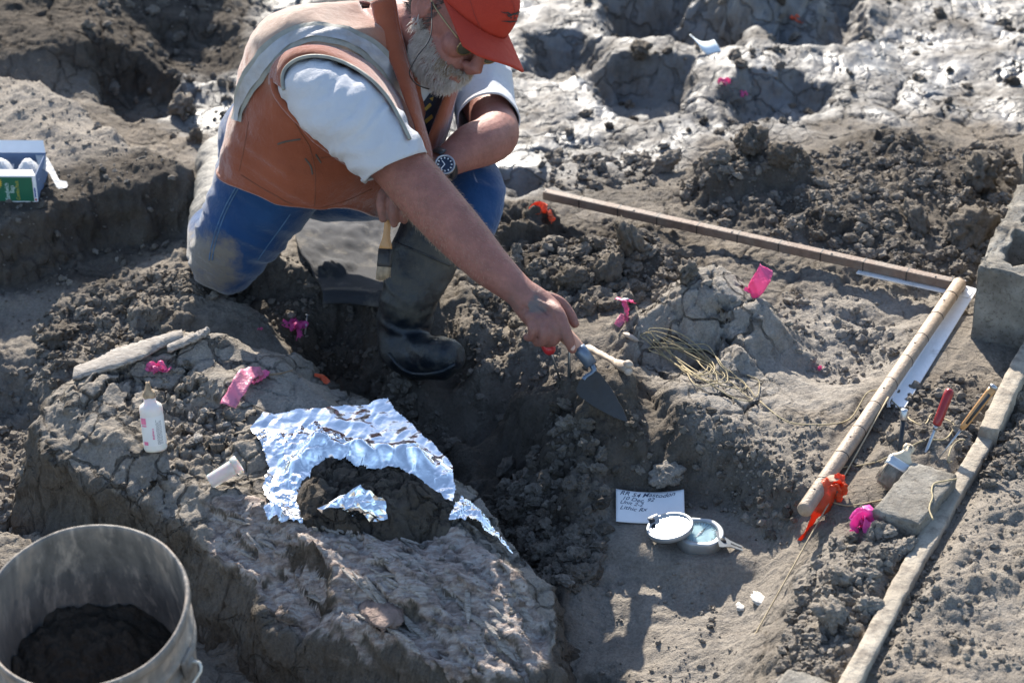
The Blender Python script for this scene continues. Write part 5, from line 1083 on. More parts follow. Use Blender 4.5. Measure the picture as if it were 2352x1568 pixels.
fref = bp3(.0, .05, .045); fl3 = [W(u, v, fref, -.07 + .0009 * (v - 330)) for u, v in flap_px]
mk('side_flap', prism(fl3, CZ * -.0012), film('white_card_flap', (.78, .78, .77), .0), bxo, smooth=False, label='white tapering lid flap with rounded tip sticking out to the right')

# ------------------------------------------------------------------ curled paper on the far mound, grey mat under the boot
pr_ = S(1625, 118); cn_ = [W(1583, 80, pr_, .0), W(1640, 93, pr_, .0), W(1660, 131, pr_, .01), W(1610, 118, pr_, .02)]
V = []; 
for j in range(11):
    for i in range(11):
        s_2, t_2 = i / 10, j / 10; q_ = (cn_[0] * (1 - s_2) + cn_[1] * s_2) * (1 - t_2) + (cn_[3] * (1 - s_2) + cn_[2] * s_2) * t_2; V.append(q_ - CY * .012 * math.sin(math.pi * s_2) + CZ * .01 * math.sin(math.pi * t_2))
pc = mk('curled_paper', (V, [(j * 11 + i, j * 11 + i + 1, j * 11 + i + 12, j * 11 + i + 11) for j in range(10) for i in range(10)]), plain('bluish_white_paper', (.72, .78, .80), .7, var=.04), label='curled pale blue white paper on the far mound', cat='paper', loc=pr_); pc.modifiers.new('thickness', 'SOLIDIFY').thickness = .0015
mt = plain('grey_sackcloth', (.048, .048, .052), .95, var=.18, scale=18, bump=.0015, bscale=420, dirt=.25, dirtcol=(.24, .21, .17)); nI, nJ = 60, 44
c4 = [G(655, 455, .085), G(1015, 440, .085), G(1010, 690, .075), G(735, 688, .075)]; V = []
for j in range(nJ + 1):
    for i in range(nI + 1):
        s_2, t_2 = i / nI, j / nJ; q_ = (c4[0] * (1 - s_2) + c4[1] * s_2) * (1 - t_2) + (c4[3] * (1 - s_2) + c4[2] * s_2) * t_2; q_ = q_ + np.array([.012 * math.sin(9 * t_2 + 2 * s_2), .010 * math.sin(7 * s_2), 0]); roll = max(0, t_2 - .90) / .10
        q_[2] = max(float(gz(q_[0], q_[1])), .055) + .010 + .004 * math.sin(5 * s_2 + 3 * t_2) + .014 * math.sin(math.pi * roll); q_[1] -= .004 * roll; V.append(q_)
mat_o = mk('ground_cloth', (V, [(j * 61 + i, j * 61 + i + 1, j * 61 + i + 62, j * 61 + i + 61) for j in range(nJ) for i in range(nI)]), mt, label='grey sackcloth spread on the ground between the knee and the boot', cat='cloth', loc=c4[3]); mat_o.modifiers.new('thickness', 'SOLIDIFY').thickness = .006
# ------------------------------------------------------------------ the kneeling man
from mathutils.bvhtree import BVHTree
def skin_mat():
    k = N('sun_reddened_skin'); a = k.noise(30, 6, .65); b = k.noise(130, 4, .6)
    c = k.mix(k.ramp(a, [(.32, 0.), (.70, 1.)]), (.25, .105, .083), (.37, .155, .118)); c = k.mix(k.ramp(b, [(.35, .35), (.6, 0.)]), c, (.20, .085, .062))
    m = k.ramp(k.noise(17, 5, .6), [(.50, 0.), (.62, .65)]); c = k.mix(k.math('MINIMUM', k.math('MULTIPLY', k.math('ADD', m, 0.30), k.attr('mud')), 0.85), c, (.13, .118, .108))
    k.bump(k.noise(420, 3, .6), .0010); k.bump(k.noise(70, 4), .0016)
    return k.set(c, .52, 0, .35, Subsurface_Weight=.12, Subsurface_Radius=(.01, .004, .002))
SKIN = skin_mat()
def cloth(name, col, col2, bsc=900, mud=0.0, mudcol=(.16, .13, .10), rough=.85, mudattr=None, msc=11, sunlit_fade=None, **kw):
    k = N(name); c = k.mix(k.ramp(k.noise(9, 6, .6), [(.3, 0.), (.7, 1.)]), col, col2)
    w = k.n('ShaderNodeTexWave', wave_type='BANDS', bands_direction='DIAGONAL'); k.put(w.inputs['Vector'], k.P()); w.inputs['Scale'].default_value = bsc / 3; w.inputs['Distortion'].default_value = 1.0
    c = k.mix(k.math('MULTIPLY', w.outputs['Fac'], .22), c, tuple(x * .62 for x in col))
    if sunlit_fade: c = k.mix(k.math('MULTIPLY', k.attr('sunlit_fade'), k.ramp(k.noise(7, 5, .6), [(.25, .55), (.7, 1.)])), c, sunlit_fade)
    if mud:
        g = k.noise(msc, 8, .68)
        if mudattr: g = k.math('ADD', g, k.math('SUBTRACT', k.math('MULTIPLY', k.attr(mudattr), .55), .25))
        c = k.mix(k.ramp(g, [(.70 - .3 * mud, 0.), (.86 - .25 * mud, .92)]), c, mudcol)
    k.bump(k.noise(bsc, 3, .6), .0010); k.bump(k.noise(36, 5, .6), .004)
    return k.set(c, rough, 0, .2, **kw)
VEST = cloth('faded_orange_vest_cloth', (.25, .066, .030), (.34, .100, .050), mud=.16, mudcol=(.17, .125, .09), msc=7, sunlit_fade=(.50, .37, .28), Sheen_Weight=.75, Sheen_Roughness=.35)
SHIRT = cloth('white_cotton_shirt', (.54, .54, .56), (.61, .61, .63), 700)
JEANS = cloth('blue_denim', (.010, .042, .130), (.023, .076, .195), 1000, mud=.42, mudcol=(.20, .17, .135), mudattr='mud', Sheen_Weight=.5, Sheen_Roughness=.35)
RUBBER = N('muddy_black_rubber'); _g = RUBBER.math('ADD', RUBBER.noise(13, 8, .68), RUBBER.math('MULTIPLY', RUBBER.attr('mud'), .22)); _c = RUBBER.mix(RUBBER.ramp(_g, [(.48, 0.), (.70, .85)]), (.008, .012, .017), (.105, .094, .075)); RUBBER.bump(RUBBER.noise(60, 6, .65), .003)
RUBBER = RUBBER.set(_c, RUBBER.ramp(_g, [(.45, .32), (.65, .8)]), 0, .5)
DUSTY = plain('pale_dusty_rubber', (.20, .185, .16), .75, var=.35, scale=14, bump=.006, bscale=45, dirt=.45, dirtcol=(.09, .085, .075))
REFL = plain('silver_reflective_tape', (.36, .355, .36), .5, metal=.2, var=.15, scale=30, bump=.002, bscale=60, dirt=.2, dirtcol=(.28, .25, .2)); REFLE = plain('yellowed_tape_edge', (.27, .26, .22), .65, var=.2, scale=40, bump=.002, bscale=60)
CAPM = cloth('red_orange_cap_cloth', (.38, .036, .020), (.46, .055, .030), 800, rough=.75)
NAVY = cloth('dark_navy_waist', (.012, .016, .030), (.02, .026, .045))

def Q(*a): return P(*a[:3])
man = root('person', S(700, 645), 'man in orange vest, white T-shirt and red cap kneeling and reaching down with a trowel', 'person')

def vnorm(V, F):
    n = np.zeros_like(V)
    for f in F:
        if len(f) < 3: continue
    me = bpy.data.meshes.new('tmp'); me.from_pydata(V.tolist(), [], F); me.update(); o = np.empty(len(V) * 3); me.vertices.foreach_get('normal', o); bpy.data.meshes.remove(me); return o.reshape(-1, 3)
def fuse(VF, voxel, smooth_it=6):
    """join closed shapes into one continuous skin"""
    me = bpy.data.meshes.new('fuse'); me.from_pydata(np.asarray(VF[0]).tolist(), [], VF[1]); me.update(); o = bpy.data.objects.new('fuse', me); COL.objects.link(o)
    bm = bmesh.new(); bm.from_mesh(me); bmesh.ops.recalc_face_normals(bm, faces=bm.faces); bm.to_mesh(me); bm.free()
    r = o.modifiers.new('r', 'REMESH'); r.mode = 'VOXEL'; r.voxel_size = voxel; r.adaptivity = 0
    if smooth_it: s = o.modifiers.new('s', 'SMOOTH'); s.iterations = smooth_it; s.factor = .5
    bpy.context.view_layer.update(); ev = o.evaluated_get(bpy.context.evaluated_depsgraph_get()); m2 = ev.to_mesh()
    V = np.empty(len(m2.vertices) * 3); m2.vertices.foreach_get('co', V); V = V.reshape(-1, 3); F = [tuple(p.vertices) for p in m2.polygons]; ev.to_mesh_clear(); bpy.data.objects.remove(o); bpy.data.meshes.remove(me)
    return V, F
def limb(pts, n=20, m=40, flat=1.0, up=None):  # pts: u, v, d, radius
    c = cr([list(P(u, v, d)) + [r] for u, v, d, r in pts], m); return tube(c[:, :3], c[:, 3], n, True, c[:, 3] * flat, up, rounded=True)

# head frame: f towards the face, c towards the crown, s towards his right ear
fD = unit(cv(.50, -.69, .52)); sD = cv(-.60, .10, .79); sD = unit(sD - fD * np.dot(sD, fD)); cD = np.cross(sD, fD); cD = cD if np.dot(cD, cv(.67, .60, .43)) > 0 else -cD
H0 = P(1036, 52, 4.12)
def hp(x, y, z): return H0 + fD * x + cD * y + sD * z
def hell(c, r, n=22): return ellipsoid(hp(*c), fD * r[0], cD * r[1], sD * r[2], n)
headparts = [hell((-.006, .028, 0), (.098, .092, .076), 32), hell((.030, -.045, 0), (.066, .062, .058), 28), hell((.052, -.078, 0), (.038, .030, .036), 20), hell((.062, .025, 0), (.040, .040, .058), 20),
    tube([hp(.092, .030, 0), hp(.104, .006, 0), hp(.117, -.020, 0), hp(.106, -.030, 0)], [.010, .011, .0145, .011], 14, rounded=True), hell((.104, -.024, .012), (.011, .009, .008), 12), hell((.104, -.024, -.012), (.011, .009, .008), 12),
    hell((.070, -.006, .036), (.026, .026, .024), 18), hell((.070, -.006, -.036), (.026, .026, .024), 18), hell((.088, .040, .028), (.013, .010, .028), 14), hell((.088, .040, -.028), (.013, .010, .028), 14),
    tube([hp(.088, -.052, .022), hp(.0985, -.051, .008), hp(.0985, -.051, -.008), hp(.088, -.052, -.022)], [.004, .006, .006, .004], 10, rounded=True), tube([hp(.086, -.064, .018), hp(.095, -.065, .006), hp(.095, -.065, -.006), hp(.086, -.064, -.018)], [.004, .007, .007, .004], 10, rounded=True)]
def ear(sg):
    o = []
    rim = [hp(-.004, -.026, sg * .076), hp(-.022, -.014, sg * .082), hp(-.031, .008, sg * .088), hp(-.026, .028, sg * .090), hp(-.010, .036, sg * .086), hp(.004, .026, sg * .079), hp(.004, .010, sg * .076)]
    o.append(tube(cr(rim, 22), .0048, 10, rounded=True)); o.append(ellipsoid(hp(-.012, .006, sg * .078), fD * .019 + sD * sg * -.006, cD * .030, sD * sg * .006, 14)); o.append(ellipsoid(hp(-.006, -.026, sg * .078), fD * .010, cD * .011, sD * sg * .006, 12))
    o.append(tube(cr([hp(-.018, .020, sg * .084), hp(-.016, .004, sg * .086), hp(-.006, -.010, sg * .082)], 10), .004, 8, rounded=True)); return o
headparts += ear(1) + ear(-1)
neck_b = P(912, 70, 4.24)
headparts.append(tube(cr([neck_b - unit(H0 - neck_b) * .03, neck_b, (neck_b + hp(-.03, -.04, 0)) / 2, hp(-.028, -.035, 0), hp(-.012, 0, 0)], 14), [.066] * 5 + [.062] * 5 + [.058] * 4, 24))
# torso axes
tD = unit(cv(.5, .817, .28)); bD = cv(-.567, .066, .82); bD = unit(bD - tD * np.dot(bD, tD)); aD = -np.cross(bD, tD); aD = aD if np.dot(aD, cv(.65, -.57, .5)) > 0 else -aD
def tring(c, wa, wb, n, ph0=0, ph1=2 * np.pi, endpoint=False, pw=1.0):
    a = np.linspace(ph0, ph1, n, endpoint=endpoint); ca_, sa_ = np.cos(a), np.sin(a); return c + (np.sign(ca_) * np.abs(ca_) ** pw)[:, None] * aD * wa + (np.sign(sa_) * np.abs(sa_) ** pw)[:, None] * bD * wb
TR = [(706, 455, 4.33, .116, .165), (722, 400, 4.305, .126, .180), (734, 345, 4.29, .144, .192), (752, 290, 4.275, .148, .198), (772, 238, 4.262, .158, .212), (802, 188, 4.25, .155, .215), (832, 142, 4.235, .140, .212), (862, 102, 4.225, .115, .190), (888, 74, 4.215, .085, .135), (908, 55, 4.21, .066, .085)]
def torso(scale, n, r0, r1, m, **k):
    c = cr([list(P(u, v, d)) + [wa * scale, wb * scale] for u, v, d, wa, wb in TR[r0:r1]], m); return [tring(x[:3], x[3], x[4], n, pw=.88, **k) for x in c]
core = loft(torso(.80, 36, 1, 10, 40))
# right arm reaching down
RA = [(752, 215, 4.06, .048), (835, 300, 4.02, .054), (900, 362, 4.015, .0525), (945, 412, 4.005, .0525), (1000, 476, 3.995, .0515), (1062, 544, 3.985, .0475), (1120, 606, 3.975, .0400), (1160, 642, 3.968, .0335), (1190, 668, 3.962, .0295), (1215, 692, 3.958, .0300)]
armR = limb(RA, 26, 60); 
handR = [limb([(1190, 668, 3.962, .0285), (1222, 698, 3.955, .035), (1254, 728, 3.950, .036), (1270, 742, 3.950, .029)], 18, 16, .70, up=unit(cv(.7, .7, .1))),
    limb([(1262, 702, 3.940, .0135), (1282, 720, 3.918, .0125), (1299, 762, 3.908, .0112), (1308, 786, 3.914, .0102), (1314, 803, 3.922, .0080)], 12, 20),      # index finger along the handle
    limb([(1240, 682, 3.975, .015), (1284, 694, 3.985, .0115), (1308, 722, 3.985, .0105), (1320, 744, 3.985, .0085)], 12, 16),                                # thumb on the far side
    limb([(1262, 730, 3.935, .0128), (1276, 752, 3.914, .0108), (1274, 780, 3.922, .0098), (1256, 788, 3.945, .0086)], 12, 18),
    limb([(1240, 730, 3.935, .0125), (1250, 759, 3.914, .0104), (1247, 783, 3.924, .0094), (1232, 786, 3.945, .0082)], 12, 18),
    limb([(1216, 722, 3.938, .0118), (1223, 752, 3.920, .0098), (1221, 772, 3.930, .0088), (1210, 774, 3.946, .0078)], 12, 18)]
LA = [(1080, 178, 4.41, .060), (1112, 236, 4.36, .046), (1137, 300, 4.27, .047), (1122, 322, 4.225, .0465), (1082, 338, 4.18, .0440), (1042, 362, 4.15, .034), (1012, 382, 4.14, .0285), (985, 400, 4.135, .028)]
handR += [ellipsoid(P(u, v, d), CX * .0105, CY * .0105, CZ * .0095, 12) for u, v, d in ((1270, 712, 3.926), (1258, 735, 3.920), (1238, 737, 3.920), (1216, 728, 3.922))] + [tube([P(1200, 676, 3.936), P(*b)], [.004, .0045], 8, rounded=True) for b in ((1268, 708, 3.924), (1254, 730, 3.920), (1234, 732, 3.920))]
armL = limb(LA, 24, 50)
handL = [limb([(1005, 386, 4.138, .028), (960, 418, 4.135, .036), (925, 442, 4.14, .036), (905, 452, 4.135, .030)], 18, 16, .72, up=CZ),
    limb([(905, 440, 4.125, .013), (884, 440, 4.100, .0112), (876, 470, 4.092, .0106), (880, 502, 4.102, .0088)], 12, 18),
    limb([(920, 448, 4.12, .013), (907, 450, 4.090, .0108), (903, 484, 4.086, .0100), (905, 514, 4.100, .0082)], 12, 18),
    limb([(940, 452, 4.12, .0125), (932, 456, 4.094, .0104), (929, 484, 4.090, .0096), (928, 506, 4.104, .0080)], 12, 18),
    limb([(960, 456, 4.12, .0115), (956, 464, 4.100, .0094), (953, 482, 4.100, .0086), (951, 494, 4.112, .0074)], 12, 18),
    limb([(940, 420, 4.16, .016), (905, 430, 4.165, .013), (886, 452, 4.155, .0115), (880, 474, 4.145, .0098)], 12, 18)]
legs = [limb([(665, 330, 4.34, .090), (600, 440, 4.37, .075), (548, 540, 4.41, .060), (520, 585, 4.44, .050)], 16, 20), limb([(516, 580, 4.46, .044), (502, 490, 4.66, .036), (506, 390, 4.83, .028)], 16, 20), limb([(760, 390, 4.50, .085), (940, 412, 4.43, .06), (1078, 432, 4.31, .045)], 16, 20), limb([(1078, 440, 4.30, .045), (1000, 560, 4.25, .040), (935, 720, 4.26, .036), (930, 800, 4.27, .034)], 16, 20)]
Vb, Fb = fuse(join(core, *headparts, armR, *handR, armL, *handL, *legs), .0028, 3)
body = mk('body', (Vb, Fb), SKIN, man)
d1 = np.linalg.norm(Vb - P(1250, 715, 3.94), axis=1); d2 = np.linalg.norm(Vb - P(905, 465, 4.10), axis=1); attr(body, 'mud', np.maximum(np.maximum(sstep(.12, .04, d1) * .55, sstep(.09, .03, d2) * .7), sstep(.026, .010, np.linalg.norm((Vb - P(1238, 700, 3.92)) * 1.0, axis=1) + .006 * noise3(Vb * 70, 12)) * 2.2))
NAILS = plain('finger_nail', (.60, .38, .30), .3, var=.08)
for (u, v, d, ang) in ((1315, 801, 3.914, .0),): mk('finger_nail', ellipsoid(P(u, v - 3, d - .002), cv(.0045, -.002, .001), cv(.002, .0062, .0), cv(0, 0, .0035), 10), NAILS, man)

# eyes, lips shade, beard and hair
EYEW = plain('eye_white', (.75, .72, .68), .2, var=.03); IRIS = plain('dark_iris', (.04, .05, .06), .1)
for sg in (1, -1):
    e = mk('eye', hell((.079, .016, sg * .032), (.0125, .0125, .0125), 14), EYEW, man); mk('iris', hell((.0885, .013, sg * .033), (.0035, .0055, .0055), 10), IRIS, e)
L3 = (Vb - H0) @ np.array([fD, cD, sD]).T
nB = vnorm(Vb, Fb)
isface = (np.linalg.norm(L3 - np.array([.03, -.02, 0]), axis=1) < .135) & (np.abs(L3[:, 2]) < .10)
x_, y_, z_ = L3.T
beard = isface & (x_ > -.004) & ((y_ < -.034 + .42 * np.clip(.052 - x_, -.02, .06)) ) & (y_ > -.125) & ~((x_ > .088) & (np.abs(y_ + .058) < .007) & (np.abs(z_) < .018)) & ~((x_ > .094) & (y_ > -.036))
hair = isface & (x_ < .022) & (x_ > -.085) & (y_ > -.032) & (y_ < .062) & ~((x_ > -.038) & (x_ < .010) & (y_ < .040) & (np.abs(z_) > .060)) & (np.abs(z_) > .02)
def strands(mask, cnt, l0, l1, r, down, seed, name, mat, nseg=4):
    rr = np.random.default_rng(seed); idx = np.nonzero(mask)[0]; idx = rr.choice(idx, cnt); V = []; F = []; o = 0
    for i in idx:
        p, n = Vb[i] + rr.normal(0, .0012, 3), nB[i]; l = rr.uniform(l0, l1); g = unit(down(L3[i]) + rr.normal(0, .22, 3)); pts = []; q = p - n * .001
        for k in range(nseg):
            t = k / (nseg - 1); dr = unit(n * (1 - t) * .9 + g * (.35 + 1.1 * t)); pts.append(q); q = q + dr * l / nseg
        v, f = tube(pts, r * np.linspace(1, .25, nseg), 3, False); V.append(v); F += [tuple(x + o for x in ff) for ff in f]; o += len(v)
    return mk(name, (np.vstack(V), F), mat, man)
GREYB = N('grey_white_beard'); GREYB = GREYB.set(GREYB.mix(GREYB.ramp(GREYB.noise(90, 4, .7), [(.35, 0.), (.65, 1.)]), (.44, .38, .32), (.66, .60, .55)), .55, 0, .3)
DARKH = N('grey_brown_hair'); DARKH = DARKH.set(DARKH.ramp(DARKH.noise(120, 4, .7), [(.4, (.06, .052, .048)), (.7, (.17, .15, .135))]), .5, 0, .3)
TANB = N('tan_moustache'); TANB = TANB.set(TANB.ramp(TANB.noise(120, 4, .7), [(.4, (.32, .22, .13)), (.7, (.50, .40, .29))]), .55, 0, .3)
sh = Vb[beard] + nB[beard] * .0; 
strands(beard, 5200, .012, .026, .00075, lambda q: -cD * 1.0 + fD * (.25 if q[1] < -.06 else -.15) + cv(0, -.5, 0), 31, 'beard', GREYB)
strands(beard & (x_ > .070) & (y_ > -.062), 900, .010, .020, .0007, lambda q: -cD + sD * (.8 if q[2] > 0 else -.8), 32, 'moustache', TANB)
strands(hair, 1500, .010, .022, .0007, lambda q: -cD * .9 - fD * .7, 33, 'hair', DARKH)

fore = (np.linalg.norm(np.cross(Vb - P(925, 400, 4.01), unit(P(1190, 668, 3.962) - P(925, 400, 4.01))), axis=1) < .075) & ((Vb - P(925, 400, 4.01)) @ unit(P(1190, 668, 3.962) - P(925, 400, 4.01)) > .0) & ((Vb - P(1150, 630, 3.97)) @ unit(P(1190, 668, 3.962) - P(925, 400, 4.01)) < .0)
FAIR = plain('fair_arm_hair', (.42, .30, .20), .5)
strands(fore, 2600, .006, .013, .00022, lambda q: unit(P(1190, 668, 3.962) - P(925, 400, 4.01)) * 1.5 - CY * .5, 35, 'arm_hair', FAIR, 3)
# cap
def crown(n=56, m=22):
    rings = []
    for k in range(m + 1):
        t = k / m * math.pi / 2 * .985; r_ = math.cos(t) ** .82; hgt_ = math.sin(t); a = np.linspace(0, 2 * np.pi, n, endpoint=False); ca_, sa_ = np.cos(a), np.sin(a)
        seam = 1 - .010 * np.exp(-((np.abs(((a / (np.pi / 3)) % 1) - .5) - .5) / .05) ** 2)
        yb = .050 + .006 * (1 - ca_) * 0 - .014 * (ca_ < 0) * ca_ ** 2
        rings.append(np.array([hp(-.004 + .1075 * x * r_ * q_ + .010 * hgt_, yb_ + (.092) * hgt_, .0875 * y * r_ * q_) for x, y, q_, yb_ in zip(ca_, sa_, seam, yb)]))
    return loft(rings[:-1] + [rings[-1]], False)
Vc, Fc = crown(); top_c = Vc[-56:].mean(0)
# opening at the back of the cap, above the strap
Lc = (Vc - H0) @ np.array([fD, cD, sD]).T; back = (Lc[:, 0] < -.070) & (np.abs(Lc[:, 2]) < .042) & (Lc[:, 1] < .088) & (Lc[:, 1] > .052)
Fc = [f for f in Fc if not all(back[i] for i in f)] + [tuple(range(len(Vc) - 56, len(Vc)))]
cap = mk('cap', (Vc, Fc), CAPM, man); cap.modifiers.new('t', 'SOLIDIFY').thickness = .002
mk('cap_button', hell((.006, .143, 0), (.008, .004, .008), 12), CAPM, cap)
bil = []
for j in range(15):
    t = j / 14; row = []
    for i in range(33):
        q_ = (i / 32 - .5) * 2; z = .0862 * q_; x0 = .1070 * math.sqrt(max(0, 1 - (z / .0880) ** 2)) - .004; x1 = max(x0 + .004, .172 - .012 * q_ ** 2 - .030 * q_ ** 6); row.append(hp(x0 + (x1 - x0) * t, .0505 - .014 * t - .014 * q_ ** 2 * t, z))
    bil.append(np.array(row))
bill = mk('cap_bill', loft(bil, False, False), CAPM, cap); bill.modifiers.new('t', 'SOLIDIFY').thickness = .0035
capbvh = BVHTree.FromPolygons([tuple(v) for v in Vc], [tuple(f) for f in Fc])
def on(bvh, u, v, lift):
    o = Vector(P(u, v, .5)); d = (Vector(P(u, v, 1.5)) - o).normalized(); h = bvh.ray_cast(o, d)
    if h[0] is None: h = bvh.find_nearest(Vector(P(u, v, 4.2))); 
    n = np.array(h[1]); n = n if np.dot(n, CZ) > 0 else -n
    return np.array(h[0]) + n * lift, n
def decal(name, px, w, bvh, mat, parent, lift=.0040):
    pts, nr = zip(*[on(bvh, u, v, lift) for u, v in px]); pts = np.array(pts); T = np.gradient(pts, axis=0); rows = []
    ww = np.broadcast_to(np.asarray(w, float), (len(pts),))
    for p_, t_, n_2, w_ in zip(pts, T, nr, ww): s_2 = unit(np.cross(unit(t_), n_2)); rows.append(np.array([p_ - s_2 * w_ / 2, p_ + s_2 * w_ / 2]))
    return mk(name, loft(rows, False, False), mat, parent)
for px in ([(1148, 27), (1156, 30), (1163, 29), (1170, 34), (1178, 31), (1186, 33), (1194, 30)], [(1149, 48), (1158, 48), (1168, 49), (1180, 48), (1192, 46)], [(1160, 33), (1166, 37), (1172, 36)], [(1176, 36), (1184, 29), (1192, 27)], [(1168, 41), (1172, 40)], [(1176, 41), (1181, 41)]):
    decal('cap_emblem', cr([(u, v, 0) for u, v in px], 14)[:, :2], np.concatenate([np.linspace(.0008, .0034, 7), np.linspace(.0034, .0008, 7)]), capbvh, INK, cap)

for px in ([(1080, 2), (1092, 40), (1112, 78), (1128, 98)], [(1168, -6), (1178, 20), (1178, 60), (1166, 92)]):
    decal('cap_seam', cr([(u, v, 0) for u, v in px], 20)[:, :2], .0011, capbvh, plain('dark_cap_thread', (.22, .025, .015), .8), cap, .0034)
# glasses on a cord
BRASS = plain('brass_spectacle_frame', (.38, .30, .16), .35, metal=.8, var=.1); LENS = N('dark_green_lens').set((.06, .075, .055), .05, 0, .6, Alpha=1.0)
gl = mk('spectacles', join(*[tube(cr([hp(-.004, .028, sg * .083), hp(.030, .024, sg * .083), hp(.085, .018, sg * .071), hp(.094, .016, sg * .066)], 14), .0017, 8) for sg in (1, -1)], *[tube([hp(.098 + .004 * math.cos(a), .012 + .019 * math.sin(a) - .004, sg * .036 + .026 * math.cos(a)) for a in np.linspace(0, 2 * np.pi, 25)], .0014, 6) for sg in (1, -1)], tube([hp(.104, .016, .011), hp(.108, .019, 0), hp(.104, .016, -.011)], .0014, 6)), BRASS, man)
for sg in (1, -1): mk('lens', loft([np.array([hp(.098 + .004 * r_ * math.cos(a) + .002 * (1 - r_), .008 + .019 * r_ * math.sin(a), sg * .036 + .026 * r_ * math.cos(a)) for a in np.linspace(0, 2 * np.pi, 24, endpoint=False)]) for r_ in (1, .5, .05)], False), LENS, gl)
cordp = [hp(.006, .027, .085), P(988, 85, 3.99), P(958, 130, 3.985), P(940, 165, 4.0), P(950, 188, 4.02), P(968, 200, 4.03), P(985, 205, 4.045)]
mk('spectacle_cord', tube(cr(cordp, 30), .0013, 6), INK, man)

# T-shirt: torso, two sleeves, neck band
def ribs(V, nr, f, amp, seed):              # cloth folds: soft ridges stretched along one way
    w = np.abs(fbm3(V * f + 5, 3, seed, .5)); return V + nr * (amp * (.5 - w))[:, None]
def sleeve(pts, n, m, cut=.0):
    c = cr([list(P(u, v, d)) + [r] for u, v, d, r in pts], m); return tube(c[:, :3], c[:, 3], n, False)
slR = sleeve([(676, 172, 4.11, .030), (706, 196, 4.07, .058), (752, 226, 4.03, .071), (806, 268, 4.005, .0755), (852, 314, 3.995, .0715), (888, 352, 3.990, .0675), (905, 374, 3.990, .0665), (908, 380, 3.990, .0660)], 60, 70)
V, F = slR; nr = vnorm(np.asarray(V), F); ax_r = unit(P(908, 378, 3.99) - P(745, 205, 4.03)); e2 = unit(np.cross(ax_r, CZ)); e3 = np.cross(ax_r, e2); loc = (V - P(745, 205, 4.03)) @ np.array([ax_r, e2, e3]).T
fold = np.abs(noise3(np.stack([loc[:, 0] * 26 + 9 * np.abs(loc[:, 1]) + 22 * loc[:, 1] ** 2 * 10, loc[:, 1] * 5, loc[:, 2] * 5], 1), 901)); fold2 = np.abs(noise3(np.stack([loc[:, 0] * 60 + 16 * np.abs(loc[:, 1]), loc[:, 1] * 9, loc[:, 2] * 9], 1), 902))
hemk = sstep(.245, .20, loc[:, 0]); V = V + nr * ((.010 * (.30 - fold) + .0065 * (.30 - fold2)) * (.25 + .75 * hemk))[:, None] * (1 if np.dot(nr[len(nr) // 2], V[len(V) // 2] - P(810, 268, 4.03)) > 0 else -1)
shirt = mk('t_shirt', loft(torso(.965, 90, 2, 10, 60), False), SHIRT, man)
sRV, sRF = V, F; sR = mk('sleeve', (V, F), SHIRT, shirt); sR.modifiers.new('t', 'SOLIDIFY').thickness = .003
V, F = sleeve([(1045, 110, 4.37, .060), (1080, 150, 4.39, .070), (1100, 190, 4.385, .068), (1112, 232, 4.355, .0635), (1119, 266, 4.31, .0620), (1121, 279, 4.29, .0615)], 50, 50); nr = vnorm(np.asarray(V), F); V = V + nr * (.007 * (.35 - np.abs(noise3(V * np.array([14, 14, 30]), 905))))[:, None]
sL = mk('sleeve', (V, F), SHIRT, shirt); sL.modifiers.new('t', 'SOLIDIFY').thickness = .003
# chest of the shirt hanging forward between the open fronts of the vest
V, F = limb([(905, 85, 4.24, .080), (945, 150, 4.26, .092), (965, 215, 4.275, .080), (962, 290, 4.29, .068), (940, 350, 4.30, .06)], 40, 40, .9); nr = vnorm(np.asarray(V), F); V = V + nr * (.006 * noise3(V * 16, 906))[:, None]
mk('shirt_front', (V, F), SHIRT, shirt); chest_bvh = BVHTree.FromPolygons([tuple(v) for v in V], [tuple(f) for f in F])
GRAPH = plain('dark_shirt_print', (.015, .02, .035), .8, var=.3); YEL = plain('ochre_shirt_print', (.35, .22, .04), .8)
def patch_px(name, poly, bvh, mat, parent, lift):
    c = np.mean(poly, 0); P0 = [on(bvh, *c, lift)[0]]; F = []; m = len(poly); K = 5
    for k in range(1, K + 1):
        for q in poly: P0.append(on(bvh, *(c + (np.array(q) - c) * k / K), lift)[0])
    for i in range(m): F.append((0, 1 + i, 1 + (i + 1) % m))
    for k in range(K - 1):
        for i in range(m): F.append((1 + k * m + i, 1 + (k + 1) * m + i, 1 + (k + 1) * m + (i + 1) % m, 1 + k * m + (i + 1) % m))
    return mk(name, (np.array(P0), F), mat, parent)
patch_px('shirt_print', [(962, 248), (985, 215), (1002, 205), (1018, 208), (1012, 240), (992, 290), (975, 330), (968, 300)], chest_bvh, GRAPH, shirt, .0015)
for q in ([(972, 250), (986, 236), (990, 242), (978, 254)], [(974, 276), (990, 262), (993, 270), (978, 284)], [(985, 226), (994, 222), (992, 232)]): patch_px('shirt_print', q, chest_bvh, YEL, shirt, .0022)

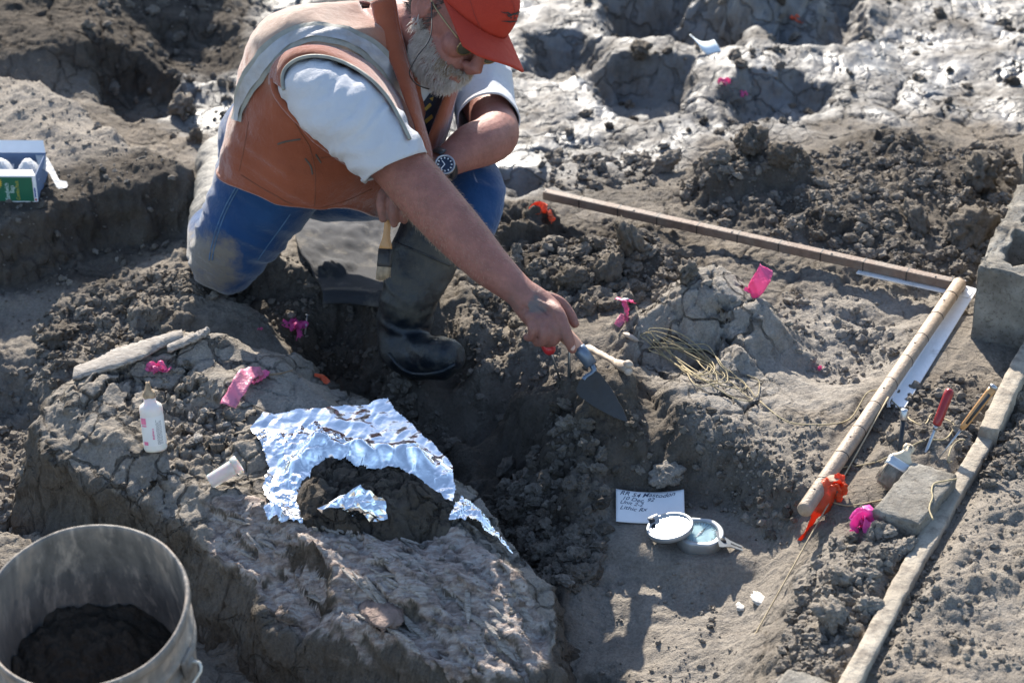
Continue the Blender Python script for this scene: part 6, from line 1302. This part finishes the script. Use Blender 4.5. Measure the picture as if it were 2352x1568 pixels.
# vest: back and sides in one shell with an arm hole, plus the far front hanging open
n_v = 150; rings = torso(1.03, n_v, 1, 10, 110, ph0=R(-34), ph1=R(298), endpoint=True); V, F = loft(rings, False, False)
V = np.asarray(V); rw = np.repeat(np.arange(110), n_v) / 109.; ph = np.tile(np.linspace(R(-34), R(298), n_v), 110); V = V + tD * (np.clip(1 - rw * 2.2, 0, 1) ** 1.3 * (.020 * np.cos(ph) - .020 - .040 * np.maximum(0, np.sin(ph)) ** 2 + .006 * np.sin(5 * ph + 1)))[:, None]
def px_of(V):
    q = V - np.array([0, 0, CAM_H]); d = -(q @ CZ); return np.stack([1175.5 + FPX * (q @ CX) / d, 784 - FPX * (q @ CY) / d, d], 1)
nr = vnorm(V, F); sgn_ = 1 if np.mean(np.sum(nr * (V - np.mean(V, 0)), 1)) > 0 else -1; nr = nr * sgn_
loc = (V - P(780, 240, 4.26)) @ np.array([tD, aD, bD]).T
f1 = np.abs(noise3(np.stack([loc[:, 0] * 9 + 6 * loc[:, 1], loc[:, 1] * 13 - 7 * loc[:, 0], loc[:, 2] * 8], 1), 911)); f2 = noise3(V * 17, 912); f3 = np.abs(noise3(np.stack([loc[:, 0] * 30, loc[:, 1] * 12, loc[:, 2] * 12], 1), 913))
V = V + nr * (.013 * (.32 - f1) + .006 * f2 + .005 * (.3 - f3))[:, None]
pv = px_of(V); front = (nr @ CZ) > -.1
HOLE = np.array([(640, 172), (672, 142), (722, 130), (790, 146), (850, 180), (900, 236), (938, 310), (960, 360), (900, 385), (832, 388), (770, 338), (705, 285), (660, 238)])
inh = (sdf(np.hstack([HOLE, HOLE[:, :1] * 0]), pv[:, 0], pv[:, 1]) > 2) & front & (loc[:, 2] > .02)
Fv = [f for f in F if not all(inh[i] for i in f)]
vest = mk('vest', (V, Fv), VEST, man); attr(vest, 'sunlit_fade', sstep(.42, .66, rw + .05 * noise3(V * 9, 918)) * sstep(.3, -.2, np.sin(ph - 2.2) * 0 + (pv[:, 0] - 700) / 250 * .6 - .3)); vest.modifiers.new('t', 'SOLIDIFY').thickness = .004  # paler upper back: part faded cloth, part sunlight painted into the colour
vbvh = BVHTree.FromPolygons([tuple(v) for v in V], [tuple(f) for f in F])
# rolled edge of the arm hole, hem and front edge
def edge_roll(px, r, lift, mat=VEST, name='vest_binding', n=60, dd=None):
    c = cr([(u, v, 0) for u, v in px], n)[:, :2]; pts = np.array([on(vbvh, u, v, lift)[0] for u, v in c]); k = 4
    for ax in range(3): pts[:, ax] = np.convolve(np.pad(pts[:, ax], k, 'edge'), np.ones(2 * k + 1) / (2 * k + 1), 'valid')
    return mk(name, tube(pts, r, 10), mat, vest)
edge_roll([(832, 392), (770, 345), (705, 292), (660, 243), (640, 205), (638, 178)], .0085, .011)
sbv = BVHTree.FromPolygons([tuple(v) for v in sRV], [tuple(f) for f in sRF]); ctr = np.array([775., 262.])
arc = cr([(646, 214, 0), (637, 176, 0), (664, 142, 0), (722, 127, 0), (790, 142, 0), (850, 176, 0), (900, 230, 0), (932, 290, 0), (955, 345, 0)], 70)[:, :2]; cols = []
for q in arc:
    o_ = (q - ctr) / np.linalg.norm(q - ctr); a_ = on(vbvh, *(q + o_ * 26), .003)[0]; m_ = on(vbvh, *(q + o_ * 6), .012)[0]; i_ = on(sbv, *(q - o_ * 16), .006)[0]
    m_ = m_ + CY * .010; i_ = i_ + CY * .006; cols.append([a_, (a_ + m_) / 2 + CZ * .004, m_ + CZ * .006, (m_ + i_) / 2 + CZ * .008, i_])
cols = np.array(cols)
for j in range(5):
    for ax in range(3): cols[:, j, ax] = np.convolve(np.pad(cols[:, j, ax], 4, 'edge'), np.ones(9) / 9, 'valid')
so_ = mk('vest_shoulder', loft([cr(r_, 13) for r_ in cols], False, False), VEST, vest); so_.modifiers.new('t', 'SOLIDIFY').thickness = .003
mk('vest_binding', tube(cols[:, 4], .0036, 8), REFLE, vest)
hem = V[:n_v]
mk('vest_binding', tube(np.array(hem), .0055, 8), VEST, vest)
VSEAM = plain('dark_vest_stitching', (.19, .062, .032), .85)
def vseam(px, r=.0011, mat=None):
    p = np.array([on(vbvh, u, v, .0042)[0] for u, v in cr([(u, v, 0) for u, v in px], 60)[:, :2]]); mk('stitching', tube(p, r, 5), mat or VSEAM, vest)
vseam([(668, 262), (690, 300), (712, 340), (722, 400), (722, 470)]); vseam([(556, 400), (620, 440), (700, 476), (780, 462), (850, 432)]); vseam([(552, 392), (566, 330), (575, 280)])
vseam([(790, 330), (812, 370), (826, 410)]); vseam([(735, 360), (795, 352), (838, 346)])
for q in ([(700, 362), (712, 380), (716, 400)], [(724, 352), (735, 372)], [(800, 372), (812, 384)], [(640, 330), (665, 322), (690, 318)]): vseam(q, .0018, plain('grimy_smear', (.10, .08, .065), .9))
# far front flap
flp = [[(1046, 170, 4.20), (1075, 165, 4.24)], [(1036, 195, 4.195), (1056, 192, 4.23)], [(1020, 225, 4.19), (1047, 215, 4.225)], [(1005, 262, 4.185), (1036, 252, 4.215)], [(988, 305, 4.18), (1022, 296, 4.21)], [(973, 345, 4.18), (1006, 338, 4.21)], [(965, 372, 4.19), (990, 368, 4.22)]]
rows = [[P(*a) * (1 - t) + P(*b) * t + CZ * .012 * math.sin(math.pi * t) for t in np.linspace(0, 1, 9)] for a, b in flp]; g = np.array(rows); gi = np.array([cr(g[:, j], 30) for j in range(9)]).transpose(1, 0, 2)
nfp = [[(852, 6, 4.13), (903, -6, 4.13)], [(868, 70, 4.115), (914, 60, 4.12)], [(892, 130, 4.10), (928, 120, 4.11)], [(912, 180, 4.085), (943, 176, 4.10)], [(930, 235, 4.07), (957, 230, 4.095)], [(950, 290, 4.06), (971, 288, 4.09)], [(962, 345, 4.06), (987, 345, 4.085)], [(965, 375, 4.07), (990, 380, 4.09)]]
rows = [[P(*a) * (1 - t) + P(*b) * t + CZ * .008 * math.sin(math.pi * t) for t in np.linspace(0, 1, 9)] for a, b in nfp]; g = np.array(rows); gn = np.array([cr(g[:, j], 40) for j in range(9)]).transpose(1, 0, 2)
fn_ = mk('vest_front', loft(list(gn), False, False), VEST, vest); fn_.modifiers.new('t', 'SOLIDIFY').thickness = .004
mk('vest_binding', tube(gn[:, 8] + CZ * .001, .0042, 8), VEST, vest)
fl_ = mk('vest_front', loft(list(gi), False, False), VEST, vest); fl_.modifiers.new('t', 'SOLIDIFY').thickness = .004
def band(px, w, mat, name, lift, n=70):
    c = cr([(u, v, 0) for u, v in px], n)[:, :2]; pn = [on(vbvh, u, v, 0) for u, v in c]; pts = np.array([a for a, b in pn]); nn2 = np.array([b for a, b in pn]); k = 3
    for ax in range(3):
        pts[:, ax] = np.convolve(np.pad(pts[:, ax], k, 'edge'), np.ones(2 * k + 1) / (2 * k + 1), 'valid'); nn2[:, ax] = np.convolve(np.pad(nn2[:, ax], k, 'edge'), np.ones(2 * k + 1) / (2 * k + 1), 'valid')
    T = np.gradient(pts, axis=0); rows = []
    for i in range(n):
        s_2 = unit(np.cross(unit(T[i]), unit(nn2[i]))); row = []
        for x in np.linspace(-.5, .5, 7):
            q = pts[i] + s_2 * x * w; h = vbvh.find_nearest(Vector(q)); nq = np.array(h[1]); nq = nq if np.dot(nq, nn2[i]) > 0 else -nq; row.append(np.array(h[0]) + nq * (lift + .0018 * math.sin(i * .9 + x * 7) * .5))
        rows.append(np.array(row))
    return mk(name, loft(rows, False, False), mat, vest)
SB = [(545, 285), (560, 225), (590, 170), (640, 112), (700, 82), (770, 84), (840, 112), (888, 160), (915, 215), (935, 275)]
band(SB, .046, REFLE, 'reflective_stripe', .0085); band(SB, .024, REFL, 'reflective_stripe', .0102)

# jeans
JT = [(690, 325, 4.37, .118), (655, 350, 4.36, .124), (606, 440, 4.37, .106), (566, 515, 4.395, .091), (534, 566, 4.42, .081), (520, 592, 4.435, .072)]
jr = limb(JT, 40, 60); jl = limb([(760, 390, 4.50, .110), (930, 410, 4.44, .088), (1040, 415, 4.36, .074), (1078, 428, 4.32, .066), (1087, 455, 4.29, .062), (1072, 505, 4.275, .059), (1050, 555, 4.27, .055)], 40, 60)
hipb = ellipsoid(P(640, 330, 4.42), CX * .125, CY * .12, CZ * .15, 26); calf = limb([(518, 590, 4.45, .066), (500, 570, 4.50, .064), (498, 530, 4.58, .060)], 26, 26)
Vj, Fj = fuse(join(jr, jl, hipb, calf), .005, 6); nr = vnorm(Vj, Fj); th = unit(P(520, 620, 4.43) - P(655, 345, 4.36)); lo_ = Vj @ th
w1 = np.abs(noise3(np.stack([lo_ * 22, Vj @ CX * 9, Vj @ CY * 9], 1), 921)); w2 = np.abs(noise3(np.stack([lo_ * 50, Vj @ CX * 18, Vj @ CY * 18], 1), 922)); pj = px_of(Vj)
kn = sstep(.20, .02, np.linalg.norm(Vj - P(512, 575, 4.42), axis=1)); Vj = Vj + nr * ((.008 + .014 * kn) * (.32 - w1) + (.003 + .007 * kn) * (.3 - w2))[:, None]
jeans = mk('jeans', (Vj, Fj), JEANS, man)
attr(jeans, 'mud', np.clip(sstep(430, 590, pj[:, 1]) * sstep(660, 470, pj[:, 0]) * .95 + .25 * sstep(1040, 1140, pj[:, 0]), 0, 1))
jb = BVHTree.FromPolygons([tuple(v) for v in Vj], [tuple(f) for f in Fj])
def seam(name, px, bvh, r, lift, mat, parent, n=50):
    p = np.array([on(bvh, u, v, lift)[0] for u, v in cr([(u, v, 0) for u, v in px], n)[:, :2]])
    for ax in range(3): p[:, ax] = np.convolve(np.pad(p[:, ax], 2, 'edge'), np.ones(5) / 5, 'valid')
    return mk(name, tube(p, r, 6), mat, parent)
SEAM = plain('pale_denim_seam', (.07, .14, .24), .85, var=.3, scale=80)
for dx in (0, 7): seam('side_seam', [(548 + dx, 420), (520 + dx, 470), (499 + dx, 520), (485 + dx, 570), (480 + dx, 600)], jb, .0013, .0004, SEAM, jeans)
seam('side_seam', [(668, 490), (640, 530), (614, 565), (590, 600)], jb, .0012, .0003, SEAM, jeans)
mk('waist', ellipsoid(P(600, 322, 4.37), CX * .074, CY * .080, CZ * .09, 26), NAVY, man)
# left boot, standing
BT = [(1012, 488, 4.25, .071, 1), (990, 545, 4.245, .0695, 1), (966, 605, 4.24, .0660, 1), (945, 660, 4.225, .0585, 1), (932, 708, 4.25, .0525, 1), (928, 748, 4.268, .0500, 1)]
c = cr([list(P(u, v, d)) + [r] for u, v, d, r, _ in BT], 40); shaft = tube(c[:, :3], c[:, 3], 40, True)
foot = limb([(928, 735, 4.27, .049), (926, 772, 4.275, .050), (938, 803, 4.262, .051), (962, 818, 4.235, .048), (992, 824, 4.205, .0445), (1016, 822, 4.185, .0425), (1028, 820, 4.178, .036)], 30, 40, .95)
heel = ellipsoid(P(912, 800, 4.282), CX * .036, CY * .034, CZ * .045, 18)
Vt, Ft = fuse(join(shaft, foot, heel), .0042, 9); nr = vnorm(Vt, Ft); pt = px_of(Vt); ank = sstep(120, 30, np.abs(pt[:, 1] - 725)); w1 = np.abs(noise3(np.stack([Vt[:, 2] * 34 + Vt[:, 0] * 14, Vt[:, 0] * 8, Vt[:, 1] * 8], 1), 931)); Vt = Vt + nr * (ank * .013 * (.33 - w1) + .0035 * fbm3(Vt * 18, 3, 932))[:, None]
boot = mk('rubber_boot', (Vt, Ft), RUBBER, man, label='muddy black rubber boot planted in the trench'); attr(boot, 'mud', np.clip(.18 + .5 * np.sin(pt[:, 1] * .02 + 1) * .4 + .45 * sstep(980, 1040, pt[:, 0]) * sstep(700, 560, pt[:, 1]), 0, 1))
bvb = BVHTree.FromPolygons([tuple(v) for v in Vt], [tuple(f) for f in Ft])
sm = np.array([on(bvb, u, v, .0005)[0] for u, v in cr([(906, 556, 0), (935, 568, 0), (975, 584, 0), (1010, 600, 0), (1034, 610, 0)], 30)[:, :2]]); mk('boot_seam', tube(sm, .0022, 8), RUBBER, boot)
sole = [on(bvb, u, v, .001)[0] for u, v in cr([(893, 812, 0), (915, 838, 0), (945, 856, 0), (985, 858, 0), (1020, 850, 0), (1044, 836, 0)], 40)[:, :2]]; mk('boot_sole', tube(np.array(sole), .0045, 8), RUBBER, boot)
# right boot, lying back behind the knee
c = cr([list(P(*q)) + [r] for *q, r in [(500, 560, 4.55, .060), (500, 500, 4.64, .057), (501, 440, 4.74, .052), (505, 392, 4.83, .046), (508, 366, 4.88, .043)]], 36); shaft = tube(c[:, :3], c[:, 3], 34, True); ft_ = limb([(490, 385, 4.86, .046), (500, 352, 4.92, .045), (520, 345, 4.95, .042), (545, 350, 4.96, .036)], 24, 20)
V, F = fuse(join(shaft, ft_), .005, 6); nr = vnorm(V, F); V = V + nr * (.010 * (.33 - np.abs(noise3(V * 14, 941))) + .003 * fbm3(V * 22, 3, 942))[:, None]; mk('rubber_boot', (V, F), DUSTY, man, label='pale dusty rubber boot stretched out behind the kneeling leg')
# wrist watch
wc, wd_ = P(1021, 379, 4.092), unit(cv(.12, .22, .97)); wx_ = unit(np.cross(CY, wd_)); wy_ = np.cross(wd_, wx_); armd = unit(P(1040, 366, 4.20) - P(1000, 390, 4.175))
mk_w = mk('wrist_watch', lathe([(.001, -.011), (.0185, -.011), (.0195, -.008), (.0195, -.001), (.0200, 0), (.0200, .0025), (.0188, .0040), (.0165, .0042), (.0160, .0028), (.001, .0028)], wc, wd_, 44), STEEL, man)
mk('watch_dial', disc(np.array([wc + wd_ * .0030 + (wx_ * math.cos(a) + wy_ * math.sin(a)) * .0160 for a in np.linspace(0, 2 * np.pi, 32, endpoint=False)])), plain('dark_blue_watch_dial', (.012, .022, .05), .25), mk_w)
for k in range(12): a = k * math.pi / 6; mk('watch_mark', box(wc + wd_ * .0034 + (wx_ * math.cos(a) + wy_ * math.sin(a)) * .0128, wx_ * math.cos(a) + wy_ * math.sin(a), wy_ * math.cos(a) - wx_ * math.sin(a), wd_, .0016, .0010, .0003), WHITEMETAL, mk_w, smooth=False)
for a, l_ in ((2.2, .009), (4.0, .012)): d_ = wx_ * math.cos(a) + wy_ * math.sin(a); mk('watch_hand', box(wc + wd_ * .0036 + d_ * l_ / 2, d_, np.cross(wd_, d_), wd_, l_ / 2, .0008, .0003), WHITEMETAL, mk_w, smooth=False)
wrc = P(1014, 381, 4.140); pd = unit(CZ - armd * np.dot(CZ, armd)); pe = np.cross(armd, pd)
st_r = [np.array([wrc + armd * x + (pd * math.cos(a) + pe * math.sin(a)) * (.0320 + t) for x, t in ((-.009, 0), (-.009, .003), (.009, .003), (.009, 0))]) for a in np.linspace(.5, 2 * np.pi - .5, 40)]; mk('watch_strap', loft(st_r), BLACKPL, mk_w)

# things in his hands
def hold(name, label, cat, loc): return root(name, loc, label, cat)
tb = S(1350, 872, .004); tr = hold('trowel', 'pointing trowel held in the outstretched hand with its dark blade in the clay', 'trowel', tb)
h0, h1, h2 = P(1258, 728, 3.943), P(1334, 806, 3.938), P(1358, 838, 3.937)
mk('handle', tube(cr([h0, (h0 + h1) / 2, h1], 12), np.interp(np.linspace(0, 1, 12), [0, .3, .7, 1], [.0125, .0150, .0140, .0115]), 16, rounded=True), plain('reddish_trowel_wood', (.46, .25, .17), .5, var=.15, scale=40), tr)
BLUEST = plain('blue_grey_ferrule', (.13, .17, .23), .4, metal=.5, var=.2, dirt=.2); mk('ferrule', tube([h1 - (h2 - h1) * .25, h1, h2], [.0122, .0125, .0118], 16), BLUEST, tr)
nk = [h2, P(1364, 850, 3.937), P(1358, 858, 3.938), P(1347, 864, 3.940), P(1340, 872, 3.940)]; mk('neck', tube(cr(nk, 18), .0052, 10), BLUEST, tr)
b0 = P(1338, 868, 3.940); b1 = S(1438, 966) + CZ * .035; bt = unit(b1 - b0); bs = unit(np.cross(bt, CZ - CY * .12)); bL = np.linalg.norm(b1 - b0); bnm = np.cross(bs, bt); outl = [(0, .010), (.06, .026), (.16, .0295), (.45, .024), (.8, .012), (.97, .003), (1.0, .0005)]
bl_pts = [b0 + bt * bL * t + bs * w * .95 for t, w in outl] + [b0 + bt * bL * t - bs * w * .95 for t, w in outl[::-1]]; bld = mk('blade', prism(bl_pts, bnm * .0016), DARKSTEEL, tr, smooth=False)
rs_ = S(1290, 876); rt2 = P(1250, 766, 3.985); rd = hold('screwdriver', 'thin screwdriver with bright red handle behind the curled fingers of the trowel hand', 'screwdriver', rs_)
tp = P(1261, 800, 3.970); mk('handle', tube([rt2, (rt2 + tp) / 2, tp + (tp - rt2) * .02], [.012, .0150, .0120], 14, rounded=True), REDRUB, rd); mk('shaft', tube([tp, rs_ - [0, 0, .008]], [.0022, .0020], 10), STEEL, rd)
ps = S(1306, 872); pt_ = at_d(1308, 796, ps) + CZ * .01; pn_ = hold('metal_pin', 'plain grey metal pin standing in the clay between trowel and red screwdriver', 'pin', ps); mk('pin_shaft', tube([ps - [0, 0, .008], pt_ - (pt_ - ps) * .06, pt_], [.0030, .0034, .0034], 10), STEEL, pn_); mk('pin_head', tube([pt_ - (pt_ - ps) * .03, pt_ + (pt_ - ps) * .01], [.0048, .0048], 12), STEEL, pn_)
hb = P(884, 560, 4.112)
def held_brush():
    tip, top, = P(879, 646, 4.115), P(896, 440, 4.118); T = unit(top - tip); L_ = np.linalg.norm(top - tip); s = unit(np.cross(T, CZ) * .75 + CZ * .55); s = unit(s - T * np.dot(s, T)); n = np.cross(s, T); o = hold('paint_brush', 'narrow paint brush with orange wooden handle hanging from the left hand', 'paint brush', tip); o['group'] = 'paint brushes'; wd, th = .029, .011
    rec = lambda t, w, h: np.array([tip + T * L_ * t + s * x * w / 2 + n * y * h / 2 for x, y in ((-1, -.7), (-.8, -1), (.8, -1), (1, -.7), (1, .7), (.8, 1), (-.8, 1), (-1, .7))])
    rr = np.random.default_rng(4); br = [tube([tip + T * L_ * .17 + s * x * wd * .47 + n * y * th * .45, tip + T * (L_ * (rr.uniform(0, .03) + .05 * max(0, x))) + s * (x * wd * .47 + rr.normal(0, .001)) + n * y * th * .5], [.0007, .0003], 4) for x, y in rr.uniform(-1, 1, (260, 2))]
    mk('bristles', join(loft([rec(.05, wd * .85, th * .7), rec(.18, wd * .93, th * .9)]), *br), BRBLOND, o); mk('ferrule', loft([rec(.16, wd, th), rec(.20, wd * 1.03, th * 1.05), rec(.22, wd, th), rec(.36, wd, th)]), DARKSTEEL, o)
    mk('handle', loft([rec(t, w, h) for t, w, h in ((.355, wd * .93, th * .9), (.40, wd * .85, th * .9), (.46, wd * .55, th * .85), (.52, wd * .42, th * .8), (.66, wd * .36, th * .8), (.85, wd * .42, th * .7), (1.0, wd * .3, th * .5))]), ORWOOD, o)
held_brush()
